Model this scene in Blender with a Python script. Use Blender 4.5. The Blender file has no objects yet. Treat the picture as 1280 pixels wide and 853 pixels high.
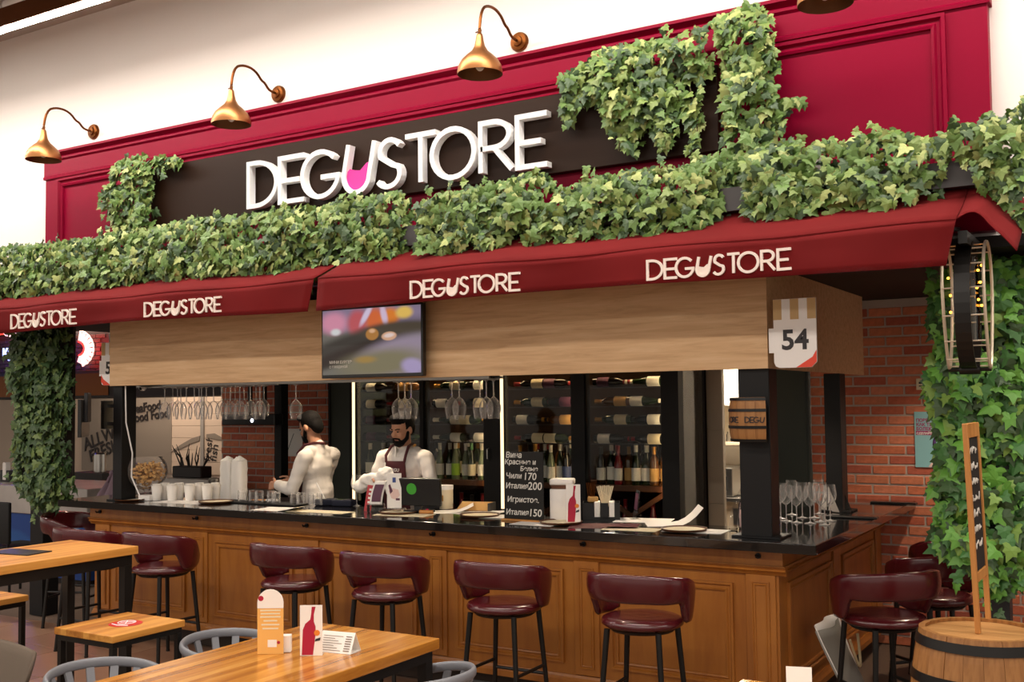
import bpy, bmesh, math, random
from mathutils import Vector, Matrix, Euler, noise
random.seed(7)
PI = math.pi
scene = bpy.context.scene
COL = scene.collection

# ------------------------------------------------------------------ camera
FPX = 1321.83                                   # focal length in pixels of the 1280x853 frame
YAW, PITCH, ROLL = math.radians(-31.199), math.radians(2.722), math.radians(-0.6445)
SHIFT_PX = 13.95
CAM = Vector((0.0, 0.0, 1.848))
FWD = Vector((math.sin(YAW) * math.cos(PITCH), math.cos(YAW) * math.cos(PITCH), math.sin(PITCH)))
_r0 = Vector((math.cos(YAW), -math.sin(YAW), 0.0))
_u0 = _r0.cross(FWD)
RGT = _r0 * math.cos(ROLL) + _u0 * math.sin(ROLL)
UPV = -_r0 * math.sin(ROLL) + _u0 * math.cos(ROLL)
cd = bpy.data.cameras.new('camera')
cd.sensor_width = 36.0
cd.lens = FPX * 36.0 / 1280.0
cd.shift_y = SHIFT_PX / 1280.0
cd.clip_start = 0.05
cam = bpy.data.objects.new('camera', cd)
COL.objects.link(cam)
cam.matrix_world = Matrix(((RGT.x, UPV.x, -FWD.x, CAM.x), (RGT.y, UPV.y, -FWD.y, CAM.y), (RGT.z, UPV.z, -FWD.z, CAM.z), (0, 0, 0, 1)))
scene.camera = cam

# ------------------------------------------------------------------ world, exposure
world = bpy.data.worlds.new('world')
scene.world = world
world.use_nodes = True
world.node_tree.nodes['Background'].inputs[0].default_value = (1.0, 0.90, 0.78, 1)
world.node_tree.nodes['Background'].inputs[1].default_value = 0.32
vs = scene.view_settings
vs.view_transform = 'Standard'
vs.look = 'None'
vs.gamma = 1.0
vs.exposure = 1.15
vs.use_curve_mapping = False
scene.cycles.transparent_max_bounces = 48
scene.cycles.max_bounces = 8
LAMP_STRENGTH = 50.0                            # linear hall lamps
HALL_LAMPS = ((4.88, 4.78),)                     # the one in view; two unseen lights are added to brighten the tables


def area_light(name, loc, size, power, color=(1, 0.86, 0.7), rot=(0, 0, 0), size_y=None):
    d = bpy.data.lights.new(name, 'AREA')
    d.energy = power
    d.color = color
    d.size = size
    if size_y:
        d.shape = 'RECTANGLE'
        d.size_y = size_y
    o = bpy.data.objects.new(name, d)
    o.location = loc
    o.rotation_euler = rot
    COL.objects.link(o)
    return o


for ly in (1.2, -2.6):  # added fill over the hall, out of view
    area_light('hall_fill_light', (-4.0, ly, 4.78), 20.0, LAMP_STRENGTH * PI * 20.0 * 0.064, (1.0, 0.913, 0.823), (0, 0, 0), 0.064)


# ------------------------------------------------------------------ a pixel of the photograph on a real plane
def ray(px, py):
    return FWD + RGT * ((px - 640) / FPX) - UPV * ((py - 426.5 - SHIFT_PX) / FPX)


def onY(px, py, Y):
    d = ray(px, py)
    return CAM + d * (Y / d.y)


def onZ(px, py, Z):
    d = ray(px, py)
    return CAM + d * ((Z - CAM.z) / d.z)


def onX(px, py, X):
    d = ray(px, py)
    return CAM + d * (X / d.x)


# ------------------------------------------------------------------ materials
def lin(c):
    if isinstance(c, str):
        c = c.lstrip('#')
        c = [int(c[i:i + 2], 16) / 255 for i in (0, 2, 4)]
    return tuple((v / 12.92 if v <= 0.04045 else ((v + 0.055) / 1.055) ** 2.4) for v in c) + (1.0,)


M = {}


def base(name):
    m = bpy.data.materials.new(name)
    m.use_nodes = True
    nt = m.node_tree
    M[name] = m
    return m, nt, nt.nodes['Principled BSDF']


def mat(name, color, rough=0.5, metal=0.0, bump=0.0, bscale=60.0, vary=0.0, vscale=4.0, coat=0.0, spec=0.5, sheen=0.0):
    m, nt, b = base(name)
    b.inputs['Base Color'].default_value = lin(color)
    b.inputs['Roughness'].default_value = rough
    b.inputs['Metallic'].default_value = metal
    b.inputs['Coat Weight'].default_value = coat
    b.inputs['Specular IOR Level'].default_value = spec
    b.inputs['Sheen Weight'].default_value = sheen
    tc = nt.nodes.new('ShaderNodeTexCoord')
    if vary:
        n = nt.nodes.new('ShaderNodeTexNoise')
        n.inputs['Scale'].default_value = vscale
        n.inputs['Detail'].default_value = 5
        nt.links.new(tc.outputs['Object'], n.inputs['Vector'])
        r = nt.nodes.new('ShaderNodeValToRGB')
        c = lin(color)
        r.color_ramp.elements[0].position = 0.3
        r.color_ramp.elements[1].position = 0.7
        r.color_ramp.elements[0].color = tuple(v * (1 - vary) for v in c[:3]) + (1,)
        r.color_ramp.elements[1].color = tuple(min(1, v * (1 + vary)) for v in c[:3]) + (1,)
        nt.links.new(n.outputs['Fac'], r.inputs['Fac'])
        nt.links.new(r.outputs['Color'], b.inputs['Base Color'])
    if bump:
        n = nt.nodes.new('ShaderNodeTexNoise')
        n.inputs['Scale'].default_value = bscale
        n.inputs['Detail'].default_value = 6
        nt.links.new(tc.outputs['Object'], n.inputs['Vector'])
        bp = nt.nodes.new('ShaderNodeBump')
        bp.inputs['Strength'].default_value = bump
        bp.inputs['Distance'].default_value = 0.01
        nt.links.new(n.outputs['Fac'], bp.inputs['Height'])
        nt.links.new(bp.outputs['Normal'], b.inputs['Normal'])
    return m


def wood(name, dark, mid, light, grain=(1, 12, 12), scale=3.0, rough=0.4, coat=0.0, strips=None, rot=(0, 0, 0)):
    """grain: stretch of the noise (a low number lets the grain run along that axis);
    strips: (axis, width) of glued lamellae, each a tone of its own"""
    m, nt, b = base(name)
    L, N = nt.links.new, nt.nodes.new
    tc = N('ShaderNodeTexCoord')
    mp = N('ShaderNodeMapping')
    mp.inputs['Scale'].default_value = grain
    mp.inputs['Rotation'].default_value = rot
    L(tc.outputs['Object'], mp.inputs['Vector'])
    n = N('ShaderNodeTexNoise')
    n.inputs['Scale'].default_value = scale
    n.inputs['Detail'].default_value = 8
    n.inputs['Roughness'].default_value = 0.62
    n.inputs['Distortion'].default_value = 0.6
    L(mp.outputs['Vector'], n.inputs['Vector'])
    r = N('ShaderNodeValToRGB')
    e = r.color_ramp.elements
    e[0].position, e[1].position = 0.28, 0.74
    e[0].color, e[1].color = lin(dark), lin(light)
    k = e.new(0.5)
    k.color = lin(mid)
    fac = n.outputs['Fac']
    if strips:
        ax, w = strips
        sep = N('ShaderNodeSeparateXYZ')
        L(tc.outputs['Object'], sep.inputs[0])
        d = N('ShaderNodeMath'); d.operation = 'DIVIDE'; d.inputs[1].default_value = w
        L(sep.outputs[ax], d.inputs[0])
        f = N('ShaderNodeMath'); f.operation = 'FLOOR'
        L(d.outputs[0], f.inputs[0])
        wn = N('ShaderNodeTexWhiteNoise'); wn.noise_dimensions = '1D'
        L(f.outputs[0], wn.inputs['W'])
        a = N('ShaderNodeMath'); a.operation = 'MULTIPLY_ADD'; a.inputs[1].default_value = 0.34; a.inputs[2].default_value = -0.17
        L(wn.outputs['Value'], a.inputs[0])
        s = N('ShaderNodeMath'); s.operation = 'ADD'
        L(a.outputs[0], s.inputs[0]); L(fac, s.inputs[1])
        fac = s.outputs[0]
    L(fac, r.inputs['Fac'])
    L(r.outputs['Color'], b.inputs['Base Color'])
    b.inputs['Roughness'].default_value = rough
    b.inputs['Coat Weight'].default_value = coat
    b.inputs['Coat Roughness'].default_value = 0.15
    bp = N('ShaderNodeBump')
    bp.inputs['Strength'].default_value = 0.12
    bp.inputs['Distance'].default_value = 0.004
    L(n.outputs['Fac'], bp.inputs['Height'])
    L(bp.outputs['Normal'], b.inputs['Normal'])
    return m


def emit(name, color, strength):
    m, nt, b = base(name)
    b.inputs['Base Color'].default_value = lin(color)
    b.inputs['Emission Color'].default_value = lin(color)
    b.inputs['Emission Strength'].default_value = strength
    return m


def glass(name, tint=(1, 1, 1), refl=0.9, ior=1.5, edge=0.0, haze=0.0):
    """thin clear glass: a see-through sheet with a fresnel reflection"""
    m = bpy.data.materials.new(name)
    m.use_nodes = True
    nt = m.node_tree
    nt.nodes.clear()
    L, N = nt.links.new, nt.nodes.new
    t = N('ShaderNodeBsdfTransparent'); t.inputs[0].default_value = (*tint, 1)
    g = N('ShaderNodeBsdfGlossy'); g.inputs['Roughness'].default_value = 0.02
    g.inputs['Color'].default_value = (refl, refl, refl, 1)
    f = N('ShaderNodeFresnel'); f.inputs['IOR'].default_value = ior
    mx = N('ShaderNodeMixShader')
    lw = N('ShaderNodeLayerWeight'); lw.inputs['Blend'].default_value = 0.25
    rim = N('ShaderNodeMath'); rim.operation = 'MULTIPLY_ADD'; rim.inputs[1].default_value = edge; rim.inputs[2].default_value = haze; rim.use_clamp = True  # pale rim and haze painted in for the bright highlights on glass
    L(lw.outputs['Facing'], rim.inputs[0])
    tl = N('ShaderNodeBsdfTranslucent'); tl.inputs[0].default_value = (0.95, 0.93, 0.92, 1)
    m0 = N('ShaderNodeMixShader')
    df = N('ShaderNodeBsdfDiffuse'); df.inputs[0].default_value = (0.95, 0.93, 0.92, 1)
    md = N('ShaderNodeMixShader'); L(tl.outputs[0], md.inputs[1]); L(df.outputs[0], md.inputs[2])
    L(rim.outputs[0], m0.inputs[0]); L(t.outputs[0], m0.inputs[1]); L(md.outputs[0], m0.inputs[2])
    L(f.outputs[0], mx.inputs[0]); L(m0.outputs[0], mx.inputs[1]); L(g.outputs[0], mx.inputs[2])
    o = N('ShaderNodeOutputMaterial')
    L(mx.outputs[0], o.inputs[0])
    M[name] = m
    return m


mat('wall_white', '#F1EAE4', 0.75, bump=0.05, bscale=120)
mat('ceiling_grey', '#B8AEA6', 0.8)
mat('soffit_black', '#0C0B0B', 0.7)
mat('crimson', '#86002A', 0.45, spec=0.12)
mat('sign_board', '#28170C', 0.5, spec=0.2)
mat('letter_white', '#FFFFFF', 0.4)
mat('letter_pink', '#E8309A', 0.35)
mat('awning_red', '#6E1416', 0.9, vary=0.10, vscale=2.5, spec=0.2)
mat('valance_print', '#F4E6DC', 0.8)
wood('fascia_wood', '#BC946A', '#D2AC80', '#DEBC92', grain=(0.7, 9, 10), scale=3.2, rough=0.6)
wood('bar_wood', '#8E521A', '#A26424', '#B0722C', grain=(3, 3, 0.5), scale=2.2, rough=0.42, coat=0.15)
wood('table_wood_y', '#A0601C', '#C07F30', '#D79A48', grain=(9, 0.7, 9), scale=2.0, rough=0.24, coat=0.35, strips=(0, 0.045))
wood('table_wood_x', '#A0601C', '#C07F30', '#D79A48', grain=(0.7, 9, 9), scale=2.0, rough=0.26, coat=0.3, strips=(1, 0.045))
wood('stool_wood', '#A0601C', '#C07F30', '#D79A48', grain=(9, 0.7, 9), scale=2.0, rough=0.5, coat=0.0, strips=(0, 0.045))
wood('stave_wood', '#744820', '#9C6A38', '#B4824C', grain=(8, 8, 0.9), scale=2.0, rough=0.5)
wood('barrel_head_wood', '#946434', '#B4824C', '#C69860', grain=(0.8, 8, 8), scale=2.0, rough=0.5)
wood('frame_wood', '#A0662C', '#BC8040', '#CC9452', grain=(8, 8, 0.6), scale=2.0, rough=0.5)
wood('rack_wood', '#3E2110', '#5A3218', '#6E4222', grain=(0.8, 8, 8), scale=2.0, rough=0.5)
mat('counter_black', '#0E0C0B', 0.12, coat=0.4)
mat('post_black', '#121112', 0.5, spec=0.3)
mat('metal_black', '#161412', 0.42, metal=0.3)
mat('rubber_black', '#0D0D0D', 0.7)
mat('plinth_dark', '#2A1A0E', 0.6)
mat('burgundy', '#4A1016', 0.24, coat=0.3, bump=0.05, bscale=180)
mat('copper', '#B07A4C', 0.42, metal=1.0, vary=0.15, vscale=9)
mat('copper_dark', '#6A3D1C', 0.4, metal=1.0)
mat('copper_inner', '#7A5232', 0.5, metal=0.7)
mat('leaf_a', '#5E7E3A', 0.5)
mat('leaf_b', '#788E48', 0.5)
mat('leaf_c', '#3E5834', 0.5)
mat('leaf_d', '#A6B26C', 0.5)
mat('leaf_e', '#44763A', 0.5)
mat('leaf_f', '#66A03E', 0.5)
mat('leaf_i', '#56703E', 0.5)
mat('leaf_j', '#6E8448', 0.5)
mat('leaf_k', '#3C5632', 0.5)
mat('leaf_g', '#2F5A2C', 0.5)
mat('leaf_h', '#7DA048', 0.5)
mat('stem_brown', '#5C5230', 0.7)
mat('trough_grey', '#4A4848', 0.5)
mat('trough_light', '#9C9690', 0.6)
for i, c in enumerate(('#CC7452', '#C0664A', '#D48060', '#B45E48', '#CE7C5A')):
    mat('brick_%d' % i, c, 0.85, bump=0.25, bscale=50, vary=0.14, vscale=22)
mat('mortar', '#BCADA2', 0.95, bump=0.3, bscale=90)
for i, c in enumerate(('#7E5C48', '#765642', '#86644E')):
    mat('tile_%d' % i, c, 0.4, vary=0.10, vscale=3)
mat('grout', '#6E5A4C', 0.9)
mat('white_paint', '#F2EEEA', 0.45)
mat('white_paper', '#F6F1EA', 0.7)
mat('cream', '#EBDDBB', 0.55)
mat('grey_plastic', '#7C7E84', 0.42)
mat('taupe_fabric', '#6A5E52', 0.9, bump=0.1, bscale=200)
mat('black_plastic', '#101011', 0.35)
mat('dark_grey', '#2A2A2C', 0.5)
mat('steel', '#B8B4AE', 0.28, metal=1.0)
mat('chalk_black', '#14120F', 0.8, vary=0.2, vscale=8)
mat('chalk_white', '#D8D4CC', 0.9)
mat('cork', '#C89A5A', 0.85, vary=0.25, vscale=30)
mat('bottle_green', '#1C2A12', 0.08, coat=0.5)
mat('bottle_dark', '#120C08', 0.08, coat=0.5)
mat('bottle_amber', '#5A3410', 0.08, coat=0.5)
mat('bottle_pale', '#6E7A5A', 0.08, coat=0.5)
mat('bottle_rose', '#7A1A22', 0.1, coat=0.5)
mat('label_cream', '#E8D9B8', 0.7)
mat('label_white', '#EFE9DE', 0.7)
mat('label_green', '#9CCB3C', 0.7)
mat('label_kraft', '#C79A5A', 0.7)
mat('label_blue', '#33406A', 0.6)
mat('label_plum', '#5C3048', 0.6)
mat('capsule_red', '#8C1A1E', 0.35)
mat('capsule_gold', '#C08A3E', 0.3, metal=0.6)
mat('capsule_white', '#E4DCCB', 0.4)
mat('capsule_black', '#161311', 0.4)
mat('capsule_green', '#3F7A3A', 0.4)
mat('skin', '#C99577', 0.55)
mat('skin_b', '#B98568', 0.55)
mat('hair_black', '#0C0908', 0.8, spec=0.15, bump=0.4, bscale=120)
mat('shirt_white', '#D9D2CA', 0.85, bump=0.12, bscale=25)
mat('shirt_grey', '#B9B4B4', 0.8)
mat('apron_burgundy', '#48141A', 0.8)
mat('trouser_navy', '#171A2C', 0.85)
mat('lip', '#9A5A4E', 0.5)
mat('eye_dark', '#1A120E', 0.3)
mat('sign_tan', '#C8A672', 0.6)
mat('sign_red', '#E4472E', 0.5)
mat('print_dark', '#2E2A2C', 0.6)
mat('print_wine', '#B01238', 0.5)
mat('print_orange', '#E8862E', 0.5)
mat('card_orange', '#F0B662', 0.55)
mat('sticker_red', '#C8281E', 0.45)
mat('menu_dark', '#241A1C', 0.4)
mat('placemat_wine', '#5A1A24', 0.5)
mat('poster_cyan', '#8FC4CC', 0.6)
mat('poster_magenta', '#A82C6A', 0.6)
mat('poster_purple', '#5A3A7A', 0.6)
mat('poster_pink', '#E8C8C0', 0.6)
mat('kitchen_white', '#EFE6D6', 0.6)
mat('kitchen_beige', '#D6C4A8', 0.6)
mat('tile_beige', '#C9B79E', 0.4)
mat('door_green', '#2E352C', 0.5)
mat('canvas_grey', '#8C8880', 0.95, bump=0.2, bscale=200)
mat('canvas_dark', '#3A3632', 0.95)
mat('rope', '#C8B48E', 0.9)
mat('lantern_wire', '#E8D8C0', 0.35, metal=0.5)
mat('marble', '#B9B2AC', 0.35, vary=0.15, vscale=3)
mat('stall_wall', '#D8C2AE', 0.7)
mat('stall_grey', '#8E8276', 0.6)
mat('cabinet_back', '#1A0F08', 0.8, spec=0.05)
mat('neon_brick', '#4A2A26', 0.6)
mat('stall_dark', '#241C1A', 0.6)
mat('pos_green', '#3FA02E', 0.5)
mat('ivy_core_dark', '#1A1817', 0.6)
mat('blue_print', '#3A4E8E', 0.6)
mat('wax_red', '#B4202A', 0.4)
mat('towel_white', '#F3EEE6', 0.95, bump=0.3, bscale=90)
glass('glass_clear', (1, 1, 1), 1.0, 1.16, 0.6, 0.03)
glass('glass_stem', (1, 1, 1), 1.0, 1.25, 0.7, 0.25)
glass('acrylic', (0.96, 0.96, 0.97), 0.8, 1.4, 0.12)
glass('glass_cabinet', (0.96, 0.97, 0.96), 0.2)
glass('bulb_glass', (1, 0.97, 0.9), 0.8)
emit('lamp_glow', '#FFF5EA', LAMP_STRENGTH)
emit('led_warm', '#FFDFAC', 0.85)
emit('side_fill_glow', '#FFDCA8', 11.0)
emit('top_fill_glow', '#FFD8A0', 35.0)
emit('spot_glow', '#FFE0B0', 14.0)
emit('bulb_glow', '#FFA030', 4.0)
emit('neon_red', '#FF3A28', 0.9)
emit('neon_white', '#FFC8BC', 0.8)
emit('neon_blue', '#BFD4FF', 0.8)
emit('led_red_dot', '#FF3020', 4.0)
emit('led_blue_dot', '#DCE6FF', 5.0)


# ------------------------------------------------------------------ mesh helpers
class MB:
    """collects shapes; build() links them as ONE mesh object"""

    def __init__(self):
        self.v, self.f, self.mi = [], [], []
        self.cur = 0

    def add(self, vs, fs, mi=None):
        o = len(self.v)
        self.v += [Vector(p) for p in vs]
        self.f += [tuple(i + o for i in f) for f in fs]
        self.mi += [self.cur if mi is None else mi] * len(fs)
        return self

    def box(self, x0, x1, y0, y1, z0, z1, mi=None):
        vs = [(x, y, z) for z in (z0, z1) for y in (y0, y1) for x in (x0, x1)]
        return self.add(vs, [(0, 2, 3, 1), (4, 5, 7, 6), (0, 1, 5, 4), (2, 6, 7, 3), (0, 4, 6, 2), (1, 3, 7, 5)], mi)

    def bbox(self, x0, x1, y0, y1, z0, z1, b=0.005, seg=2, mi=None):
        bm = bmesh.new()
        bmesh.ops.create_cube(bm, size=1)
        for v in bm.verts:
            v.co = Vector(((x0 + x1) / 2 + v.co.x * (x1 - x0), (y0 + y1) / 2 + v.co.y * (y1 - y0), (z0 + z1) / 2 + v.co.z * (z1 - z0)))
        bmesh.ops.bevel(bm, geom=bm.edges[:], offset=b, segments=seg, affect='EDGES', profile=0.5)
        self.bm(bm, mi)
        return self

    def bm(self, bm, mi=None):
        bm.verts.index_update()
        self.add([v.co.copy() for v in bm.verts], [tuple(v.index for v in f.verts) for f in bm.faces], mi)
        bm.free()
        return self

    def cyl(self, p0, p1, r0, r1=None, n=12, caps=True, mi=None):
        r1 = r0 if r1 is None else r1
        p0, p1 = Vector(p0), Vector(p1)
        d = (p1 - p0).normalized()
        a = d.orthogonal().normalized()
        b = d.cross(a)
        vs, fs = [], []
        for p, r in ((p0, r0), (p1, r1)):
            vs += [p + (a * math.cos(2 * PI * k / n) + b * math.sin(2 * PI * k / n)) * r for k in range(n)]
        fs += [(k, (k + 1) % n, n + (k + 1) % n, n + k) for k in range(n)]
        if caps:
            fs += [tuple(range(n - 1, -1, -1)), tuple(range(n, 2 * n))]
        return self.add(vs, fs, mi)

    def tube(self, path, r, n=8, closed=False, caps=True, mi=None):
        path = [Vector(p) for p in path]
        k = len(path)
        rs = r if isinstance(r, (list, tuple)) else [r] * k
        vs, fs = [], []
        prev = None
        for i, p in enumerate(path):
            if closed:
                t = path[(i + 1) % k] - path[i - 1]
            else:
                t = path[min(i + 1, k - 1)] - path[max(i - 1, 0)]
            t.normalize()
            a = t.orthogonal().normalized() if prev is None else (prev - t * prev.dot(t)).normalized()
            prev = a
            b = t.cross(a)
            vs += [p + (a * math.cos(2 * PI * j / n) + b * math.sin(2 * PI * j / n)) * rs[i] for j in range(n)]
        m = k if closed else k - 1
        for i in range(m):
            o, q = i * n, ((i + 1) % k) * n
            fs += [(o + j, o + (j + 1) % n, q + (j + 1) % n, q + j) for j in range(n)]
        if not closed and caps:
            fs += [tuple(range(n - 1, -1, -1)), tuple(range((k - 1) * n, k * n))]
        return self.add(vs, fs, mi)

    def lathe(self, prof, c=(0, 0, 0), n=20, axis='z', mi=None, a0=0.0, a1=2 * PI):
        """prof: list of (radius, height)"""
        c = Vector(c)
        full = abs(a1 - a0 - 2 * PI) < 1e-6
        cols = n if full else n + 1
        vs, fs = [], []
        for r, h in prof:
            for k in range(cols):
                t = a0 + (a1 - a0) * k / n
                p = (r * math.cos(t), r * math.sin(t), h)
                if axis == 'y':
                    p = (p[0], h, -p[1])
                elif axis == 'x':
                    p = (h, p[0], p[1])
                vs.append(c + Vector(p))
        for i in range(len(prof) - 1):
            for k in range(n):
                k2 = (k + 1) % cols
                fs.append((i * cols + k, i * cols + k2, (i + 1) * cols + k2, (i + 1) * cols + k))
        return self.add(vs, fs, mi)

    def prism(self, poly, y0, y1, plane='xz', mi=None):
        """poly in 2D extruded along the third axis"""
        n = len(poly)
        mk = {'xz': lambda a, b, c: (a, c, b), 'xy': lambda a, b, c: (a, b, c), 'yz': lambda a, b, c: (c, a, b)}[plane]
        vs = [mk(a, b, y0) for a, b in poly] + [mk(a, b, y1) for a, b in poly]
        fs = [tuple(range(n)), tuple(range(2 * n - 1, n - 1, -1))]
        fs += [(k, n + k, n + (k + 1) % n, (k + 1) % n) for k in range(n)]
        return self.add(vs, fs, mi)

    def sphere(self, c, r, n=16, m=10, mi=None):
        r = r if isinstance(r, (tuple, list)) else (r, r, r)
        c = Vector(c)
        vs = [c + Vector((0, 0, -r[2]))]
        for i in range(1, m):
            t = -PI / 2 + PI * i / m
            vs += [c + Vector((r[0] * math.cos(t) * math.cos(2 * PI * k / n), r[1] * math.cos(t) * math.sin(2 * PI * k / n), r[2] * math.sin(t))) for k in range(n)]
        vs.append(c + Vector((0, 0, r[2])))
        fs = [(0, 1 + (k + 1) % n, 1 + k) for k in range(n)]
        for i in range(m - 2):
            o = 1 + i * n
            fs += [(o + k, o + (k + 1) % n, o + n + (k + 1) % n, o + n + k) for k in range(n)]
        e = len(vs) - 1
        o = 1 + (m - 2) * n
        fs += [(e, o + k, o + (k + 1) % n) for k in range(n)]
        return self.add(vs, fs, mi)

    def grid(self, fn, nu, nv, mi=None, wrap=False):
        vs = [Vector(fn(i / nu, j / nv)) for j in range(nv + 1) for i in range(nu + 1)]
        fs = [(j * (nu + 1) + i, j * (nu + 1) + i + 1, (j + 1) * (nu + 1) + i + 1, (j + 1) * (nu + 1) + i) for j in range(nv) for i in range(nu)]
        return self.add(vs, fs, mi)

    def xf(self, mtx, start=0):
        for i in range(start, len(self.v)):
            self.v[i] = mtx @ self.v[i]
        return self

    def mesh(self, name, mats, smooth=False, fix=True):
        me = bpy.data.meshes.new(name)
        me.from_pydata([tuple(p) for p in self.v], [], self.f)
        for k in (mats if isinstance(mats, (list, tuple)) else [mats]):
            me.materials.append(M[k])
        if any(self.mi):
            me.polygons.foreach_set('material_index', self.mi)
        if fix:
            bm = bmesh.new()
            bm.from_mesh(me)
            bmesh.ops.recalc_face_normals(bm, faces=bm.faces)
            bm.to_mesh(me)
            bm.free()
        if smooth:
            me.polygons.foreach_set('use_smooth', [True] * len(me.polygons))
            if smooth != 'all':
                try:
                    me.set_sharp_from_angle(angle=math.radians(38))
                except Exception:
                    pass
        me.update()
        return me

    def build(self, name, mats, parent=None, smooth=False, world=True, fix=True):
        """world=True: the shapes are in world space, world=False: in the parent's space"""
        return link(name, self.mesh(name, mats, smooth, fix), parent, world)


def link(name, me, parent=None, world=True):
    o = bpy.data.objects.new(name, me)
    COL.objects.link(o)
    if parent is not None:
        o.parent = parent
        if world:
            o.matrix_parent_inverse = full_matrix(parent).inverted()
    return o


def full_matrix(o):
    m = Matrix.LocRotScale(o.location, o.rotation_euler, o.scale)
    if o.parent is not None:
        return full_matrix(o.parent) @ o.matrix_parent_inverse @ m
    return m


def tag(o, label=None, cat=None, group=None, kind=None):
    if label:
        o['label'] = label
    if cat:
        o['category'] = cat
    if group:
        o['group'] = group
    if kind:
        o['kind'] = kind
    return o


def thing(name, label, cat, loc=(0, 0, 0), rz=0.0, group=None, kind=None):
    o = bpy.data.objects.new(name, None)
    o.empty_display_size = 0.1
    COL.objects.link(o)
    o.location = loc
    o.rotation_euler = (0, 0, rz)
    return tag(o, label, cat, group, kind)


def struct(o):
    o['kind'] = 'structure'
    return o


def copy_tree(o, parent=None):
    c = o.copy()
    COL.objects.link(c)
    c.parent = parent
    for ch in list(o.children):
        copy_tree(ch, c)
    return c


def place(o, loc, rz=0.0, label=None, group=None):
    o.location = loc
    o.rotation_euler = (0, 0, rz)
    if label:
        o['label'] = label
    if group:
        o['group'] = group
    return o


def bake(o, drop=True):
    """apply the modifiers of an object"""
    dg = bpy.context.evaluated_depsgraph_get()
    me = bpy.data.meshes.new_from_object(o.evaluated_get(dg))
    o.modifiers.clear()
    o.data = me
    return o


def text_mesh(s, size, material, depth=0.001, align='LEFT', bold=0.0, shear=0.0, spacing=1.0, res=3):
    """upright text in the xz plane, facing -y, its base line at z = 0"""
    c = bpy.data.curves.new('text', 'FONT')
    c.body = s
    c.size = size
    c.extrude = depth / 2
    c.align_x = align
    c.offset = bold
    c.shear = shear
    c.space_character = spacing
    c.resolution_u = res
    o = bpy.data.objects.new('text', c)
    COL.objects.link(o)
    dg = bpy.context.evaluated_depsgraph_get()
    me = bpy.data.meshes.new_from_object(o.evaluated_get(dg))
    bpy.data.objects.remove(o)
    bpy.data.curves.remove(c)
    me.transform(Matrix.Rotation(PI / 2, 4, 'X'))
    me.materials.clear()
    me.materials.append(M[material])
    return me


def put_text(name, s, size, material, loc, parent, rz=0.0, tilt=None, **kw):
    me = text_mesh(s, size, material, **kw)
    m = Matrix.Translation(Vector(loc)) @ Matrix.Rotation(rz, 4, 'Z')
    if tilt is not None:
        m = m @ tilt
    me.transform(m)
    return link(name, me, parent, True)


# ------------------------------------------------------------------ the logo lettering, drawn with strokes
def arc(cx, cy, rx, ry, a0, a1, n=14):
    return [(cx + rx * math.cos(math.radians(a0 + (a1 - a0) * k / n)), cy + ry * math.sin(math.radians(a0 + (a1 - a0) * k / n))) for k in range(n + 1)]


# every glyph in a unit square: list of (closed?, points)
GLYPH = {
    'D': [(True, [(0, 0), (0, 1)] + [(0.3, 1)] + arc(0.3, 0.5, 0.7, 0.5, 90, -90, 16) + [(0.3, 0)])],
    'E': [(False, [(1, 1), (0, 1), (0, 0), (1, 0)]), (False, [(0, 0.48), (0.8, 0.48)])],
    'G': [(False, arc(0.5, 0.5, 0.5, 0.5, 42, 345, 26) + [(0.98, 0.43), (0.52, 0.43)])],
    'U': [(False, [(0.20, 1.0), (0.06, 0.42)] + arc(0.44, 0.34, 0.40, 0.36, 180, 340, 14) + [(0.86, 0.42), (1.0, 1.0)])],
    'S': [(False, arc(0.54, 0.74, 0.38, 0.26, 28, 200, 10) + [(0.34, 0.58), (0.62, 0.46)] + arc(0.46, 0.27, 0.44, 0.27, 35, -150, 12))],
    'T': [(False, [(0, 1), (1, 1)]), (False, [(0.5, 1), (0.5, 0)])],
    'O': [(True, arc(0.5, 0.5, 0.5, 0.5, 0, 352, 26))],
    'R': [(False, [(0, 0), (0, 1), (0.42, 1)] + arc(0.42, 0.74, 0.48, 0.26, 90, -90, 12) + [(0, 0.48)]), (False, [(0.42, 0.48), (0.98, 0)])],
}
LIQUID = [(0.07, 0.40), (0.20, 0.50), (0.36, 0.46), (0.52, 0.44), (0.72, 0.58), (0.88, 0.60)] + [(0.44 + 0.38 * math.cos(math.radians(a)), 0.34 + 0.34 * math.sin(math.radians(a))) for a in (330, 300, 270, 240, 210, 185)]
LOGO = 'DEGUSTORE'
LOGO_SPAN = [(0, 0.125), (0.125, 0.23), (0.205, 0.345), (0.345, 0.468), (0.462, 0.56), (0.562, 0.66), (0.635, 0.785), (0.79, 0.895), (0.897, 1.0)]


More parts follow.
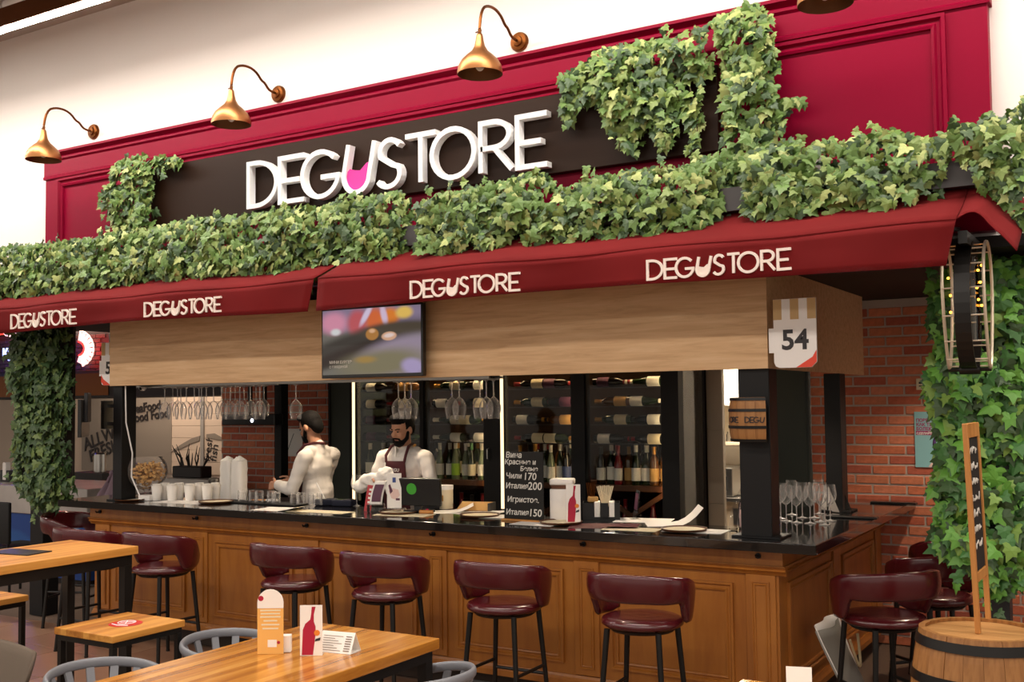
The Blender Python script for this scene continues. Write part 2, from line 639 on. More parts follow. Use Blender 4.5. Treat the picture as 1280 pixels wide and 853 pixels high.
def stroke(mb, pts, closed, w, fn, depth, d0=0.0):
    """a band of width w along pts; fn(u, v, d) -> 3D, d = 0 front .. depth back"""
    n = len(pts)
    P = [Vector((p[0], p[1])) for p in pts]
    Lf, Rt = [], []
    for i, p in enumerate(P):
        a = P[i] - P[i - 1] if (closed or i > 0) else P[1] - P[0]
        b = P[(i + 1) % n] - P[i] if (closed or i < n - 1) else P[-1] - P[-2]
        if a.length < 1e-9: a = b
        if b.length < 1e-9: b = a
        a, b = a.normalized(), b.normalized()
        na, nb = Vector((-a.y, a.x)), Vector((-b.y, b.x))
        m = (na + nb)
        m = na if m.length < 1e-6 else m.normalized()
        s = 1 / max(0.45, m.dot(na))
        Lf.append(p + m * w / 2 * s)
        Rt.append(p - m * w / 2 * s)
    vs = []
    for l, r in zip(Lf, Rt):
        vs += [fn(l.x, l.y, d0), fn(r.x, r.y, d0), fn(l.x, l.y, depth), fn(r.x, r.y, depth)]
    fs = []
    for i in range(n if closed else n - 1):
        o, q = 4 * i, 4 * ((i + 1) % n)
        fs += [(o, o + 1, q + 1, q), (o + 2, q + 2, q + 3, o + 3), (o, q, q + 2, o + 2), (o + 1, o + 3, q + 3, q + 1)]
    if not closed:
        e = 4 * (n - 1)
        fs += [(0, 2, 3, 1), (e, e + 1, e + 3, e + 2)]
    mb.add(vs, fs)


def logo_letter(ch, x0, x1, h, w, fn, depth):
    """one letter between x0 and x1, cap height h; returns (band, liquid) builders"""
    mb, liq = MB(), None
    for si, (closed, pts) in enumerate(GLYPH[ch]):
        q = [(x0 + w / 2 + u * (x1 - x0 - w), w / 2 + v * (h - w)) for u, v in pts]
        if closed:
            q = q[::1]
        stroke(mb, q, closed, w, fn, depth - 0.02 * depth * si, 0.02 * depth * si)
    if ch == 'U':
        liq = MB()
        q = [(x0 + w / 2 + u * (x1 - x0 - w), w / 2 + v * (h - w)) for u, v in LIQUID]
        n = len(q)
        vs = [fn(a, b, depth * 0.3) for a, b in q] + [fn(a, b, depth * 0.9) for a, b in q]
        liq.add(vs, [tuple(range(n)), tuple(range(2 * n - 1, n - 1, -1))] + [(k, n + k, n + (k + 1) % n, (k + 1) % n) for k in range(n)])
    return mb, liq


# ================================================================== the setting
CT = 1.08            # counter top
CY = 5.61            # front edge of the counter
FY = 5.72            # wooden fascia
WY = 5.95            # upper white wall
BY = 8.35            # brick wall at the back
COURSE, BRICKL = 0.075, 0.25

fl = struct(MB().box(-24, 10, -8, 14, -0.15, -0.008).build('floor', 'grout'))
tile_me = []
T = 0.6
for k in range(3):
    tile_me.append(MB().bbox(0.003, T - 0.003, 0.003, T - 0.003, -0.012, 0.0, 0.002, 1).mesh('tile', 'tile_%d' % k))
for i in range(18):
    for j in range(7):
        o = link('tile', random.choice(tile_me), fl, False)
        o.location = (-10.2 + i * T, 1.6 + j * T, 0)
struct(MB().box(-24, 10, WY, WY + 0.2, 2.66, 5.6).build('wall_upper', 'wall_white'))
struct(MB().box(-24, 10, -8, 14, 5.32, 5.42).build('ceiling', 'ceiling_grey'))
struct(MB().box(-9.0, 4.0, FY + 0.06, BY + 0.1, 2.60, 2.66).build('ceiling_bar', 'soffit_black'))
struct(MB().box(-24, -9.0, WY - 0.1, 14, 2.95, 3.0).build('ceiling_stall', 'soffit_black'))


def brick_wall(name, x0, x1, zlo, zhi, ztop, phase, label_keep=300):
    w = struct(MB().box(x0, x1, BY + 0.005, BY + 0.16, 0, ztop).build(name, 'mortar'))
    cache = {}
    cnt = 0
    z = zlo
    row = 0
    rest = MB()
    while z + COURSE <= zhi + 1e-6:
        x = x0 - (0 if row % 2 else BRICKL / 2) - phase
        while x < x1:
            a, b = max(x, x0), min(x + BRICKL - 0.014, x1)
            if b - a > 0.03:
                key = (round(b - a, 3), random.randrange(5))
                if key not in cache:
                    cache[key] = MB().bbox(0, b - a, 0, 0.05, 0, COURSE - 0.014, 0.004, 1).mesh('brick', 'brick_%d' % key[1])
                o = link('brick', cache[key], w, False)
                o.location = (a, BY - random.uniform(0, 0.005), z)
                cnt += 1
            x += BRICKL
        z += COURSE
        row += 1
    return w


brick_wall('wall_back_right', -2.31, -0.70, 0.0, 2.60, 2.60, 0.04)
wf = struct(MB().box(-0.70, 6, BY + 0.005, BY + 0.16, 0, 2.60).build('wall_back_far', 'mortar'))
fb = MB()
for row in range(34):
    x = -0.70 + (0.0 if row % 2 else 0.125)
    if row % 2 == 0:
        fb.bbox(-0.70, -0.589, BY - 0.002, BY + 0.04, row * COURSE, row * COURSE + COURSE - 0.014, 0.004, 1, random.randrange(5))
    while x < 5.7:
        fb.bbox(x, x + BRICKL - 0.014, BY - random.uniform(0, 0.005), BY + 0.04, row * COURSE, row * COURSE + COURSE - 0.014, 0.004, 1, random.randrange(5))
        x += BRICKL
fb.build('brickwork', ['brick_%d' % k for k in range(5)], wf)['kind'] = 'stuff'
brick_wall('wall_back_left', -8.82, -7.05, 0.95, 2.45, 2.62, 0.10)
# wall behind the wine cabinets and the jambs of the kitchen doorway
struct(MB().box(-7.05, -3.18, BY + 0.01, BY + 0.16, 0, 2.62).build('wall_back', 'soffit_black'))
JX0, JX1 = onY(883, 560, BY - 0.05).x, onY(904, 560, BY - 0.05).x
jb = struct(MB().box(JX0, JX1, BY - 0.05, BY + 0.0, 0, 2.59).build('trim_1', 'tile_beige'))
tj = MB().bbox(0.002, JX1 - JX0 - 0.002, -0.006, 0.0, 0.003, 0.297, 0.002, 1).mesh('tile', 'tile_beige')
for k in range(8):
    o = link('tile', tj, jb, False)
    o.location = (JX0, BY - 0.05, 0.1 + k * 0.3)
dr = struct(MB().bbox(-2.62, -2.325, BY - 0.02, BY + 0.10, 0, 2.5, 0.006, 1).build('door_1', 'door_green'))
MB().bbox(-2.60, -2.345, BY - 0.032, BY - 0.018, 0.15, 2.35, 0.004, 1).build('door_panel', 'door_green', dr)
struct(MB().box(onY(946, 560, BY).x, -2.62, BY - 0.02, BY + 0.16, 0, 2.62).build('trim_2', 'soffit_black'))
# kitchen behind the doorway
struct(MB().box(-6.0, -1.0, 10.2, 10.3, 0, 2.62).build('wall_kitchen', 'kitchen_white'))
struct(MB().box(-6.0, -1.0, 8.51, 10.2, 2.60, 2.66).build('ceiling_kitchen', 'kitchen_white'))
# seafood stall to the left, behind the bar
struct(MB().box(-24, -9.0, 11.5, 11.7, 0, 3.0).build('wall_stall', 'stall_wall'))

# ------------------------------------------------------------------ linear hall lamps
for ly, lz in HALL_LAMPS:
    t = thing('linear_lamp', 'long dark linear ceiling lamp with a glowing strip at the top left', 'lamp', (-4.0, ly, lz))
    MB().box(-10, 10, -0.05, 0.05, 0.004, 0.15).build('housing', 'copper_dark', t, world=False)
    MB().box(-10, 10, -0.032, 0.032, -0.004, 0.003).build('light_strip', 'lamp_glow', t, world=False)
    for x in (-8, -4, 0, 4, 8):
        MB().cyl((x, 0, 0.15), (x, 0, 5.32 - lz), 0.006, n=6).build('hanger', 'metal_black', t, world=False)

dz_ = onZ(20, 4, 5.22)
du = thing('ceiling_pipe', 'pale grey pipe under the ceiling at the top left corner', 'pipe', (dz_.x, dz_.y, 5.22))
MB().cyl((-3.0, 0, 0), (0.16, 0, 0), 0.05, n=16).build('pipe_run', 'white_paint', du, True, False)
MB().cyl((-0.2, 0, 0), (-0.12, 0, 0), 0.06, n=16).box(-0.17, -0.15, -0.01, 0.01, 0.05, 0.10).build('clamp', 'steel', du, True, False)

# ================================================================== crimson sign wall
sw = thing('sign_wall', 'large crimson panelled board with cornice behind the sign and ivy', 'signboard', (-4.5, WY, 2.7))
PX0 = onY(57, 260, 5.87).x
PX1 = onY(1235.5, 60, 5.87).x
PZ0 = 2.7
PZT = onY(640, 68, 5.82).z            # top of the cornice
MB().box(PX0, PX1, 5.87, WY, PZ0, PZT - 0.02).build('backing_panel', 'crimson', sw)
# cornice: stepped profile along the top
cz = PZT
prof = [(5.87, cz - 0.235), (5.855, cz - 0.235), (5.852, cz - 0.215), (5.862, cz - 0.205), (5.862, cz - 0.085), (5.845, cz - 0.07),
        (5.845, cz - 0.055), (5.858, cz - 0.045), (5.82, cz - 0.02), (5.82, cz), (WY, cz), (WY, cz - 0.235)]
MB().prism(prof, PX0 - 0.015, PX1 + 0.015, 'yz').build('cornice', 'crimson', sw)


def frame_moulding(name, x0, x1, z0, z1, y, w, d, m, parent, steps=2):
    """a rectangular picture-frame moulding standing proud of the plane y by d"""
    mb = MB()
    prof = [(0, 0), (0, d), (w * 0.25, d), (w * 0.4, d * 0.35), (w * 0.6, d * 0.35), (w * 0.75, d * 0.8), (w * 0.95, d * 0.6), (w, 0)]
    vs = []
    for u, h in prof:
        vs += [(x0 + u, y - h, z0 + u), (x1 - u, y - h, z0 + u), (x1 - u, y - h, z1 - u), (x0 + u, y - h, z1 - u)]
    fs = []
    for i in range(len(prof) - 1):
        for k in range(4):
            fs.append((4 * i + k, 4 * i + (k + 1) % 4, 4 * i + 4 + (k + 1) % 4, 4 * i + 4 + k))
    mb.add(vs, fs)
    return mb.build(name, m, parent)


pt = onY(740, 105, 5.87)
fx1 = onY(1183, 60, 5.87).x
fz1 = onY(1183, 17, 5.87).z
fx0 = onY(74, 240, 5.87).x
frame_moulding('panel_moulding', fx0, fx1, 2.78, fz1, 5.87, 0.075, 0.03, 'crimson', sw)

# dark sign board with the name of the bar
sb = thing('bar_sign', 'dark brown sign board with raised white lettering above the awning', 'sign', (-4.6, 5.86, 3.1))
SX0, SX1 = onY(190, 250, 5.82).x, onY(898, 120, 5.82).x
SZ0, SZ1 = onY(190, 287, 5.82).z, onY(640, 128, 5.82).z
MB().bbox(SX0, SX1, 5.81, 5.865, SZ0, SZ1, 0.004, 1).build('board', 'sign_board', sb)
SY = 5.74
spans = [(308, 347), (347, 382), (375, 425), (425, 470), (467, 505), (504, 547), (537, 595), (598, 643), (644, 687)]
LZ0 = onY(308, 262, SY).z
LH = onY(308, 203, SY).z - LZ0
for ch, (a, b) in zip(LOGO, spans):
    xa, xb = onY(a, 230, SY).x, onY(b, 200, SY).x
    h = LH * (1.04 if ch == 'U' else 1.0)
    mbl, liq = logo_letter(ch, xa, xb, h, 0.035, lambda u, v, d: (u, SY + d, LZ0 + v), 0.06)
    lo = mbl.build('letter', 'letter_white', sb)
    if liq:
        liq.build('wine_fill', 'letter_pink', lo)

# ------------------------------------------------------------------ gooseneck lamps above the sign
def gooseneck(px_base, px_shade, label, first=None):
    b = onY(px_base[0], px_base[1], WY)
    if first is not None:
        t = place(copy_tree(first), (b.x, WY, b.z), 0, label)
        return t
    t = thing('gooseneck_lamp', label, 'lamp', (b.x, WY, b.z), 0, 'gooseneck lamps above the sign')
    dx, dy, dz = GN
    MB().lathe([(0.0, -0.045), (0.032, -0.04), (0.036, -0.03), (0.058, -0.026), (0.066, -0.014), (0.066, 0.0), (0, 0)], (0, 0, 0), 24, 'y').build('wall_rose', 'copper_dark', t, True, False)
    n_, k_ = GNECK, GAPEX
    P = [(0, -0.04, 0), (0, -0.08, 0.0), (0, -0.125, 0.01), (0, -0.165, 0.05), (0, -0.20, k_ * 0.45), (0, -0.245, k_ * 0.78), (0, -0.30, k_ * 0.96), (0, -0.36, k_), (0, -0.42, k_ * 0.93), (0, -0.475, k_ * 0.74), (0, -0.51, k_ * 0.45 + n_ * 0.3), (0, -0.525, n_ + 0.035)]
    path = [Vector((dx * (-p[1] / 0.525), p[1] * (-dy / 0.525), p[2])) for p in P]
    # smooth with midpoints
    q = [path[0]]
    for a, c in zip(path[:-1], path[1:]):
        q += [a * 0.75 + c * 0.25, a * 0.25 + c * 0.75]
    q.append(path[-1])
    MB().tube(q, 0.0095, 8).build('arm', 'copper_dark', t, True, False)
    e = path[-1]
    top = e.z - 0.035
    bot = dz
    H = top - bot
    c = (e.x, e.y, 0)
    R_ = 0.142
    c = (e.x, e.y, 0)
    outer = [(0.0, top), (0.017, top), (0.021, top - 0.05 * H), (0.025, top - 0.16 * H), (0.033, top - 0.30 * H), (0.052, top - 0.43 * H), (0.085, top - 0.54 * H), (0.116, top - 0.66 * H), (0.135, top - 0.80 * H), (R_, top - 0.93 * H), (R_ * 0.995, bot)]
    MB().lathe(outer, c, 32).build('shade', 'copper', t, 'all', False)
    inner = [(r * 0.97, z - 0.004) for r, z in outer[3:-1]] + [(R_ * 0.985, bot)]
    MB().lathe([(0.0, inner[0][1])] + inner, c, 32).build('shade_lining', 'copper_inner', t, 'all', False)
    MB().lathe([(0.0, top + 0.035), (0.011, top + 0.03), (0.011, top)], c, 10).cyl((c[0] - 0.03, c[1], top + 0.015), (c[0] + 0.015, c[1], top + 0.02), 0.004, n=6).build('swivel', 'copper_dark', t, True, False)
    MB().sphere((c[0], c[1], bot + 0.06), (0.03, 0.03, 0.04), 12, 8).build('bulb', 'white_paint', t, True, False)
    return t


_b = onY(650, 53, WY)
YS = _b.x / (ray(600, 92).x / ray(600, 92).y)
_s = onY(600, 93, YS)
GN = (0.0, YS - WY, _s.z - _b.z)
GNECK = onY(602, 42, YS).z - _b.z
GAPEX = onY(608, 9, YS + 0.13).z - _b.z
print('gooseneck', YS, GN, GNECK, GAPEX)
g1 = gooseneck((650, 53), (599, 98), 'copper gooseneck wall lamp right of the sign lettering centre')
gooseneck((349, 118), (299, 155), 'copper gooseneck wall lamp above the letters D and E', g1)
gooseneck((118, 165), (57, 197), 'leftmost copper gooseneck wall lamp at the crimson board edge', g1)
g4 = copy_tree(g1)
g4['label'] = 'rightmost copper gooseneck wall lamp, only its shade showing at the top edge'
g1['label'] = 'copper gooseneck wall lamp above the letters T and O'
g4.location = (g1.location.x + 2.13, WY, g1.location.z)

# ================================================================== awning
VY, VZ0, VZ1 = 5.24, onY(640, 369, 5.24).z, onY(640, 327, 5.24).z
AZT = 3.02


def awning(name, label, x0, x1, slant_l, slant_r, logos, flap=False):
    t = thing(name, label, 'awning', ((x0 + x1) / 2, VY, VZ0), 0, 'red bar awnings')
    n = int((x1 - x0) * 14)

    def vy(x, v):
        return VY + 0.012 * math.sin(x * 2.3 + 1.0) + 0.010 * math.sin(x * 6.1) * (1 - v) + 0.006 * noise.noise(Vector((x * 3, v * 2, 0)))

    def front(u, v):
        x = x0 + (x1 - x0) * u
        x += slant_l * (1 - v) * (1 - u) + slant_r * (1 - v) * u
        return (x, vy(x, v), VZ0 + (VZ1 - VZ0) * v + 0.010 * math.sin(x * 1.7) * (1 - v) + 0.006 * math.sin(x * 5.0) * v)

    a = MB().grid(front, n, 6)
    o = a.build('valance', 'awning_red', t, 'all')
    sm = o.modifiers.new('thickness', 'SOLIDIFY'); sm.thickness = 0.004; sm.offset = 1

    def slope(u, v):
        x = x0 + (x1 - x0) * u
        y0, z0 = vy(x, 1.0), VZ1 + 0.006 * math.sin(x * 5.0)
        sag = -0.02 * math.sin(PI * v) + 0.006 * math.sin(x * 4 + v * 3) * math.sin(PI * v)
        return (x, y0 + (5.86 - y0) * v, z0 + (AZT - z0) * v + sag)

    o = MB().grid(slope, n, 8).build('canopy_slope', 'awning_red', t, 'all')
    sm = o.modifiers.new('thickness', 'SOLIDIFY'); sm.thickness = 0.004; sm.offset = -1
    for x in (x0 + 0.05, (x0 + x1) / 2, x1 - 0.08):
        MB().tube([(x, 5.86, 2.72), (x, VY + 0.03, VZ1 - 0.03)], 0.012, 6).build('support_arm', 'metal_black', t)
    MB().tube([(x0 + 0.02, VY + 0.03, VZ1 - 0.02), (x1 - 0.02, VY + 0.03, VZ1 - 0.02)], 0.012, 6).build('front_bar', 'metal_black', t)
    for (pa, pb, ptop, pbot) in logos:
        xa, xb = onY(pa, (ptop + pbot) / 2, VY).x, onY(pb, (ptop + pbot) / 2, VY).x
        zm = onY((pa + pb) / 2, (ptop + pbot) / 2, VY).z
        h = 0.135 * (xb - xa) / 0.95
        mb = MB()
        for ch, (s, e) in zip(LOGO, LOGO_SPAN):
            fn = lambda u, v, d: (u, vy(u, 0.5) - 0.012 + d, zm - h / 2 + v)
            m1, liq = logo_letter(ch, xa + (xb - xa) * s, xa + (xb - xa) * e, h, 0.014, fn, 0.012)
            mb.add(m1.v, m1.f)
            if liq:
                mb.add(liq.v, liq.f)
        mb.build('printed_logo', 'valance_print', t)
    return t


ax_mid = onY(392, 385, VY).x
aw1 = awning('awning', 'longer red fabric awning with two white logos over the wooden fascia', ax_mid + 0.035, onY(1196, 300, VY).x, -0.02, -0.05,
             [(514, 652, 342, 373), (808, 992, 312, 350)])
aw2 = awning('awning', 'red fabric awning ending left of the television, two white logos', -9.6, ax_mid - 0.005, 0, -0.06,
             [(12, 97, 388, 410), (183, 278, 372, 396)])
# drooping end flap on the right of the awning
xr = onY(1200, 275, VY).x


def flapf(u, v):
    x = xr - 0.03 + 0.26 * u
    y = VY + 0.02 + 0.55 * v
    z = VZ1 + 0.31 * v - 0.02 * math.sin(PI * v) - 0.16 * max(0, u - 0.35) ** 1.5 / 0.52 + 0.035 * math.sin(PI * min(1, u / 0.6)) * (1 - v)
    return (x, y, z)


o = MB().grid(flapf, 14, 10).build('end_flap', 'awning_red', aw1, 'all')
sm = o.modifiers.new('thickness', 'SOLIDIFY'); sm.thickness = 0.004
MB().box(xr - 0.02, xr + 0.02, VY + 0.06, 5.9, VZ1 - 0.10, VZ1 - 0.04).build('end_beam', 'metal_black', aw1)

# ------------------------------------------------------------------ planters on the awning
trough_names = ['left end of the awning', 'second from the left end', 'under the lettering start', 'under the lettering end', 'right of the lettering', 'below the hanging ivy', 'right of the hanging ivy', 'right end of the awning']
xs = [-9.3 + k * 1.17 for k in range(8)]
for k, x in enumerate(xs):
    t = thing('planter_trough', 'dark grey metal planter on the awning, %s' % trough_names[k], 'planter', (x, 5.60, 2.86), 0, 'planters on the awning')
    a, b = x - 0.55, x + 0.55
    mb = MB()
    z0, z1 = 2.90, 3.02
    mb.box(a, b, 5.58, 5.595, z0, z1).box(a, b, 5.745, 5.76, z0, z1).box(a, a + 0.012, 5.595, 5.745, z0, z1).box(b - 0.012, b, 5.595, 5.745, z0, z1).box(a, b, 5.58, 5.76, z0 - 0.01, z0)
    mb.build('trough_body', 'trough_grey', t)
    for q in (a + 0.06, b - 0.14):
        MB().box(q, q + 0.09, 5.80, 5.86, z0, z1 + 0.16).build('bracket', 'trough_light', t)


# ================================================================== bar: fascia, posts, counter
fa = thing('fascia', 'light oak fascia box above the bar opening, below the awning', 'fascia', (-4.6, FY, 2.02))
FX0, FX1 = onY(137, 482.3, FY).x, onY(960, 460.7, FY).x
FZ0 = 2.02
MB().box(FX0, FX1, FY, FY + 0.03, FZ0, 2.597).build('front_board', 'fascia_wood', fa)
MB().box(FX1 - 0.03, FX1 - 0.001, FY + 0.031, 7.99, FZ0, 2.597).build('side_board', 'fascia_wood', fa)
MB().box(FX0, FX0 + 0.03, FY + 0.031, FY + 0.5, FZ0, 2.597).build('end_board', 'fascia_wood', fa)
MB().box(FX0 + 0.031, FX1 - 0.031, FY + 0.031, FY + 0.62, FZ0 + 0.03, FZ0 + 0.05).build('underside_board', 'soffit_black', fa)


def post(label, x0, x1, y0, y1, z0, z1, plate=True, cable=False):
    t = thing('post', label, 'post', ((x0 + x1) / 2, (y0 + y1) / 2, z0), 0, 'black steel posts of the bar')
    MB().bbox(x0, x1, y0, y1, z0, z1, 0.004, 1).build('shaft', 'post_black', t)
    if plate:
        MB().bbox(x0 - 0.05, x1 + 0.05, y0 - 0.02, y1 + 0.05, z0, z0 + 0.012, 0.002, 1).build('base_plate', 'post_black', t)
    if cable:
        MB().tube([(x1 + 0.02, y0 + 0.02, z1), (x1 + 0.03, y0 + 0.02, z1 - 0.3), (x1 + 0.11, y0 + 0.02, z1 - 0.55), (x1 + 0.10, y0 + 0.02, z0 + 0.2), (x1 + 0.22, y0 + 0.02, z0 + 0.02)], 0.006, 6).build('cable', 'white_paint', t)
    return t


post('black steel post at the counter corner carrying the small barrel', FX1 - 0.185, FX1 - 0.008, 5.753, 5.90, CT, FZ0 + 0.028)
post('black steel post on the side counter before the brick wall', -1.93, -1.815 - 0.006, 7.30, 7.45, CT, FZ0)
post('black steel post at the left end of the counter with a white cable', FX0 + 0.002, FX0 + 0.11, 5.753, 5.90, CT, FZ0 - 0.001, True, True)

# worktop: front run and side run as one L shaped slab
wt = MB()
CX0, CX1 = -7.84, -1.545
poly = [(CX0, CY), (CX1, CY), (CX1, BY - 0.01), (CX1 - 0.62, BY - 0.01), (CX1 - 0.62, CY + 0.62), (CX0, CY + 0.62)]
wt.prism(poly, CT - 0.055, CT, 'xy')
w_o = wt.build('worktop', 'counter_black')
tag(w_o, 'glossy black L-shaped bar worktop on the panelled wooden bar', 'worktop')
bv = w_o.modifiers.new('bevel', 'BEVEL'); bv.width = 0.004; bv.segments = 2

bar = thing('bar_counter', 'panelled honey-coloured wooden bar counter under the black worktop', 'bar counter', (-4.6, 5.9, 0))
BF, BR, BL = 5.78, -1.80, -7.58       # front face, right face, left end
zb = CT - 0.055
MB().box(BL, BR, BF, BF + 0.04, 0.13, zb - 0.01).build('front_board', 'bar_wood', bar)
MB().box(BR - 0.04, BR, BF + 0.041, BY - 0.02, 0.13, zb - 0.01).build('side_board', 'bar_wood', bar)
MB().box(BL, BL + 0.04, BF + 0.041, BF + 0.5, 0.13, zb - 0.01).build('end_board', 'bar_wood', bar)
MB().box(BL + 0.03, BR - 0.03, BF + 0.05, BF + 0.08, 0.0, 0.13).build('plinth', 'plinth_dark', bar)
MB().box(BR - 0.09, BR - 0.06, BF + 0.09, BY - 0.02, 0.0, 0.13).build('plinth', 'plinth_dark', bar)
# top rail and cornice moulding; right run too
rail_z0 = 0.905
MB().box(BL - 0.02, BR + 0.035, BF - 0.035, BF - 0.001, rail_z0 + 0.03, zb - 0.002).build('top_rail', 'bar_wood', bar)
MB().box(BR + 0.001, BR + 0.035, BF, BY - 0.02, rail_z0 + 0.03, zb - 0.002).build('top_rail', 'bar_wood', bar)


def cornice_profile(d):
    z = rail_z0 + 0.03
    return [(0, z), (-0.048 * d, z), (-0.052 * d, z - 0.008), (-0.04 * d, z - 0.014), (-0.036 * d, z - 0.024), (-0.044 * d, z - 0.03), (-0.03 * d, z - 0.04), (-0.018 * d, z - 0.055), (0, z - 0.055)]


MB().prism([(BF + a, z) for a, z in cornice_profile(1)], BL - 0.03, BR + 0.05, 'yz').build('cornice', 'bar_wood', bar)
mb = MB().prism([(BR - a, z) for a, z in cornice_profile(1)], BF + 0.001, BY - 0.02, 'xz')
mb.build('cornice', 'bar_wood', bar)
# base moulding
MB().prism([(BF, 0.12), (BF - 0.03, 0.12), (BF - 0.03, 0.155), (BF - 0.018, 0.17), (BF - 0.012, 0.185), (BF, 0.185)], BL, BR + 0.03, 'yz').build('base_moulding', 'bar_wood', bar)
MB().prism([(BR, 0.12), (BR + 0.03, 0.12), (BR + 0.03, 0.155), (BR + 0.018, 0.17), (BR + 0.012, 0.185), (BR, 0.185)], BF, BY - 0.02, 'xz').build('base_moulding', 'bar_wood', bar)
pil = [-7.47, -6.33, -5.21, -4.10, -2.985, -1.90]
for x in pil:
    p = MB().bbox(x - 0.085, x + 0.085, BF - 0.014, BF, 0.19, 0.88, 0.003, 1).build('pilaster', 'bar_wood', bar)
    frame_moulding('pilaster_moulding', x - 0.05, x + 0.05, 0.23, 0.84, BF - 0.0145, 0.022, 0.009, 'bar_wood', p)
    hk = MB().cyl((x, BF - 0.036, 0.985), (x, BF - 0.044, 0.985), 0.016, n=12)
    hk.tube([(x, BF - 0.044, 0.985), (x, BF - 0.075, 0.982), (x, BF - 0.082, 0.995)], 0.006, 6)
    hk.build('bag_hook', 'metal_black', bar, True)
for a, b in zip(pil[:-1], pil[1:]):
    frame_moulding('panel_moulding', a + 0.16, b - 0.16, 0.25, 0.82, BF - 0.0005, 0.05, 0.018, 'bar_wood', bar)


def side_moulding(name, y0, y1, z0, z1, x, w, d, m, parent):
    prof = [(0, 0), (0, d), (w * 0.25, d), (w * 0.4, d * 0.35), (w * 0.6, d * 0.35), (w * 0.75, d * 0.8), (w * 0.95, d * 0.6), (w, 0)]
    vs, fs = [], []
    for u, h in prof:
        vs += [(x + h, y0 + u, z0 + u), (x + h, y1 - u, z0 + u), (x + h, y1 - u, z1 - u), (x + h, y0 + u, z1 - u)]
    for i in range(len(prof) - 1):
        for k in range(4):
            fs.append((4 * i + k, 4 * i + (k + 1) % 4, 4 * i + 4 + (k + 1) % 4, 4 * i + 4 + k))
    return MB().add(vs, fs).build(name, m, parent)


for y0, y1 in ((5.92, 6.85), (7.12, 8.02)):
    side_moulding('panel_moulding', y0, y1, 0.25, 0.82, BR + 0.0005, 0.05, 0.018, 'bar_wood', bar)
for y in (6.985, 8.18):
    MB().bbox(BR, BR + 0.014, y - 0.085, y + 0.085, 0.19, 0.88, 0.003, 1).build('pilaster', 'bar_wood', bar)

# back counter run behind the left bartender
bc = thing('back_counter', 'low dark work counter inside the bar under the tumblers and bowls', 'counter', (-7.0, 6.9, 0))
MB().bbox(-8.75, -6.6, 6.92, 7.45, 0.94, 0.98, 0.004, 1).build('top', 'stall_dark', bc)
MB().box(-8.7, -6.65, 6.96, 7.4, 0.0, 0.939).build('body', 'dark_grey', bc)

# ------------------------------------------------------------------ television on the fascia
TY = 5.62
a, b = onY(401, 387, TY), onY(528, 470, TY)
tvz1 = a.z
tv = thing('television', 'flat television showing a grill scene, hung on the oak fascia', 'television', ((a.x + b.x) / 2, TY, b.z))
MB().bbox(a.x, b.x, TY + 0.006, TY + 0.045, b.z, tvz1, 0.003, 1).build('casing', 'black_plastic', tv)
MB().box((a.x + b.x) / 2 - 0.1, (a.x + b.x) / 2 + 0.1, TY + 0.046, FY - 0.002, b.z + 0.1, tvz1 - 0.1).build('wall_mount', 'metal_black', tv)


def picture(name, basecol, blobs, strength=0.0, rough=0.5, nscale=0.0):
    """flat print / screen picture: soft elliptic patches over a base colour, in the mesh's own 0..1 box (u along x, v along z)"""
    m, nt, bs = base(name)
    L, N = nt.links.new, nt.nodes.new
    tc = N('ShaderNodeTexCoord')
    sep = N('ShaderNodeSeparateXYZ')
    if nscale:
        nz = N('ShaderNodeTexNoise'); nz.inputs['Scale'].default_value = nscale; nz.inputs['Detail'].default_value = 3
        L(tc.outputs['Generated'], nz.inputs['Vector'])
        vm = N('ShaderNodeVectorMath'); vm.operation = 'MULTIPLY_ADD'
        vm.inputs[1].default_value = (0.16, 0.16, 0.16)
        L(nz.outputs['Color'], vm.inputs[0]); L(tc.outputs['Generated'], vm.inputs[2])
        vs_ = N('ShaderNodeVectorMath'); vs_.operation = 'SUBTRACT'; vs_.inputs[1].default_value = (0.08, 0.08, 0.08)
        L(vm.outputs[0], vs_.inputs[0])
        L(vs_.outputs[0], sep.inputs[0])
    else:
        L(tc.outputs['Generated'], sep.inputs[0])

    def mth(op, a, b):
        n = N('ShaderNodeMath'); n.operation = op
        for i, v in enumerate((a, b)):
            if v is None: continue
            if isinstance(v, (int, float)): n.inputs[i].default_value = v
            else: L(v, n.inputs[i])
        return n.outputs[0]
    prev = None
    for cx, cy, rx, ry, rot, col, soft in blobs:
        c, s = math.cos(math.radians(rot)), math.sin(math.radians(rot))
        du, dv = mth('SUBTRACT', sep.outputs[0], cx), mth('SUBTRACT', sep.outputs[2], cy)
        a = mth('DIVIDE', mth('ADD', mth('MULTIPLY', du, c), mth('MULTIPLY', dv, s)), rx)
        b = mth('DIVIDE', mth('SUBTRACT', mth('MULTIPLY', dv, c), mth('MULTIPLY', du, s)), ry)
        r = mth('SQRT', mth('ADD', mth('MULTIPLY', a, a), mth('MULTIPLY', b, b)), None)
        mr = N('ShaderNodeMapRange'); mr.interpolation_type = 'SMOOTHSTEP'
        mr.inputs['From Min'].default_value = 1 + soft
        mr.inputs['From Max'].default_value = 1 - soft
        L(r, mr.inputs['Value'])
        mx = N('ShaderNodeMix'); mx.data_type = 'RGBA'
        L(mr.outputs[0], mx.inputs['Factor'])
        if prev is None: mx.inputs['A'].default_value = lin(basecol)
        else: L(prev, mx.inputs['A'])
        mx.inputs['B'].default_value = lin(col)
        prev = mx.outputs['Result']
    L(prev, bs.inputs['Base Color'])
    bs.inputs['Roughness'].default_value = rough
    if strength:
        bs.inputs['Base Color'].default_value = (0, 0, 0, 1)
        nt.links.remove(bs.inputs['Base Color'].links[0])
        L(prev, bs.inputs['Emission Color'])
        bs.inputs['Emission Strength'].default_value = strength
    return m


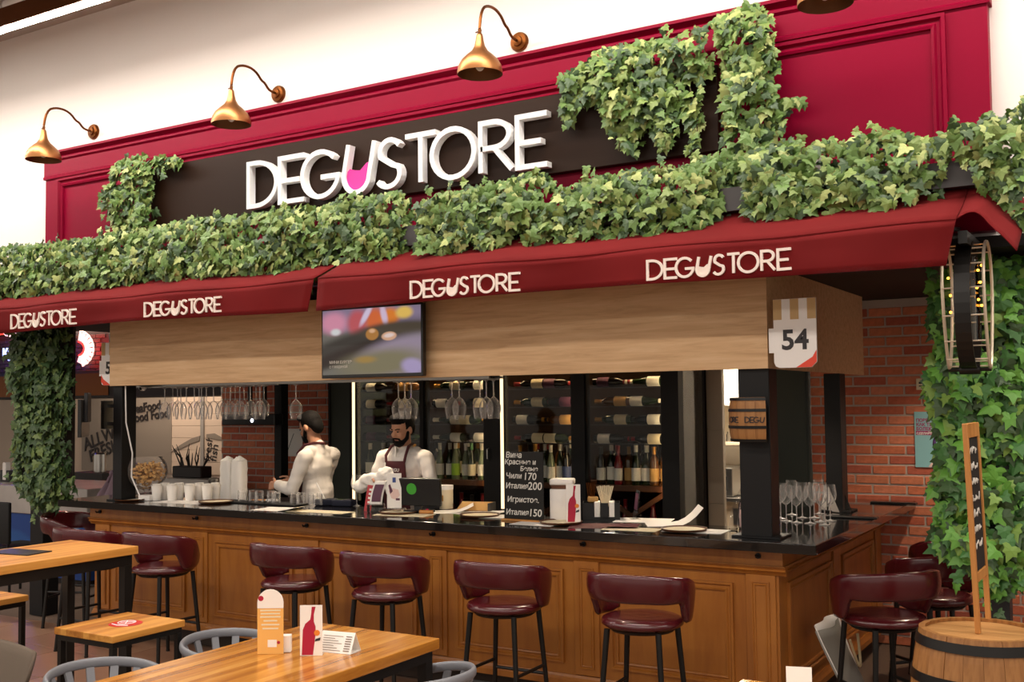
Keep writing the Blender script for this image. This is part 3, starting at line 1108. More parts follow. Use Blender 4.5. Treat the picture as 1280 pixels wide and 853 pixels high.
picture('tv_picture', '#6E6A62', [
    (0.5, 0.86, 0.9, 0.20, 0, '#8A7A92', 0.4), (0.12, 0.80, 0.14, 0.16, 0, '#D890A8', 0.5), (0.37, 0.78, 0.10, 0.20, 0, '#C25A60', 0.4),
    (0.55, 0.78, 0.09, 0.22, 0, '#D86A38', 0.4), (0.70, 0.84, 0.09, 0.14, 0, '#E08030', 0.4), (0.84, 0.90, 0.08, 0.09, 0, '#E8C060', 0.4),
    (0.46, 0.90, 0.03, 0.16, -20, '#D8C8E0', 0.5), (0.64, 0.88, 0.03, 0.16, 8, '#D8C0D8', 0.5),
    (0.32, 0.42, 0.75, 0.20, 24, '#3A3530', 0.35), (0.24, 0.30, 0.50, 0.10, 26, '#2A1E1A', 0.5), (0.80, 0.66, 0.40, 0.10, 4, '#4A4034', 0.4),
    (0.85, 0.26, 0.50, 0.28, 18, '#98889A', 0.3), (0.62, 0.16, 0.42, 0.20, 10, '#7C7458', 0.5), (0.45, 0.22, 0.10, 0.05, 0, '#A08040', 0.6),
    (0.92, 0.10, 0.10, 0.12, 30, '#A898C0', 0.4), (0.14, 0.66, 0.05, 0.05, 0, '#D8D8D8', 0.5),
    (0.52, 0.60, 0.065, 0.09, 0, '#B07838', 0.15), (0.52, 0.65, 0.03, 0.03, 0, '#E0B088', 0.5), (0.69, 0.56, 0.075, 0.065, 15, '#D8A888', 0.15), (0.69, 0.57, 0.05, 0.03, 15, '#E8D0C8', 0.4)], 0.36)
mg = 0.014
so = MB().box(a.x + mg, b.x - mg, TY + 0.003, TY + 0.0055, b.z + mg * 1.6, tvz1 - mg).build('screen', 'tv_picture', tv)
put_text('screen_caption', 'МИНИ БУРГЕР', 0.028, 'chalk_white', (a.x + 0.075, TY + 0.002, b.z + 0.10), tv, depth=0.001)
put_text('screen_caption', 'С ГОВЯДИНОЙ', 0.022, 'chalk_white', (a.x + 0.075, TY + 0.002, b.z + 0.07), tv, depth=0.001)

# ================================================================== bar stools
def make_stool():
    t = thing('bar_stool', 'burgundy leather bar stool', 'stool', (0, 0, 0), 0, 'burgundy bar stools')
    # seat cushion
    pr = [(0.0, 0.634), (0.17, 0.634), (0.205, 0.640), (0.222, 0.652), (0.225, 0.664), (0.216, 0.680), (0.195, 0.689), (0.14, 0.693), (0.0, 0.689)]
    m1 = MB().lathe(pr, (0, 0, 0), 36)
    m1.xf(Matrix.Diagonal((1.0, 0.98, 1, 1)))
    m1.build('seat', 'burgundy', t, 'all', False)
    # wrap-around backrest
    TH = math.radians(128)
    nth, ns = 56, 16
    vs, fs = [], []

    def ss(x, a, b):
        x = max(0.0, min(1.0, (x - a) / (b - a)))
        return x * x * (3 - 2 * x)
    for i in range(nth + 1):
        th = -TH + 2 * TH * i / nth
        d = abs(math.degrees(th))
        zt = 0.948 - 0.038 * (1 - math.cos(math.radians(d))) - 0.025 * ss(d, 80, 112) - 0.09 * ss(d, 104, 130)
        zb = 0.795 - 0.008 * ss(d, 20, 55) - 0.115 * ss(d, 68, 86) + 0.02 * ss(d, 112, 128)
        zm, hz = (zt + zb) / 2, (zt - zb) / 2
        th_half = 0.021 - 0.006 * ss(d, 100, 128)
        for k in range(ns):
            q = 2 * PI * k / ns
            cx, sx = math.cos(q), math.sin(q)
            e = 0.45
            u = math.copysign(abs(cx) ** e, cx) * th_half
            w = math.copysign(abs(sx) ** 0.75, sx)
            z = zm + hz * w
            fr = ss(d, 55, 95)
            R_ = (0.236 + 0.046 * ss(z, 0.65, 0.87)) * (1 - fr) + (0.254 + 0.018 * ss(z, 0.65, 0.87)) * fr - 0.008 * ss(d, 95, 128)
            r = R_ + u
            vs.append((r * math.sin(th), -r * math.cos(th) * 0.96, z))
    for i in range(nth):
        for k in range(ns):
            fs.append((i * ns + k, i * ns + (k + 1) % ns, (i + 1) * ns + (k + 1) % ns, (i + 1) * ns + k))
    fs += [tuple(range(ns)), tuple(range((nth + 1) * ns - 1, nth * ns - 1, -1))]
    MB().add(vs, fs).build('backrest', 'burgundy', t, 'all', False)
    A, B_ = 0.145, 0.19
    for sx in (-1, 1):
        for sy in (-1, 1):
            MB().cyl((sx * A, sy * A, 0.632), (sx * B_, sy * B_, 0.012), 0.0165, 0.013, 12).cyl((sx * B_, sy * B_, 0.012), (sx * B_, sy * B_, 0.0), 0.015, n=10).build('leg', 'metal_black', t, True, False)
    f = lambda z: A + (B_ - A) * (0.632 - z) / 0.632
    for z, e in ((0.25, 'y'), (0.30, 'x')):
        q = f(z)
        for s in (-1, 1):
            if e == 'x':
                MB().cyl((s * q, -q, z), (s * q, q, z), 0.010, n=8).build('stretcher', 'metal_black', t, True, False)
            else:
                MB().cyl((-q, s * q, z), (q, s * q, z), 0.010, n=8).build('stretcher', 'metal_black', t, True, False)
    MB().lathe([(0, 0.61), (0.17, 0.615), (0.19, 0.633), (0, 0.633)], (0, 0, 0), 24).build('seat_base', 'metal_black', t, True, False)
    return t


st = make_stool()
stool_list = [
    ((-2.405, 5.300), 0.05, 'burgundy bar stool at the front, rightmost of the row along the counter'),
    ((-3.292, 5.320), 0.02, 'burgundy bar stool below the chalkboard, second from the right of the front row'),
    ((-4.158, 5.320), 0.03, 'burgundy bar stool right behind the wooden table corner, its back to the viewer'),
    ((-4.953, 5.340), -0.02, 'burgundy bar stool behind the white tent card, left of two close together'),
    ((-6.257, 5.360), -0.05, 'burgundy bar stool behind the small low table'),
    ((-6.991, 5.320), -0.04, 'burgundy bar stool behind the high table, its seat hidden'),
    ((-7.92, 5.86), -1.2, 'burgundy bar stool at the left end of the bar, pushed under the worktop'),
    ((-1.29, 5.97), 0.80, 'burgundy bar stool beside the tote bag, nearest on the right side'),
    ((-1.16, 6.72), 0.85, 'burgundy bar stool in the middle on the right side, mostly hidden'),
    ((-1.19, 7.55), 0.95, 'burgundy bar stool against the brick wall, half behind the ivy'),
]
for i, (p, rz, lab) in enumerate(stool_list):
    place(st if i == 0 else copy_tree(st), (p[0], p[1], 0), rz, lab, 'burgundy bar stools')


# ================================================================== tables
def table(name, label, x0, x1, y0, y1, h, th, m, group=None, leg=0.04, low=False, apron=0.05, corner_legs=None):
    t = thing(name, label, 'table', ((x0 + x1) / 2, (y0 + y1) / 2, 0), 0, group)
    MB().bbox(x0, x1, y0, y1, h - th, h, 0.004, 2).build('tabletop', m, t)
    i = 0.025
    mb = MB()
    zt = h - th - 0.001
    mb.box(x0 + i, x1 - i, y0 + i, y0 + i + leg, zt - apron, zt).box(x0 + i, x1 - i, y1 - i - leg, y1 - i, zt - apron, zt)
    mb.box(x0 + i, x0 + i + leg, y0 + i + leg, y1 - i - leg, zt - apron, zt).box(x1 - i - leg, x1 - i, y0 + i + leg, y1 - i - leg, zt - apron, zt)
    mb.build('frame', 'metal_black', t)
    for x in (x0 + i, x1 - i - leg):
        for y in (y0 + i, y1 - i - leg):
            MB().box(x, x + leg, y, y + leg, 0, zt - apron - 0.0005).build('leg', 'metal_black', t)
    if not low:
        for x in (x0 + i, x1 - i - leg):
            MB().box(x + 0.008, x + leg - 0.008, y0 + i + leg, y1 - i - leg, 0.22, 0.245).build('stretcher', 'metal_black', t)
    return t


q0, q1 = onZ(403, 778, 0.75), onZ(547, 799, 0.75)
TX0, TX1, TYB = q0.x, q1.x, (q0.y + q1.y) / 2
TX0 = (q0.x + onZ(120, 848, 0.75).x) / 2
table('dining_table', 'oak butcher-block dining table in the foreground with menus and cards', TX0, TX1, TYB - 1.75, TYB, 0.75, 0.05, 'table_wood_y', low=True, leg=0.05, apron=0.05)
h0, h1 = onZ(172, 683, 1.05), onZ(90, 675, 1.05)
HX0, HX1, HYB = h1.x, h0.x, (h0.y + h1.y) / 2
table('high_table', 'high oak butcher-block table on a black frame at the left edge', HX0, HX1, HYB - 1.7, HYB, 1.05, 0.045, 'stool_wood', leg=0.05, apron=0.06)
SZ = 0.72
l0 = [onZ(p[0], p[1], SZ) for p in ((225, 772), (143, 765), (85, 785), (147, 800))]
LX0, LX1 = (l0[1].x + l0[2].x) / 2, (l0[0].x + l0[3].x) / 2
LY0, LY1 = (l0[2].y + l0[3].y) / 2, (l0[0].y + l0[1].y) / 2


def wooden_stool(label, x0, x1, y0, y1, h):
    t = thing('wooden_stool', label, 'stool', ((x0 + x1) / 2, (y0 + y1) / 2, 0), 0, 'square oak stools')
    MB().bbox(x0, x1, y0, y1, h - 0.035, h, 0.004, 2).build('seat', 'stool_wood', t)
    g, i = 0.028, 0.012
    zt = h - 0.036
    MB().box(x0 + i, x1 - i, y0 + i, y0 + i + g, zt - g, zt).box(x0 + i, x1 - i, y1 - i - g, y1 - i, zt - g, zt).box(x0 + i, x0 + i + g, y0 + i + g, y1 - i - g, zt - g, zt).box(x1 - i - g, x1 - i, y0 + i + g, y1 - i - g, zt - g, zt).build('frame', 'metal_black', t)
    for x in (x0 + i, x1 - i - g):
        for y in (y0 + i, y1 - i - g):
            MB().box(x, x + g, y, y + g, 0, zt - g - 0.0005).build('leg', 'metal_black', t)
        MB().box(x + 0.005, x + g - 0.005, y0 + i + g, y1 - i - g, 0.2, 0.22).build('stretcher', 'metal_black', t)
    return t


wooden_stool('square oak stool with a round red sticker beside the high table', LX0, LX1, LY0, LY1, SZ)
c = onZ(157, 780, SZ)
stk = thing('round_sticker', 'round red sticker with a crossed white sign on the oak stool', 'sticker', (c.x, c.y, SZ + 0.001))
MB().lathe([(0, 0.0008), (0.085, 0.0008), (0.085, 0.0), (0, 0)], (0, 0, 0), 36).build('disc', 'sticker_red', stk, False, False)
MB().tube([(0.045 * math.cos(k * 0.3) - 0.015, 0.045 * math.sin(k * 0.3) + 0.02, 0.0015) for k in range(22)], 0.0022, 5).tube([(-0.045, 0.05, 0.0015), (0.01, -0.01, 0.0015)], 0.0022, 5).tube([(0.01, 0.05, 0.0015), (-0.04, 0.0, 0.0015)], 0.0022, 5).tube([(-0.05, -0.045, 0.0015), (0.0, -0.055, 0.0015), (0.06, -0.035, 0.0015)], 0.003, 5).build('sign_mark', 'letter_white', stk, False, False)
# a table corner at the lower left and one at the lower right
e = onZ(36, 744, SZ)
wooden_stool('square oak stool tucked under the high table at the left edge', e.x - 0.42, e.x, e.y - 0.42, e.y, SZ)
e = onZ(928, 849, 0.75)
table('near_table', 'oak table at the bottom edge, only its corner showing', e.x, e.x + 0.75, e.y - 0.75, e.y, 0.75, 0.045, 'table_wood_y', low=True)
e2 = onZ(1012, 852, 0.75)
tcd = thing('tent_card', 'blank white folded card standing at the bottom edge below the tote bag', 'card', (e2.x, min(e2.y - 0.03, e.y - 0.05), 0.751), 0.3)
MB().add([(-0.047, -0.02, 0), (0.047, -0.02, 0), (0.047, 0, 0.085), (-0.047, 0, 0.085), (-0.047, 0.02, 0), (0.047, 0.02, 0), (-0.045, -0.018, 0), (0.045, -0.018, 0), (0.045, 0, 0.08), (-0.045, 0, 0.08), (0.045, 0.018, 0), (-0.045, 0.018, 0)],
         [(0, 1, 2, 3), (3, 2, 5, 4), (6, 9, 8, 7), (9, 11, 10, 8), (0, 6, 7, 1), (4, 5, 10, 11)]).build('folded_sheet', 'white_paper', tcd, False, False)


# ================================================================== chairs
def make_chair():
    """grey moulded chair: bent top rail on flat slats"""
    t = thing('slatted_chair', 'grey chair', 'chair', (0, 0, 0), 0, 'grey slatted chairs')
    rx, ry = 0.27, 0.25
    # top rail: horseshoe open to the front (+y)
    path = []
    for k in range(41):
        th = math.radians(-118 + 236 * k / 40)
        path.append(Vector((rx * math.sin(th), -ry * math.cos(th), 0.62 - 0.05 * (abs(th) / 2.06) ** 2)))
    vs, fs = [], []
    n = 10
    for i, p in enumerate(path):
        rad = Vector((p.x / rx, p.y / ry, 0)).normalized()
        for j in range(n):
            q = 2 * PI * j / n
            vs.append(p + rad * (0.013 * math.cos(q)) + Vector((0, 0, 0.024 * math.sin(q))))
    for i in range(40):
        fs += [(i * n + j, i * n + (j + 1) % n, (i + 1) * n + (j + 1) % n, (i + 1) * n + j) for j in range(n)]
    fs += [tuple(range(n)), tuple(range(41 * n - 1, 40 * n - 1, -1))]
    MB().add(vs, fs).build('top_rail', 'grey_plastic', t, 'all', False)
    for k in range(9):
        th = math.radians(-100 + 200 * k / 8)
        p = Vector((rx * math.sin(th), -ry * math.cos(th), 0.605 - 0.05 * (abs(th) / 2.06) ** 2))
        b = Vector((0.20 * math.sin(th), -0.19 * math.cos(th), 0.425))
        tg = Vector((math.cos(th), math.sin(th), 0))
        rad = Vector((math.sin(th), -math.cos(th), 0))
        mb = MB()
        w, d = 0.019, 0.006
        vs = [b + tg * sx * w + rad * sy * d for sx, sy in ((-1, -1), (1, -1), (1, 1), (-1, 1))] + [p + tg * sx * w + rad * sy * d for sx, sy in ((-1, -1), (1, -1), (1, 1), (-1, 1))]
        mb.add(vs, [(3, 2, 1, 0), (4, 5, 6, 7), (0, 1, 5, 4), (1, 2, 6, 5), (2, 3, 7, 6), (3, 0, 4, 7)]).build('slat', 'grey_plastic', t, False, False)
    m1 = MB().lathe([(0, 0.40), (0.2, 0.40), (0.225, 0.408), (0.228, 0.422), (0.2, 0.432), (0, 0.426)], (0, 0, 0), 32).xf(Matrix.Diagonal((1, 0.95, 1, 1)))
    m1.build('seat', 'grey_plastic', t, 'all', False)
    for sx in (-1, 1):
        for sy in (-1, 1):
            MB().cyl((sx * 0.15, sy * 0.14, 0.401), (sx * 0.2, sy * 0.19, 0), 0.016, 0.012, 10).build('leg', 'grey_plastic', t, True, False)
    return t


ch = make_chair()
r1, r2, r3 = onZ(290, 780, 0.645), onZ(148, 816, 0.645), onZ(545, 818, 0.645)
place(ch, (r1.x + 0.24, r1.y - 0.22, 0), -PI / 2 + 0.1, 'grey slatted chair on the far side of the foreground table, beside the orange card')
place(copy_tree(ch), (r2.x + 0.20, r2.y - 0.22, 0), -PI / 2 + 0.12, 'grey slatted chair in front of the oak stool at the bottom edge')
place(copy_tree(ch), (r3.x + 0.06, r3.y - 0.23, 0), PI / 2 - 0.1, 'grey slatted chair on the right side of the foreground table')

tc_ = thing('upholstered_chair', 'taupe upholstered tub chair with black legs at the bottom left', 'chair', (0, 0, 0))
rr = onZ(30, 785, 0.78)
place(tc_, (rr.x + 0.10, rr.y - 0.24, 0), -0.9)
vs, fs = [], []
nth, ns = 36, 12
for i in range(nth + 1):
    th = math.radians(-115 + 230 * i / nth)
    d = abs(th) / math.radians(115)
    zt, zb = 0.78 - 0.12 * d ** 2, 0.46
    for k in range(ns):
        q = 2 * PI * k / ns
        z = (zt + zb) / 2 + (zt - zb) / 2 * math.copysign(abs(math.sin(q)) ** 0.7, math.sin(q))
        r = 0.19 + 0.10 * max(0.0, (z - zb) / (zt - zb)) ** 0.8 + 0.018 * math.copysign(abs(math.cos(q)) ** 0.5, math.cos(q))
        vs.append((r * math.sin(th), -r * math.cos(th), z))
for i in range(nth):
    fs += [(i * ns + k, i * ns + (k + 1) % ns, (i + 1) * ns + (k + 1) % ns, (i + 1) * ns + k) for k in range(ns)]
fs += [tuple(range(ns)), tuple(range((nth + 1) * ns - 1, nth * ns - 1, -1))]
MB().add(vs, fs).build('shell', 'taupe_fabric', tc_, 'all', False)
MB().lathe([(0, 0.41), (0.19, 0.41), (0.215, 0.43), (0.215, 0.47), (0.19, 0.485), (0, 0.49)], (0, 0, 0), 30).build('seat', 'taupe_fabric', tc_, 'all', False)
for sx in (-1, 1):
    for sy in (-1, 1):
        MB().tube([(sx * 0.12, sy * 0.12, 0.415), (sx * 0.19, sy * 0.18, 0.40), (sx * 0.21, sy * 0.20, 0.33), (sx * 0.25, sy * 0.24, 0.0)], 0.012, 8).build('leg', 'metal_black', tc_, True, False)
    MB().cyl((sx * 0.228, -0.218, 0.2), (sx * 0.228, 0.218, 0.2), 0.009, n=8).build('stretcher', 'metal_black', tc_, True, False)

# ------------------------------------------------------------------ things on the foreground table
Z0 = 0.751
p = onZ(338, 818, Z0)
w = 0.115
oc = thing('menu_stand', 'tall orange menu card with a white rounded top on the foreground table', 'menu', (p.x, p.y, Z0), 0.55)
h = onY(338, 737, p.y).z - Z0
poly = [(-w / 2, 0), (w / 2, 0), (w / 2, h * 0.70), (-w / 2, h * 0.70)]
MB().prism(poly, 0, 0.003, 'xz').build('orange_print', 'card_orange', oc, False, False)
top = [(-w / 2, h * 0.705)] + [(w / 2, h * 0.705)] + [(w / 2 * math.cos(math.radians(a_)), h - w / 2 + w / 2 * math.sin(math.radians(a_))) for a_ in range(0, 181, 15)]
MB().prism(top, 0, 0.003, 'xz').build('white_top', 'white_paper', oc, False, False)
MB().box(-0.012, 0.028, -0.001, -0.0003, 0.03, 0.062).build('white_patch', 'white_paper', oc, False, False)
mk = MB()
for k, (zz, ww) in enumerate(((0.66, 0.09), (0.61, 0.085), (0.56, 0.09), (0.50, 0.06), (0.44, 0.08), (0.38, 0.07))):
    mk.box(-ww / 2, ww / 2, -0.001, -0.0003, h * zz, h * zz + 0.007)
mk.build('print_lines', 'cream', oc, False, False)
MB().lathe([(0, -0.001), (0.007, -0.001), (0.007, 0), (0, 0)], (0.036, 0, 0.05), 10, 'y').lathe([(0, -0.001), (0.012, -0.001), (0.012, 0), (0, 0)], (-0.042, 0, h * 0.86), 10, 'y').build('print_dots', 'print_wine', oc, False, False)
MB().box(-w / 2, w / 2, 0.0035, 0.05, 0, 0.004).build('foot', 'acrylic', oc, False, False)

p = onZ(358, 815, Z0)
sbx = MB().bbox(-0.022, 0.022, -0.018, 0.018, 0, 0.075, 0.003, 2).build('salt_box', 'white_paint')
sbx.location = (p.x, p.y, Z0)
sbx.rotation_euler = (0, 0, 0.55)
tag(sbx, 'small plain white box beside the orange menu card', 'box')

p = onZ(389, 820, Z0)
mc = thing('menu_card', 'white menu card with a dark red bottle print on the foreground table', 'menu', (p.x, p.y, Z0), 0.55)
w, h = 0.098, onY(389, 757, p.y).z - Z0
MB().box(-w / 2, w / 2, 0, 0.003, 0, h).build('sheet', 'white_paper', mc, False, False)


def bottle_print(parent, w, h, dy=-0.0008):
    s = h
    pts = [(-0.42, 0.0), (0.08, 0.0), (0.20, 0.42), (0.20, 0.56), (0.12, 0.66), (0.12, 0.80), (0.20, 0.955), (0.03, 0.955), (0.0, 0.80), (-0.04, 0.70), (-0.26, 0.62), (-0.37, 0.50)]
    MB().prism([(a_ * w, b_ * s + 0.003) for a_, b_ in pts], dy, -0.0002, 'xz').build('bottle_print', 'print_wine', parent, False, False)
    MB().lathe([(0, dy * 1.6), (0.013, dy * 1.6), (0.013, -0.0002), (0, -0.0002)], (0.26 * w, 0, 0.45 * s), 14, 'y').build('logo_print', 'print_orange', parent, False, False)
    MB().prism([(0.16 * w, 0.28 * s), (0.40 * w, 0.30 * s), (0.42 * w, 0.36 * s), (0.20 * w, 0.33 * s)], dy * 1.6, -0.0002, 'xz').build('corner_print', 'print_dark', parent, False, False)


bottle_print(mc, w, h)
MB().box(-w / 2, w / 2, 0.0035, 0.045, 0, 0.003).build('foot', 'acrylic', mc, False, False)
p = onZ(424, 814, Z0)
tt = thing('tent_menu', 'white printed menu folded into a triangular tent on the foreground table', 'menu', (p.x, p.y, Z0), 0.15)
prf = [(-0.045, 0), (0.0, 0.085), (0.045, 0)]
vs = [(x_, y_, z_) for x_ in (-0.085, 0.085) for y_, z_ in prf]
mb = MB().add(vs, [(0, 3, 4, 1), (1, 4, 5, 2), (0, 2, 5, 3)])
o = mb.build('folded_sheet', 'white_paper', tt, False, False)
sm = o.modifiers.new('t', 'SOLIDIFY'); sm.thickness = 0.002
ln = MB()
for k in range(7):
    f_ = 0.12 + 0.11 * k
    y_, z_ = -0.045 + 0.045 * f_, 0.085 * f_
    ln.box(-0.07, 0.03 - 0.02 * (k % 3), y_ - 0.0032, y_ - 0.0022, z_, z_ + 0.0022)
    ln.box(0.045, 0.075, y_ - 0.0032, y_ - 0.0022, z_, z_ + 0.004)
ln.build('print_lines', 'stall_grey', tt, False, False)

# menu on the high table
p = onZ(30, 692, 1.051)
mo = MB().bbox(-0.21, 0.10, -0.07, 0.10, 0, 0.006, 0.001, 1).build('menu_folder', 'menu_dark')
mo.location = (p.x, p.y, 1.0505)
mo.rotation_euler = (0, 0, 0.15)
tag(mo, 'flat dark menu folder lying on the high table', 'menu')

# ================================================================== oak barrel with a chalkboard on the right
BC = Vector((-0.635, 4.74, 0))
BH = 0.90
br = thing('oak_barrel', 'large oak barrel with black hoops standing at the lower right', 'barrel', BC)


def brad(z):
    t_ = (z / BH - 0.5) * 2
    return 0.292 - 0.052 * t_ * t_


NS = 22
stave_me = []
for v_ in range(3):
    mb = MB()
    da = PI / NS * 0.985
    zs = [BH * k / 10 for k in range(11)]
    vs, fs = [], []
    for z in zs:
        for (s_, d_) in ((-1, 0), (1, 0), (1, -0.025), (-1, -0.025)):
            r = brad(z) + d_ + 0.0015 * v_
            vs.append((r * math.sin(s_ * da), -r * math.cos(s_ * da), z))
    for i in range(10):
        o_, q_ = 4 * i, 4 * i + 4
        fs += [(o_ + k, o_ + (k + 1) % 4, q_ + (k + 1) % 4, q_ + k) for k in range(4)]
    fs += [(0, 1, 2, 3), (40, 43, 42, 41)]
    stave_me.append(mb.add(vs, fs).mesh('stave', 'stave_wood'))
for k in range(NS):
    o = link('stave', stave_me[k % 3], br, False)
    o.rotation_euler = (0, 0, 2 * PI * k / NS)
for z0_, z1_ in ((0.842, 0.880), (0.700, 0.738), (0.165, 0.203), (0.015, 0.053)):
    pr = [(brad(z0_) + 0.003, z0_), (brad(z0_) + 0.007, z0_), (brad(z1_) + 0.007, z1_), (brad(z1_) + 0.003, z1_), (brad(z0_) + 0.003, z0_)]
    MB().lathe(pr, (0, 0, 0), 44).build('hoop', 'metal_black', br, True, False)
MB().lathe([(0, 0.886), (brad(0.88) - 0.026, 0.886), (brad(0.88) - 0.026, 0.862), (0, 0.862)], (0, 0, 0), 40).build('head', 'barrel_head_wood', br, False, False)
MB().lathe([(0, 0.03), (0.22, 0.03), (0.22, 0.05), (0, 0.05)], (0, 0, 0), 24).build('bottom', 'stave_wood', br, False, False)

HB = 0.887
f0 = onZ(1222, 793, HB)
ck = thing('chalkboard_easel', 'narrow wooden framed chalkboard easel standing on the oak barrel, seen edge on', 'chalkboard', (f0.x, f0.y, HB))
dirv = Vector((f0.x, f0.y, 0)).normalized()
# board plane runs away from the viewer, turned a little so its right face shows
ang = math.atan2(dirv.y, dirv.x) - math.radians(9)
ck.rotation_euler = (0, 0, ang)
WB, HBd = 0.30, 0.93
hz = onY(1211, 530, f0.y).z - HB
lean = 0.025


def rail(x0, x1, y0, y1, z0, z1, nm='rail', m='frame_wood', par=None):
    o_ = MB().bbox(x0, x1, y0, y1, z0, z1, 0.002, 1)
    # lean back: y grows with height
    for i_ in range(len(o_.v)):
        o_.v[i_] = Vector((o_.v[i_].x, o_.v[i_].y + lean * o_.v[i_].z / hz, o_.v[i_].z))
    return o_.build(nm, m, par or ck, False, False)


rail(0, 0.03, -0.010, 0.010, 0, hz)
rail(WB - 0.03, WB, -0.010, 0.010, 0, hz)
rail(0.033, WB - 0.033, -0.009, 0.009, hz - 0.06, hz)
rail(0.033, WB - 0.033, -0.009, 0.009, 0.20, 0.24)
bo = rail(0.033, WB - 0.033, -0.004, 0.004, 0.241, hz - 0.061, 'board', 'chalk_black')
for k in range(9):
    z_ = hz - 0.13 - k * 0.065
    if z_ < 0.27: break
    x_ = 0.05
    q_ = []
    while x_ < WB - 0.08:
        q_.append((x_, -0.0055 + lean * z_ / hz, z_ + random.uniform(0, 0.034)))
        x_ += 0.009
    MB().tube(q_, 0.0026, 4).build('chalk_writing', 'chalk_white', ck, False, False)

# ------------------------------------------------------------------ tote bag leaning on the bar side
tb = thing('tote_bag', 'grey canvas tote bag with rope handle leaning against the right bar side', 'bag', (-1.50, 6.18, 0))
tilt = 0.12


def tote(u, v):
    x = -0.02 + 0.08 * (1 - v) - 0.12 * v
    y = -0.22 + 0.44 * u
    return (x + 0.012 * math.sin(u * 9 + v * 4), y + 0.02 * math.sin(v * 5), 0.0 + 0.56 * v)


for nm, off, m_ in (('front_sheet', 0.035, 'canvas_grey'), ('back_sheet', -0.035, 'white_paint')):
    o = MB().grid(lambda u, v: Vector(tote(u, v)) + Vector((off * (1 - abs(2 * u - 1) ** 3), 0, 0.02 if off < 0 else 0)), 14, 12).build(nm, m_, tb, 'all', False)
    sm = o.modifiers.new('t', 'SOLIDIFY'); sm.thickness = 0.004
MB().tube([(0.0 + 0.03 * math.sin(PI * k / 12), -0.09 + 0.18 * k / 12, 0.50 - 0.16 * math.sin(PI * k / 12)) for k in range(13)], 0.008, 6).build('rope_handle', 'rope', tb, True, False)
wr = MB()
for k in range(6):
    yk = -0.15 + k * 0.055
    wr.tube([(0.105, yk, 0.05), (0.093, yk + 0.02, 0.10), (0.105, yk + 0.04, 0.05), (0.096, yk + 0.03, 0.09)], 0.004, 4)
MB().grid(lambda u, v: (0.105 - 0.03 * v, -0.2 + 0.4 * u, 0.012 + 0.13 * v), 6, 3).build('dark_band', 'canvas_dark', tb, False, False)
for i_ in range(len(wr.v)): wr.v[i_].x += 0.002
wr.build('white_script', 'white_paint', tb, False, False)

# ------------------------------------------------------------------ number signs
s0, s1 = onY(966, 375, 5.70), onY(1021.5, 459, 5.70)
ns = thing('number_sign', 'white stall number sign 54 with tan stripes beside the fascia corner', 'sign', ((s0.x + s1.x) / 2, 5.70, s1.z), 0, 'stall number signs')
W_, H_ = s1.x - s0.x, s0.z - s1.z


def number_sign(t, W_, H_, num, mir=1):
    c_ = 0.03
    MB().prism([(-W_ / 2, c_), (-W_ / 2 + c_ * 0.3, c_ * 0.3), (-W_ / 2 + c_, 0), (W_ / 2 - c_, 0), (W_ / 2, c_), (W_ / 2, H_), (-W_ / 2, H_)], 0, 0.012, 'xz').build('plate', 'white_paint', t, False, False)
    for k in (0, 2, 4):
        MB().box(-W_ / 2 + k * W_ / 5, -W_ / 2 + (k + 1) * W_ / 5, -0.0015, -0.0003, H_ * 0.70, H_ - 0.001).build('stripe', 'sign_tan', t, False, False)
    MB().prism([(mir * q_, w_) for q_, w_ in ((W_ * 0.02, 0.001), (W_ / 2 - c_, 0.001), (W_ / 2 - 0.001, c_), (W_ / 2 - 0.001, H_ * 0.25), (W_ * 0.40, H_ * 0.15))], -0.0015, -0.0003, 'xz').build('red_corner', 'sign_red', t, False, False)
    me = text_mesh(num, H_ * 0.40, 'print_dark', depth=0.0012, align='CENTER', bold=0.004)
    me.transform(Matrix.Translation((0, -0.001, H_ * 0.27)))
    link('number', me, t, False)
    MB().box(-W_ / 2 - 0.028, -W_ / 2 - 0.0005, 0.002, 0.011, H_ * 0.22, H_ * 0.58).build('bracket', 'white_paint', t, False, False)


number_sign(ns, W_, H_, '54')
s55 = onY(137, 440, 5.85)
n2 = thing('number_sign', 'white stall number sign 55 half hidden behind the fascia end', 'sign', (s55.x + 0.02, 5.85, onY(130, 482, 5.85).z), 0, 'stall number signs')
number_sign(n2, 0.25, 0.36, '55', -1)
MB().cyl((0.1, 0.02, 0.38), (0.1, 0.02, 2.6 - n2.location.z), 0.008, n=6).build('hanger', 'metal_black', n2, False, False)

# ------------------------------------------------------------------ small barrel on the corner post
PXC, PYC = FX1 - 0.085, 5.815
zb0, zb1 = onY(935, 553, 5.66).z, onY(935, 497, 5.66).z
RBm = 0.17
SBc = Vector((PXC, PYC, zb0))
sbr = thing('small_barrel', 'small oak barrel with black hoops hung on the corner post', 'barrel', SBc)
HS = zb1 - zb0


def srad(z):
    t_ = (z / HS - 0.5) * 2
    return RBm - 0.012 * t_ * t_


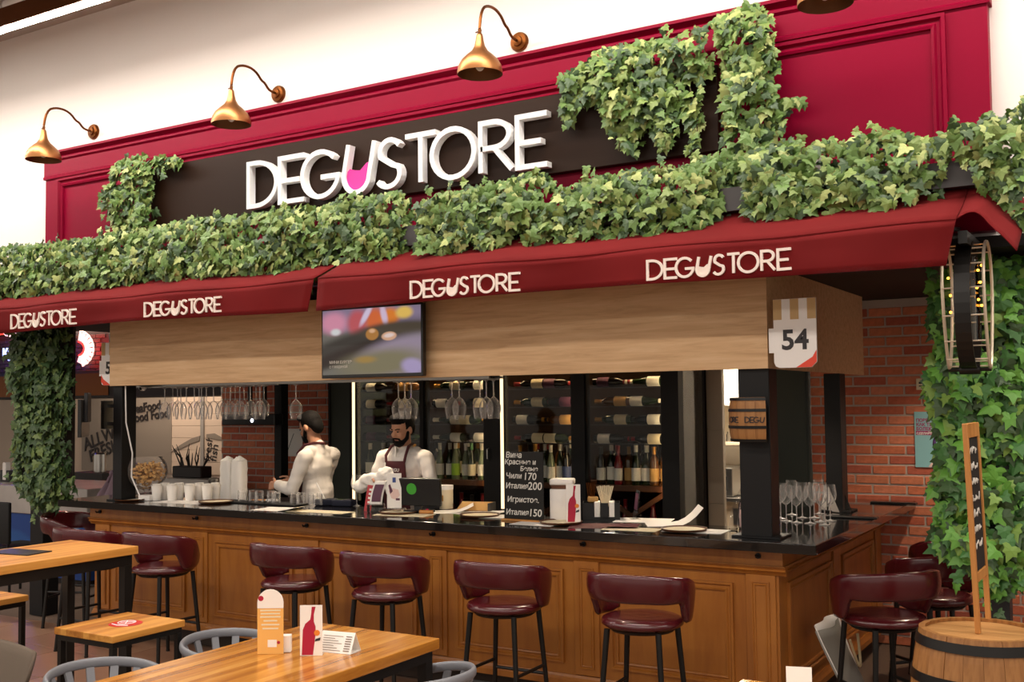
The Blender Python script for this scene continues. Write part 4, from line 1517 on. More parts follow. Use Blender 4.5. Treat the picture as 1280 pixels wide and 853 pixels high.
NS2 = 18
da = PI / NS2 * 0.985
vs, fs = [], []
for i in range(7):
    z = HS * i / 6
    for (s_, d_) in ((-1, 0), (1, 0), (1, -0.012), (-1, -0.012)):
        r = srad(z) + d_
        vs.append((r * math.sin(s_ * da), -r * math.cos(s_ * da), z))
for i in range(6):
    o_, q_ = 4 * i, 4 * i + 4
    fs += [(o_ + k, o_ + (k + 1) % 4, q_ + (k + 1) % 4, q_ + k) for k in range(4)]
fs += [(0, 1, 2, 3), (24, 27, 26, 25)]
sme = MB().add(vs, fs).mesh('stave', 'stave_wood')
for k in range(NS2):
    th = 2 * PI * k / NS2
    if RBm * math.sin(th) > 0.09 or math.cos(th) < -0.2:       # staves cut away flush with the post's right face
        continue
    o = link('stave', sme, sbr, False)
    o.rotation_euler = (0, 0, th)
for zc in (0.0, 0.30, 0.68, 0.93):
    z0_ = zc * HS
    z1_ = z0_ + 0.016
    pr = [(srad(z0_) + 0.001, z0_), (srad(z0_) + 0.004, z0_), (srad(z1_) + 0.004, z1_), (srad(z1_) + 0.001, z1_), (srad(z0_) + 0.001, z0_)]
    MB().lathe(pr, (0, 0, 0), 30, a0=-PI / 2 - 1.80, a1=-PI / 2 + 0.53).build('hoop', 'metal_black', sbr, True, False)
mb = MB()
for ch_, (s_, e_) in zip(LOGO, LOGO_SPAN):
    fn = lambda u, v, d: ((srad(HS / 2) + 0.003 - d) * math.sin(u / RBm), -(srad(HS / 2) + 0.003 - d) * math.cos(u / RBm), HS * 0.43 + v)
    m1, lq = logo_letter(ch_, -0.03 + 0.24 * s_, -0.03 + 0.24 * e_, 0.034, 0.005, fn, 0.003)
    if s_ < 0.40:
        mb.add(m1.v, m1.f)
    if s_ > 0.6:
        m1, lq = logo_letter(ch_, -0.31 + 0.24 * s_, -0.31 + 0.24 * e_, 0.034, 0.005, fn, 0.003)
        mb.add(m1.v, m1.f)
mb.build('burnt_logo', 'print_dark', sbr, False, False)

# ------------------------------------------------------------------ notices on the brick wall
PYp = BY - 0.012
a, b = onY(1142.5, 515, PYp), onY(1186, 585, PYp)
po = thing('poster', 'light blue printed poster on the brick wall beside the ivy', 'poster', ((a.x + b.x) / 2, PYp, b.z))
MB().box(a.x, b.x, PYp, PYp + 0.004, b.z, a.z).build('sheet', 'poster_cyan', po)
hh = a.z - b.z
for k, (s_, m_) in enumerate((('ПОВЕРЬТЕ,', 'poster_magenta'), ('КАК ТЯЖЕЛО', 'poster_magenta'), ('БОЛЕЮТ COVID', 'poster_magenta'))):
    put_text('headline', s_, 0.032, m_, (a.x + 0.012, PYp - 0.0012, a.z - 0.075 - k * 0.031), po, bold=0.0012)
zz = a.z - 0.075 - 3 * 0.031
MB().box(a.x + 0.010, b.x - 0.004, PYp - 0.001, PYp - 0.0002, zz - 0.006, zz + 0.026).build('headline_bar', 'poster_magenta', po)
put_text('headline', 'СДЕЛАЙТЕ ПРИВИВКУ', 0.022, 'white_paint', (a.x + 0.014, PYp - 0.0020, zz), po, bold=0.001)
MB().tube([(b.x - 0.02 + 0.075 * math.cos(math.radians(q_)), PYp - 0.002, b.z + hh * 0.42 + 0.09 * math.sin(math.radians(q_))) for q_ in range(90, 271, 15)], 0.012, 6).build('purple_arc', 'poster_purple', po)
MB().prism([(b.x - 0.14, b.z + 0.003), (b.x - 0.004, b.z + 0.003), (b.x - 0.004, b.z + 0.17), (b.x - 0.06, b.z + 0.13)], PYp - 0.001, PYp - 0.0002, 'xz').build('pink_figure', 'poster_pink', po)
a, b = onY(1145, 473.5, BY - 0.02), onY(1160, 487.5, BY - 0.02)
th_ = thing('wall_box', 'small cream wall box on the bricks above the poster', 'wall box', ((a.x + b.x) / 2, BY - 0.02, b.z))
MB().bbox(a.x, b.x, BY - 0.025, BY - 0.002, b.z, a.z, 0.003, 2).build('housing', 'cream', th_)
MB().box(a.x + 0.02, b.x - 0.02, BY - 0.027, BY - 0.0255, b.z + 0.045, b.z + 0.06).box(a.x + 0.02, b.x - 0.04, BY - 0.027, BY - 0.0255, b.z + 0.025, b.z + 0.033).build('print', 'print_dark', th_)


# ================================================================== wine cabinets behind the bar
KY = 7.66                       # front plane of the cabinets
KB = 8.22                       # back panel
kx = lambda px: onY(px, 560, KY).x
K = [kx(v) for v in (441, 527, 605, 629, 714, 731, 827, 849, 882)]
SHZ = onY(560, 599, KY + 0.16).z          # shelf carrying the standing bottles
cab = thing('wine_cabinet', 'tall black wine cabinet with glass doors behind the bartender', 'cabinet', ((K[0] + K[8]) / 2, KY, 0))
mb = MB()
mb.box(K[0] - 0.04, K[7], KB, KB + 0.04, 0.0, 2.58).build('back_panel', 'cabinet_back', cab)
MB().box(K[0] - 0.04, K[7], KY + 0.005, KB - 0.001, 2.50, 2.58).build('top_panel', 'metal_black', cab)
MB().box(K[0] - 0.04, K[7], KY + 0.02, KB - 0.001, 0.0, 0.10).build('bottom_panel', 'metal_black', cab)
for x0, x1 in ((K[0] - 0.04, K[0] - 0.002), (K[1] - 0.02, K[1] + 0.02), (K[2] - 0.005, K[3] - 0.02), (K[4], K[5]), (K[6], K[7])):
    MB().box(x0, x1, KY, KY + 0.10, 0.101, 2.499).build('stile', 'post_black', cab)
for x0, x1 in ((K[0], K[1] - 0.021), (K[1] + 0.021, K[2] - 0.006), (K[3], K[4] - 0.001), (K[5] + 0.001, K[6] - 0.001)):
    MB().box(x0, x1, KY + 0.03, KY + 0.036, 0.12, 2.48).build('glass_door', 'glass_cabinet', cab)
    MB().box(x0, x1, KY + 0.10, KB - 0.002, SHZ - 0.045, SHZ).build('shelf', 'rack_wood', cab)
MB().box(K[7] - 0.008, K[7] - 0.001, KY + 0.101, KB - 0.05, 0.12, 2.48).build('glass_side', 'acrylic', cab)
MB().box(K[7] - 0.03, K[7], KB - 0.049, KB - 0.001, 0.101, 2.499).build('stile', 'post_black', cab)
MB().tube([(K[2] + 0.05, KY - 0.002, 1.36), (K[2] + 0.05, KY - 0.03, 1.37), (K[2] + 0.05, KY - 0.03, 1.45), (K[2] + 0.05, KY - 0.002, 1.46)], 0.006, 6).build('door_handle', 'steel', cab, True)
for x in (K[0] + 0.012, K[3] - 0.010):
    MB().box(x - 0.010, x + 0.016, KY - 0.010, KY - 0.001, 0.95, 2.42).build('light_strip', 'led_warm', cab)
for x0, x1 in ((K[0], K[1]), (K[1], K[2]), (K[3], K[4]), (K[5], K[6])):  # added glowing strips, out of sight at the top, to brighten the bottles
    MB().box(x0 + 0.08, x1 - 0.08, KY + 0.13, KY + 0.16, 2.485, 2.499).build('top_fill', 'top_fill_glow', cab)
for x0, x1 in ((K[0], K[1] - 0.02), (K[1] + 0.02, K[2] - 0.005), (K[3], K[4]), (K[5], K[6])):  # added glow hidden behind each stile, lights the lower bottle rows
    for x_ in (x1 - 0.015,):
        MB().box(x_, x_ + 0.012, KY + 0.060, KY + 0.068, 1.0, 2.45).build('side_fill', 'side_fill_glow', cab)
# thin rods that carry the lying bottles
ROWZ = [onY(580, v, KY + 0.14).z for v in (482, 504, 525, 547)]
for (x0, x1) in ((K[0], K[1]), (K[1], K[2]), (K[3], K[4]), (K[5], K[6])):
    for z in ROWZ:
        MB().box(x0 + 0.005, x1 - 0.025, KY + 0.185, KY + 0.195, z - 0.048, z - 0.040).box(x0 + 0.005, x1 - 0.025, KY + 0.095, KY + 0.105, z - 0.048, z - 0.040).build('bottle_rail', 'metal_black', cab)
# crossed slats of the lower rack
for x0, x1 in ((K[5], K[6]), (K[3], K[4])):
    z0, z1 = 0.72, SHZ - 0.05
    for s_ in (0, 1):
        p0, p1 = ((x0 + 0.02, z0), (x1 - 0.02, z1)) if s_ == 0 else ((x0 + 0.02, z1), (x1 - 0.02, z0))
        d_ = Vector((p1[0] - p0[0], p1[1] - p0[1])).normalized()
        n_ = Vector((-d_.y, d_.x)) * 0.018
        yo = KY + 0.12 + 0.025 * s_
        MB().prism([(p0[0] + n_.x, p0[1] + n_.y), (p1[0] + n_.x, p1[1] + n_.y), (p1[0] - n_.x, p1[1] - n_.y), (p0[0] - n_.x, p0[1] - n_.y)], yo, yo + 0.022, 'xz').build('cross_slat', 'rack_wood', cab)


# ------------------------------------------------------------------ bottles
def make_bottle(body, lab, cap, shape='b', liquid=None):
    """an upright bottle, 0.30 m, its foot at the origin"""
    t = thing('wine_bottle', 'wine bottle', 'bottle')
    if shape == 'b':
        pr = [(0, 0), (0.036, 0.0), (0.038, 0.006), (0.038, 0.19), (0.034, 0.212), (0.018, 0.235), (0.0148, 0.25), (0.0148, 0.295), (0.0165, 0.296), (0.0165, 0.303), (0, 0.303)]
    elif shape == 'f':
        pr = [(0, 0), (0.035, 0.0), (0.037, 0.006), (0.037, 0.13), (0.034, 0.165), (0.024, 0.215), (0.0148, 0.255), (0.0148, 0.31), (0.0165, 0.311), (0.0165, 0.32), (0, 0.32)]
    else:
        pr = [(0, 0), (0.043, 0.0), (0.046, 0.008), (0.046, 0.14), (0.041, 0.175), (0.026, 0.225), (0.0165, 0.26), (0.0165, 0.305), (0.019, 0.306), (0.019, 0.315), (0, 0.315)]
    MB().lathe(pr, (0, 0, 0), 14).build('glass_body', body, t, True, False)
    R_ = pr[3][0] + 0.0008
    MB().lathe([(R_, 0.035), (R_, 0.135)], (0, 0, 0), 14, a0=-PI * 0.92, a1=PI * 0.10).build('label', lab, t, True, False)
    zt = pr[-1][1]
    rn = pr[-4][0] if shape != 's' else 0.0165
    MB().lathe([(rn + 0.0012, zt - 0.062), (rn + 0.0014, zt - 0.012), (rn + 0.003, zt - 0.010), (rn + 0.003, zt + 0.001), (0, zt + 0.001)], (0, 0, 0), 12).build('capsule', cap, t, True, False)
    return t


protos = {}
SPEC = {'green': ('bottle_green', 'label_cream', 'capsule_gold', 'b'), 'dark': ('bottle_dark', 'label_white', 'capsule_black', 'b'),
        'red': ('bottle_dark', 'label_cream', 'capsule_red', 'b'), 'burg': ('bottle_green', 'label_white', 'capsule_white', 'f'),
        'pale': ('bottle_pale', 'label_white', 'capsule_white', 'f'), 'lime': ('bottle_pale', 'label_green', 'capsule_white', 'f'),
        'amber': ('bottle_amber', 'label_kraft', 'capsule_gold', 'b'), 'spark': ('bottle_green', 'label_white', 'capsule_white', 's'),
        'plum': ('bottle_dark', 'label_plum', 'capsule_red', 'b'), 'blue': ('bottle_dark', 'label_blue', 'capsule_black', 'b'),
        'rose': ('bottle_rose', 'label_white', 'capsule_red', 'f'), 'gcap': ('bottle_green', 'label_cream', 'capsule_green', 'f')}
DESC = {'green': 'green bottle with cream label and gold capsule', 'dark': 'dark bottle with white label', 'red': 'dark bottle with cream label and red capsule',
        'burg': 'green bottle with white label and white capsule', 'pale': 'pale clear-green bottle with white label', 'lime': 'pale bottle with lime green label',
        'amber': 'amber bottle with kraft label', 'spark': 'heavy green sparkling-wine bottle', 'plum': 'dark bottle with plum label',
        'blue': 'dark bottle with blue label', 'rose': 'rose-red bottle with white label', 'gcap': 'green bottle with green capsule'}


def bottle(kind, loc, label, group, rot=(0, 0, 0), sc=1.0):
    if kind not in protos:
        o_ = protos[kind] = make_bottle(*SPEC[kind])
    else:
        o_ = copy_tree(protos[kind])
    o_.location = loc
    o_.rotation_euler = rot
    o_.scale = (sc, sc, sc)
    o_['label'] = label
    o_['group'] = group
    return o_


ORD = ['top', 'second', 'third', 'bottom']
DOOR = ['first', 'second', 'third', 'fourth']
secs = [(K[0] + 0.02, K[1] - 0.03), (K[1] + 0.03, K[2] - 0.02), (K[3] + 0.015, K[4] - 0.01), (K[5] + 0.01, K[6] - 0.01)]
kinds = ['dark', 'green', 'red', 'plum', 'burg', 'red', 'dark', 'green', 'amber', 'dark', 'plum', 'burg']
ki = 0
for s_, (x0, x1) in enumerate(secs):
    for r_, z in enumerate(ROWZ):
        # each lies along x; left-hand bottle and right-hand bottle of the row
        for side in (0, 1):
            k_ = kinds[(s_ * 5 + r_ * 3 + side * 7 + ki) % len(kinds)]
            ki += 1
            flip = (s_ + r_ * 2 + side) % 3 == 0 or s_ == 0
            if side == 0:
                xa = x0 + 0.012
            else:
                xa = x1 - 0.012 - 0.335
            sc = 1.08
            lab = '%s lying in the %s row, %s, behind the %s glass door' % (DESC[k_].replace(' with ', ', ', 1) if False else DESC[k_].split(' with ')[0], ORD[r_], ('left', 'right')[side], DOOR[s_])
            yy = KY + 0.145
            if flip:      # foot to the left, neck to the right
                bottle(k_, (xa, yy, z), lab, 'bottles lying in the wine cabinet', (0, PI / 2, 0), sc)
            else:         # foot to the right
                bottle(k_, (xa + 0.335, yy, z), lab, 'bottles lying in the wine cabinet', (0, -PI / 2, 0), sc)
# standing bottles
NTH = ['first', 'second', 'third', 'fourth', 'fifth', 'sixth', 'seventh', 'eighth', 'ninth']
row_kinds = [['spark', 'spark', 'burg', 'spark', 'green', 'spark'], ['pale', 'burg', 'lime', 'pale', 'gcap', 'pale', 'burg'],
             ['green', 'dark', 'amber', 'burg', 'pale', 'burg', 'blue', 'dark'], ['dark', 'burg', 'rose', 'amber', 'burg', 'spark', 'amber', 'amber']]
for s_, (x0, x1) in enumerate(secs):
    ks = row_kinds[s_]
    n_ = len(ks)
    for i_, k_ in enumerate(ks):
        x = x0 + 0.05 + (x1 - x0 - 0.10) * i_ / (n_ - 1)
        bottle(k_, (x, KY + 0.17 + 0.035 * (i_ % 2), SHZ + 0.0005), '%s standing on the shelf, %s from left behind the %s glass door' % (DESC[k_].split(' with ')[0], NTH[i_], DOOR[s_]), 'bottles standing in the wine cabinet', (0, 0, random.uniform(-0.4, 0.4)), random.uniform(0.97, 1.06))
# back row of the same shelf and low bottles
for s_, (x0, x1) in enumerate(secs):
    for i_ in range(5):
        k_ = kinds[(i_ * 3 + s_) % 12]
        x = x0 + 0.09 + (x1 - x0 - 0.18) * i_ / 4
        bottle(k_, (x, KY + 0.40, SHZ + 0.0005), '%s in the back row, %s from left behind the %s glass door' % (DESC[k_].split(' with ')[0], NTH[i_], DOOR[s_]), 'bottles in the back row of the wine cabinet', (0, 0, 0), 1.08)
for s_ in (1, 3):
    x0, x1 = secs[s_]
    o_ = MB().box(x0 - 0.01, x1 + 0.01, KY + 0.10, KB - 0.002, 0.70, 0.72).build('shelf', 'rack_wood', cab)
    for i_ in range(5):
        k_ = ['amber', 'rose', 'dark', 'rose', 'amber'][i_]
        x = x0 + 0.08 + (x1 - x0 - 0.16) * i_ / 4
        bottle(k_, (x, KY + 0.30, 0.7205), '%s on the low shelf, %s from left behind the %s glass door' % (DESC[k_].split(' with ')[0], NTH[i_], DOOR[s_]), 'bottles on the low cabinet shelf', (0, 0, 0), 1.0)


# ================================================================== glasses
def make_glass(h=0.235, rb=0.043, rr=0.034):
    t = thing('wine_glass', 'clear wine glass', 'glass')
    MB().lathe([(0, 0), (0.036, 0.001), (0.037, 0.003), (0.012, 0.007), (0.0045, 0.014)], (0, 0, 0), 18).build('foot', 'glass_stem', t, 'all', False)
    MB().lathe([(0.0045, 0.0145), (0.0036, 0.05), (0.0038, 0.095), (0.006, 0.1045)], (0, 0, 0), 10).build('stem', 'glass_stem', t, 'all', False)
    b0 = 0.105
    pr = [(0.006, b0), (0.022, b0 + 0.012), (0.036, b0 + 0.032), (rb, b0 + 0.055), (rb * 0.98, b0 + 0.08), (rr * 1.08, h - 0.02), (rr, h)]
    MB().lathe(pr, (0, 0, 0), 20).build('bowl', 'glass_clear', t, 'all', False)
    return t


wg = make_glass()
wg_used = [False]


def glass_at(loc, label, group, flip=False, sc=1.0):
    o_ = wg if not wg_used[0] else copy_tree(wg)
    wg_used[0] = True
    o_.location = loc
    o_.rotation_euler = (PI if flip else 0, 0, random.uniform(0, 3))
    o_.scale = (sc, sc, sc)
    o_['label'] = label
    o_['group'] = group


# hanging racks
RKZ = onY(560, 477, 6.05).z
rk = thing('glass_rack', 'dark metal glass rack under the fascia above the bartender', 'rack', (-4.9, 6.05, RKZ))
MB().box(onY(170, 480, 6.05).x, onY(620, 474, 6.05).x, 5.96, 5.98, RKZ + 0.012, RKZ + 0.03).build('rail', 'steel', rk)
MB().box(onY(170, 480, 6.05).x, onY(620, 474, 6.05).x, 6.12, 6.14, RKZ + 0.012, RKZ + 0.03).build('rail', 'steel', rk)
for px in (200, 320, 430, 520, 610):
    x = onY(px, 475, 6.05).x
    MB().box(x - 0.01, x + 0.01, 5.98, 6.12, RKZ + 0.014, RKZ + 0.028).box(x - 0.006, x + 0.006, 6.04, 6.052, RKZ + 0.03, 2.6).build('hanger', 'metal_black', rk)
front = [206, 216, 226, 233, 243, 252, 258, 267, 277, 288, 300, 313, 325]
for i_, px in enumerate(front):
    p = onY(px, 500, 6.03)
    glass_at((p.x, 6.03, RKZ + 0.008), 'clear wine glass hanging upside down, %s of the row at the left rack' % ['first', 'second', 'third', 'fourth', 'fifth', 'sixth', 'seventh', 'eighth', 'ninth', 'tenth', 'eleventh', 'twelfth', 'last'][i_], 'glasses hanging over the left of the bar', True, 1.14)
back = [222, 249, 282, 294, 305, 320, 330]
for i_, px in enumerate(back):
    p = onY(px, 500, 6.30)
    glass_at((p.x, 6.30, RKZ + 0.008), 'clear wine glass hanging in the rear row of the left rack, %s from left' % NTH[i_], 'glasses hanging over the left of the bar', True, 1.05)
MB().box(onY(170, 480, 6.30).x, onY(340, 474, 6.30).x, 6.23, 6.245, RKZ + 0.012, RKZ + 0.03).build('rail', 'steel', rk)
MB().box(onY(170, 480, 6.30).x, onY(340, 474, 6.30).x, 6.36, 6.375, RKZ + 0.012, RKZ + 0.03).build('rail', 'steel', rk)
for px, lab in ((370, 'single clear wine glass hanging above the left bartender'), (498, 'clear wine glass hanging left of three above the front bartender'), (506, 'clear wine glass hanging in the middle of three above the front bartender'),
                (514, 'clear wine glass hanging right of three above the front bartender'), (565, 'clear wine glass hanging left of the pair before the cabinet'), (574, 'clear wine glass hanging right of the pair before the cabinet'),
                (600, 'clear wine glass hanging left of three beside the light strip'), (608, 'clear wine glass hanging in the middle of three beside the light strip'), (617, 'clear wine glass hanging right of three beside the light strip')):
    p = onY(px, 500, 6.05)
    glass_at((p.x, 6.05, RKZ + 0.008), lab, 'glasses hanging in the middle of the bar', True, 1.14)
# glasses standing on the corner of the worktop
gp = [(976, 649, 'front left'), (983, 652, 'front second'), (996, 654, 'front middle'), (1003, 648, 'rear left'), (1013, 655, 'front fourth'), (1018, 648, 'rear middle'), (1026, 653, 'front fifth'), (1031, 657, 'frontmost right'), (1038, 652, 'rear right'), (990, 644, 'rearmost left'), (1024, 643, 'rearmost right')]
for px, py, w_ in gp:
    p = onZ(px, py, CT)
    glass_at((p.x, p.y, CT + 0.0005), 'clear wine glass standing on the worktop corner, %s of the cluster' % w_, 'glasses standing on the worktop corner', False, 0.98)
p = onZ(446, 633, CT)
glass_at((p.x, p.y, CT + 0.0005), 'single clear wine glass standing before the card reader', 'glasses standing on the worktop', False, 1.0)


# ================================================================== things on the worktop
def on_top(px, py, dz=0.0005):
    p_ = onZ(px, py, CT)
    return Vector((p_.x, p_.y, CT + dz))


def solo(name, mbuild, mats, loc, rz, label, cat, group=None, smooth=True):
    o_ = mbuild.build(name, mats, None, smooth)
    o_.location = loc
    o_.rotation_euler = (0, 0, rz)
    return tag(o_, label, cat, group)


def sheet(px, py, w, d, rz, label, m='white_paper', name='paper_sheet', cat='paper', curl=0.0, group='papers on the worktop', dz=0.0005, t=0.0015):
    def f(u, v):
        return ((u - 0.5) * w, (v - 0.5) * d, curl * max(0, u - 0.5) ** 2 * 4)
    mb_ = MB().grid(f, 8, 2)
    mb_.add([v + Vector((0, 0, -0.0)) for v in []], [])
    o_ = mb_.build(name, m, None, False)
    sm_ = o_.modifiers.new('t', 'SOLIDIFY'); sm_.thickness = t; sm_.offset = 1
    o_.location = on_top(px, py, dz)
    o_.rotation_euler = (0, 0, rz)
    return tag(o_, label, cat, group)


sheet(352, 637, 0.40, 0.26, 0.15, 'white papers lying left of the card readers', curl=0.03)
sheet(605, 641, 0.42, 0.28, 0.1, 'white papers lying before the chalkboard', curl=0.02)
sheet(560, 640, 0.36, 0.24, 0.6, 'white papers with a raised corner beside the canister', curl=0.05)
sheet(640, 647, 0.40, 0.22, 0.2, 'thin white papers under the chalkboard foot', dz=0.003)
sheet(672, 655, 0.30, 0.2, 0.0, 'white papers below the napkin box', dz=0.0005)
sheet(805, 651, 0.36, 0.25, 0.25, 'white papers lying right of the wine placemat')
sheet(842, 656, 0.34, 0.24, 0.5, 'white open folder with a raised page near the corner post', curl=0.11, dz=0.003)
sheet(870, 664, 0.36, 0.2, 0.05, 'white paper lying nearest the corner post', dz=0.001)
sheet(230, 628, 0.5, 0.24, 0.05, 'white paper liner under the paper cups', dz=0.0003)
sheet(755, 658, 0.42, 0.26, 0.35, 'dark wine-coloured placemat on the worktop', 'placemat_wine', 'placemat', 'placemat', group='placemats on the worktop')
sheet(790, 662, 0.34, 0.16, 0.1, 'cream menu sheet beside the wine placemat', 'cream', 'menu_sheet', 'menu')
sheet(400, 640, 0.5, 0.16, 0.05, 'cream menu sheet before the card readers', 'cream', 'menu_sheet', 'menu')
sheet(505, 644, 0.4, 0.18, 0.15, 'cream menu sheet before the tall white card', 'cream', 'menu_sheet', 'menu')
# round trays
tray = MB().lathe([(0, 0.004), (0.125, 0.004), (0.135, 0.012), (0.138, 0.012), (0.130, 0.0), (0, 0)], (0, 0, 0), 36).mesh('round_tray', 'rack_wood', True)
tray_top = MB().lathe([(0, 0.0055), (0.122, 0.0055), (0.122, 0.0045), (0, 0.0045)], (0, 0, 0), 36).mesh('paper_round', 'cream')
for px, py, lab in ((165, 626, 'round dark tray at the foot of the left post'), (270, 629, 'round dark tray before the paper cups'), (498, 642, 'round dark tray before the tall white card'), (600, 646, 'round dark tray left of the chalkboard'), (701, 655, 'round dark tray before the bottle-print card'), (855, 664, 'round dark tray nearest the corner post')):
    t = thing('round_tray', lab, 'tray', on_top(px, py, 0.006), 0, 'round trays on the worktop')
    link('tray_rim', tray, t, False)
    link('paper_round', tray_top, t, False)
# glass bowl of corks on a foot
p = on_top(183, 624)
p = Vector((p.x, min(p.y, 6.1), CT + 0.0005))
bw = thing('cork_bowl', 'large round glass bowl filled with corks beside the left post', 'bowl', p)
HBw = onY(183, 573, p.y).z - CT
Rw = 0.17
MB().lathe([(0, 0), (0.075, 0.002), (0.07, 0.008), (0.02, 0.02), (0.016, 0.06), (0.03, 0.075)] + [(Rw * math.sin(math.radians(a_)), 0.075 + Rw * 0.95 * (1 - math.cos(math.radians(a_)))) for a_ in (20, 40, 60, 80, 100, 120, 132)], (0, 0, 0), 28).build('bowl_glass', 'glass_clear', bw, 'all', False)
cork_me = MB().cyl((0, 0, -0.022), (0, 0, 0.022), 0.011, n=8).mesh('cork', 'cork', True)
random.seed(3)
for k in range(150):
    while True:
        v_ = Vector((random.uniform(-1, 1), random.uniform(-1, 1), random.uniform(-1, 0.35)))
        if v_.length < 0.86: break
    o_ = link('cork', cork_me, bw, False)
    o_.location = (v_.x * Rw * 0.96, v_.y * Rw * 0.96, 0.075 + Rw * 0.95 * (1 + v_.z * 0.93))
    o_.rotation_euler = (random.uniform(0, 3), random.uniform(0, 3), random.uniform(0, 3))
MB().cyl((-0.14, 0, 0.30), (-0.10, 0.02, 0.21), 0.008, n=6).build('purple_tag', 'poster_purple', bw, True, False)
solo('white_box', MB().bbox(-0.06, 0.06, -0.04, 0.04, 0, 0.045, 0.003, 1), 'white_paint', on_top(184, 626), 0.1, 'small white box at the foot of the cork bowl', 'box', None, False)
# paper cups
cup = MB().lathe([(0, 0.0), (0.032, 0), (0.034, 0.004), (0.044, 0.118), (0.046, 0.118), (0.046, 0.122), (0.0425, 0.122), (0.033, 0.008), (0, 0.008)], (0, 0, 0), 18).mesh('paper_cup', 'white_paper', True)
for i_, px in enumerate((196, 206, 215, 224, 237, 249, 259, 269)):
    t = thing('paper_cup', 'white paper cup, %s of the row on the worktop' % ['first', 'second', 'third', 'fourth', 'fifth', 'sixth', 'seventh', 'last'][i_], 'cup', on_top(px, 626 - (i_ % 2) * 1.5), 0, 'paper cups on the worktop')
    link('cup_wall', cup, t, False)
    MB().lathe([(0.030, 0.11), (0.038, 0.135), (0.024, 0.128), (0.0, 0.130)], (0, 0, 0), 9).xf(Matrix.Rotation(random.uniform(0, 3), 4, 'Z')).build('napkin', 'towel_white', t, False, False)
# two tall stacks of napkins and a scoop
for i_, (px, lab) in enumerate(((285, 'left of two tall white paper bag stacks behind the cups'), (299, 'right of two tall white paper bag stacks behind the cups'))):
    p = onY(px, 609, 6.55)
    t = thing('paper_bag', lab, 'paper bag', (p.x, 6.55, 0.98), 0, 'paper bag stacks')
    z1 = onY(px, 576, 6.55).z - 0.98
    def bag_side(u, v, r0=0.066, sd=i_ * 5.0):
        a_ = 2 * PI * u
        c0, s0 = math.cos(a_), math.sin(a_)
        e0 = (abs(c0) ** 5 + abs(s0) ** 5) ** (-0.2)
        r_ = r0 * e0 * (1 + 0.10 * noise.noise(Vector((c0 * 3 + sd, s0 * 3, v * 9)))) * (1 - 0.10 * v)
        return (r_ * c0, r_ * s0 * 0.8, z1 * v)
    MB().grid(bag_side, 28, 16).build('bag_wall', 'towel_white', t, 'all', False)
    MB().grid(lambda u, v: (bag_side(u, 1)[0] * (1 - v), bag_side(u, 1)[1] * (1 - v), z1 + 0.035 * math.sin(PI * v * 0.5) + 0.012 * noise.noise(Vector((u * 9, v * 5, i_)))), 28, 5).build('top_fold', 'towel_white', t, False, False)
stn = thing('serving_stand', 'dark stand under the tall white paper bag stacks', 'stand', (-7.4, 6.55, 0))
p0, p1 = onY(262, 610, 6.55).x, onY(345, 610, 6.55).x
MB().bbox(p0, p1, 6.40, 6.75, 0.94, 0.979, 0.004, 1).build('top', 'dark_grey', stn)
MB().box(p0 + 0.05, p1 - 0.05, 6.45, 6.70, 0.0, 0.939).build('body', 'dark_grey', stn)
p = onY(267, 585, 6.50)
sc_ = thing('steel_scoop', 'upright steel scoop left of the white paper bag stacks', 'scoop', (p.x, 6.50, 0.98))
MB().lathe([(0.0, 0), (0.012, 0), (0.014, 0.14), (0.04, 0.17), (0.045, 0.24), (0.0, 0.25)], (0, 0, 0), 14).build('scoop_body', 'steel', sc_, True, False)
# bowl and cube on the dark stand
p = onY(323, 608, 6.5)
solo('wooden_bowl', MB().lathe([(0, 0), (0.04, 0), (0.075, 0.02), (0.098, 0.055), (0.102, 0.075), (0.096, 0.075), (0.07, 0.03), (0, 0.012)], (0, 0, 0), 26), 'frame_wood', (p.x, 6.5, 0.9795), 0, 'shallow wooden bowl behind the tumblers', 'bowl')
p = onY(341, 608, 6.5)
solo('white_cube', MB().bbox(-0.04, 0.04, -0.04, 0.04, 0, 0.09, 0.004, 1), 'white_paint', (p.x - 0.01, 6.5, 0.9795), 0.2, 'white cube beside the wooden bowl', 'box', None, False)
# upturned tumblers on a drip mat
mt = solo('drip_mat', MB().bbox(-0.42, 0.42, -0.09, 0.09, 0, 0.01, 0.003, 1), 'rubber_black', on_top(348, 627), 0.0, 'black drip mat under the upturned tumblers', 'mat', None, False)
mt.location.y = 6.10
tum = MB().lathe([(0.036, 0), (0.034, 0.085), (0, 0.085), (0, 0.075), (0.0325, 0.075), (0.0345, 0)], (0, 0, 0), 16).mesh('tumbler', 'glass_clear', True)
for i_, px in enumerate((303, 313, 324, 336, 345, 365, 376, 388, 397)):
    p = onY(px, 625, 6.10)
    o_ = link('tumbler', tum)
    o_.location = (p.x, 6.10 + 0.03 * (i_ % 2), CT + 0.011)
    tag(o_, 'upturned clear tumbler on the drip mat, %s from left' % NTH[i_], 'glass', 'tumblers on the drip mat')
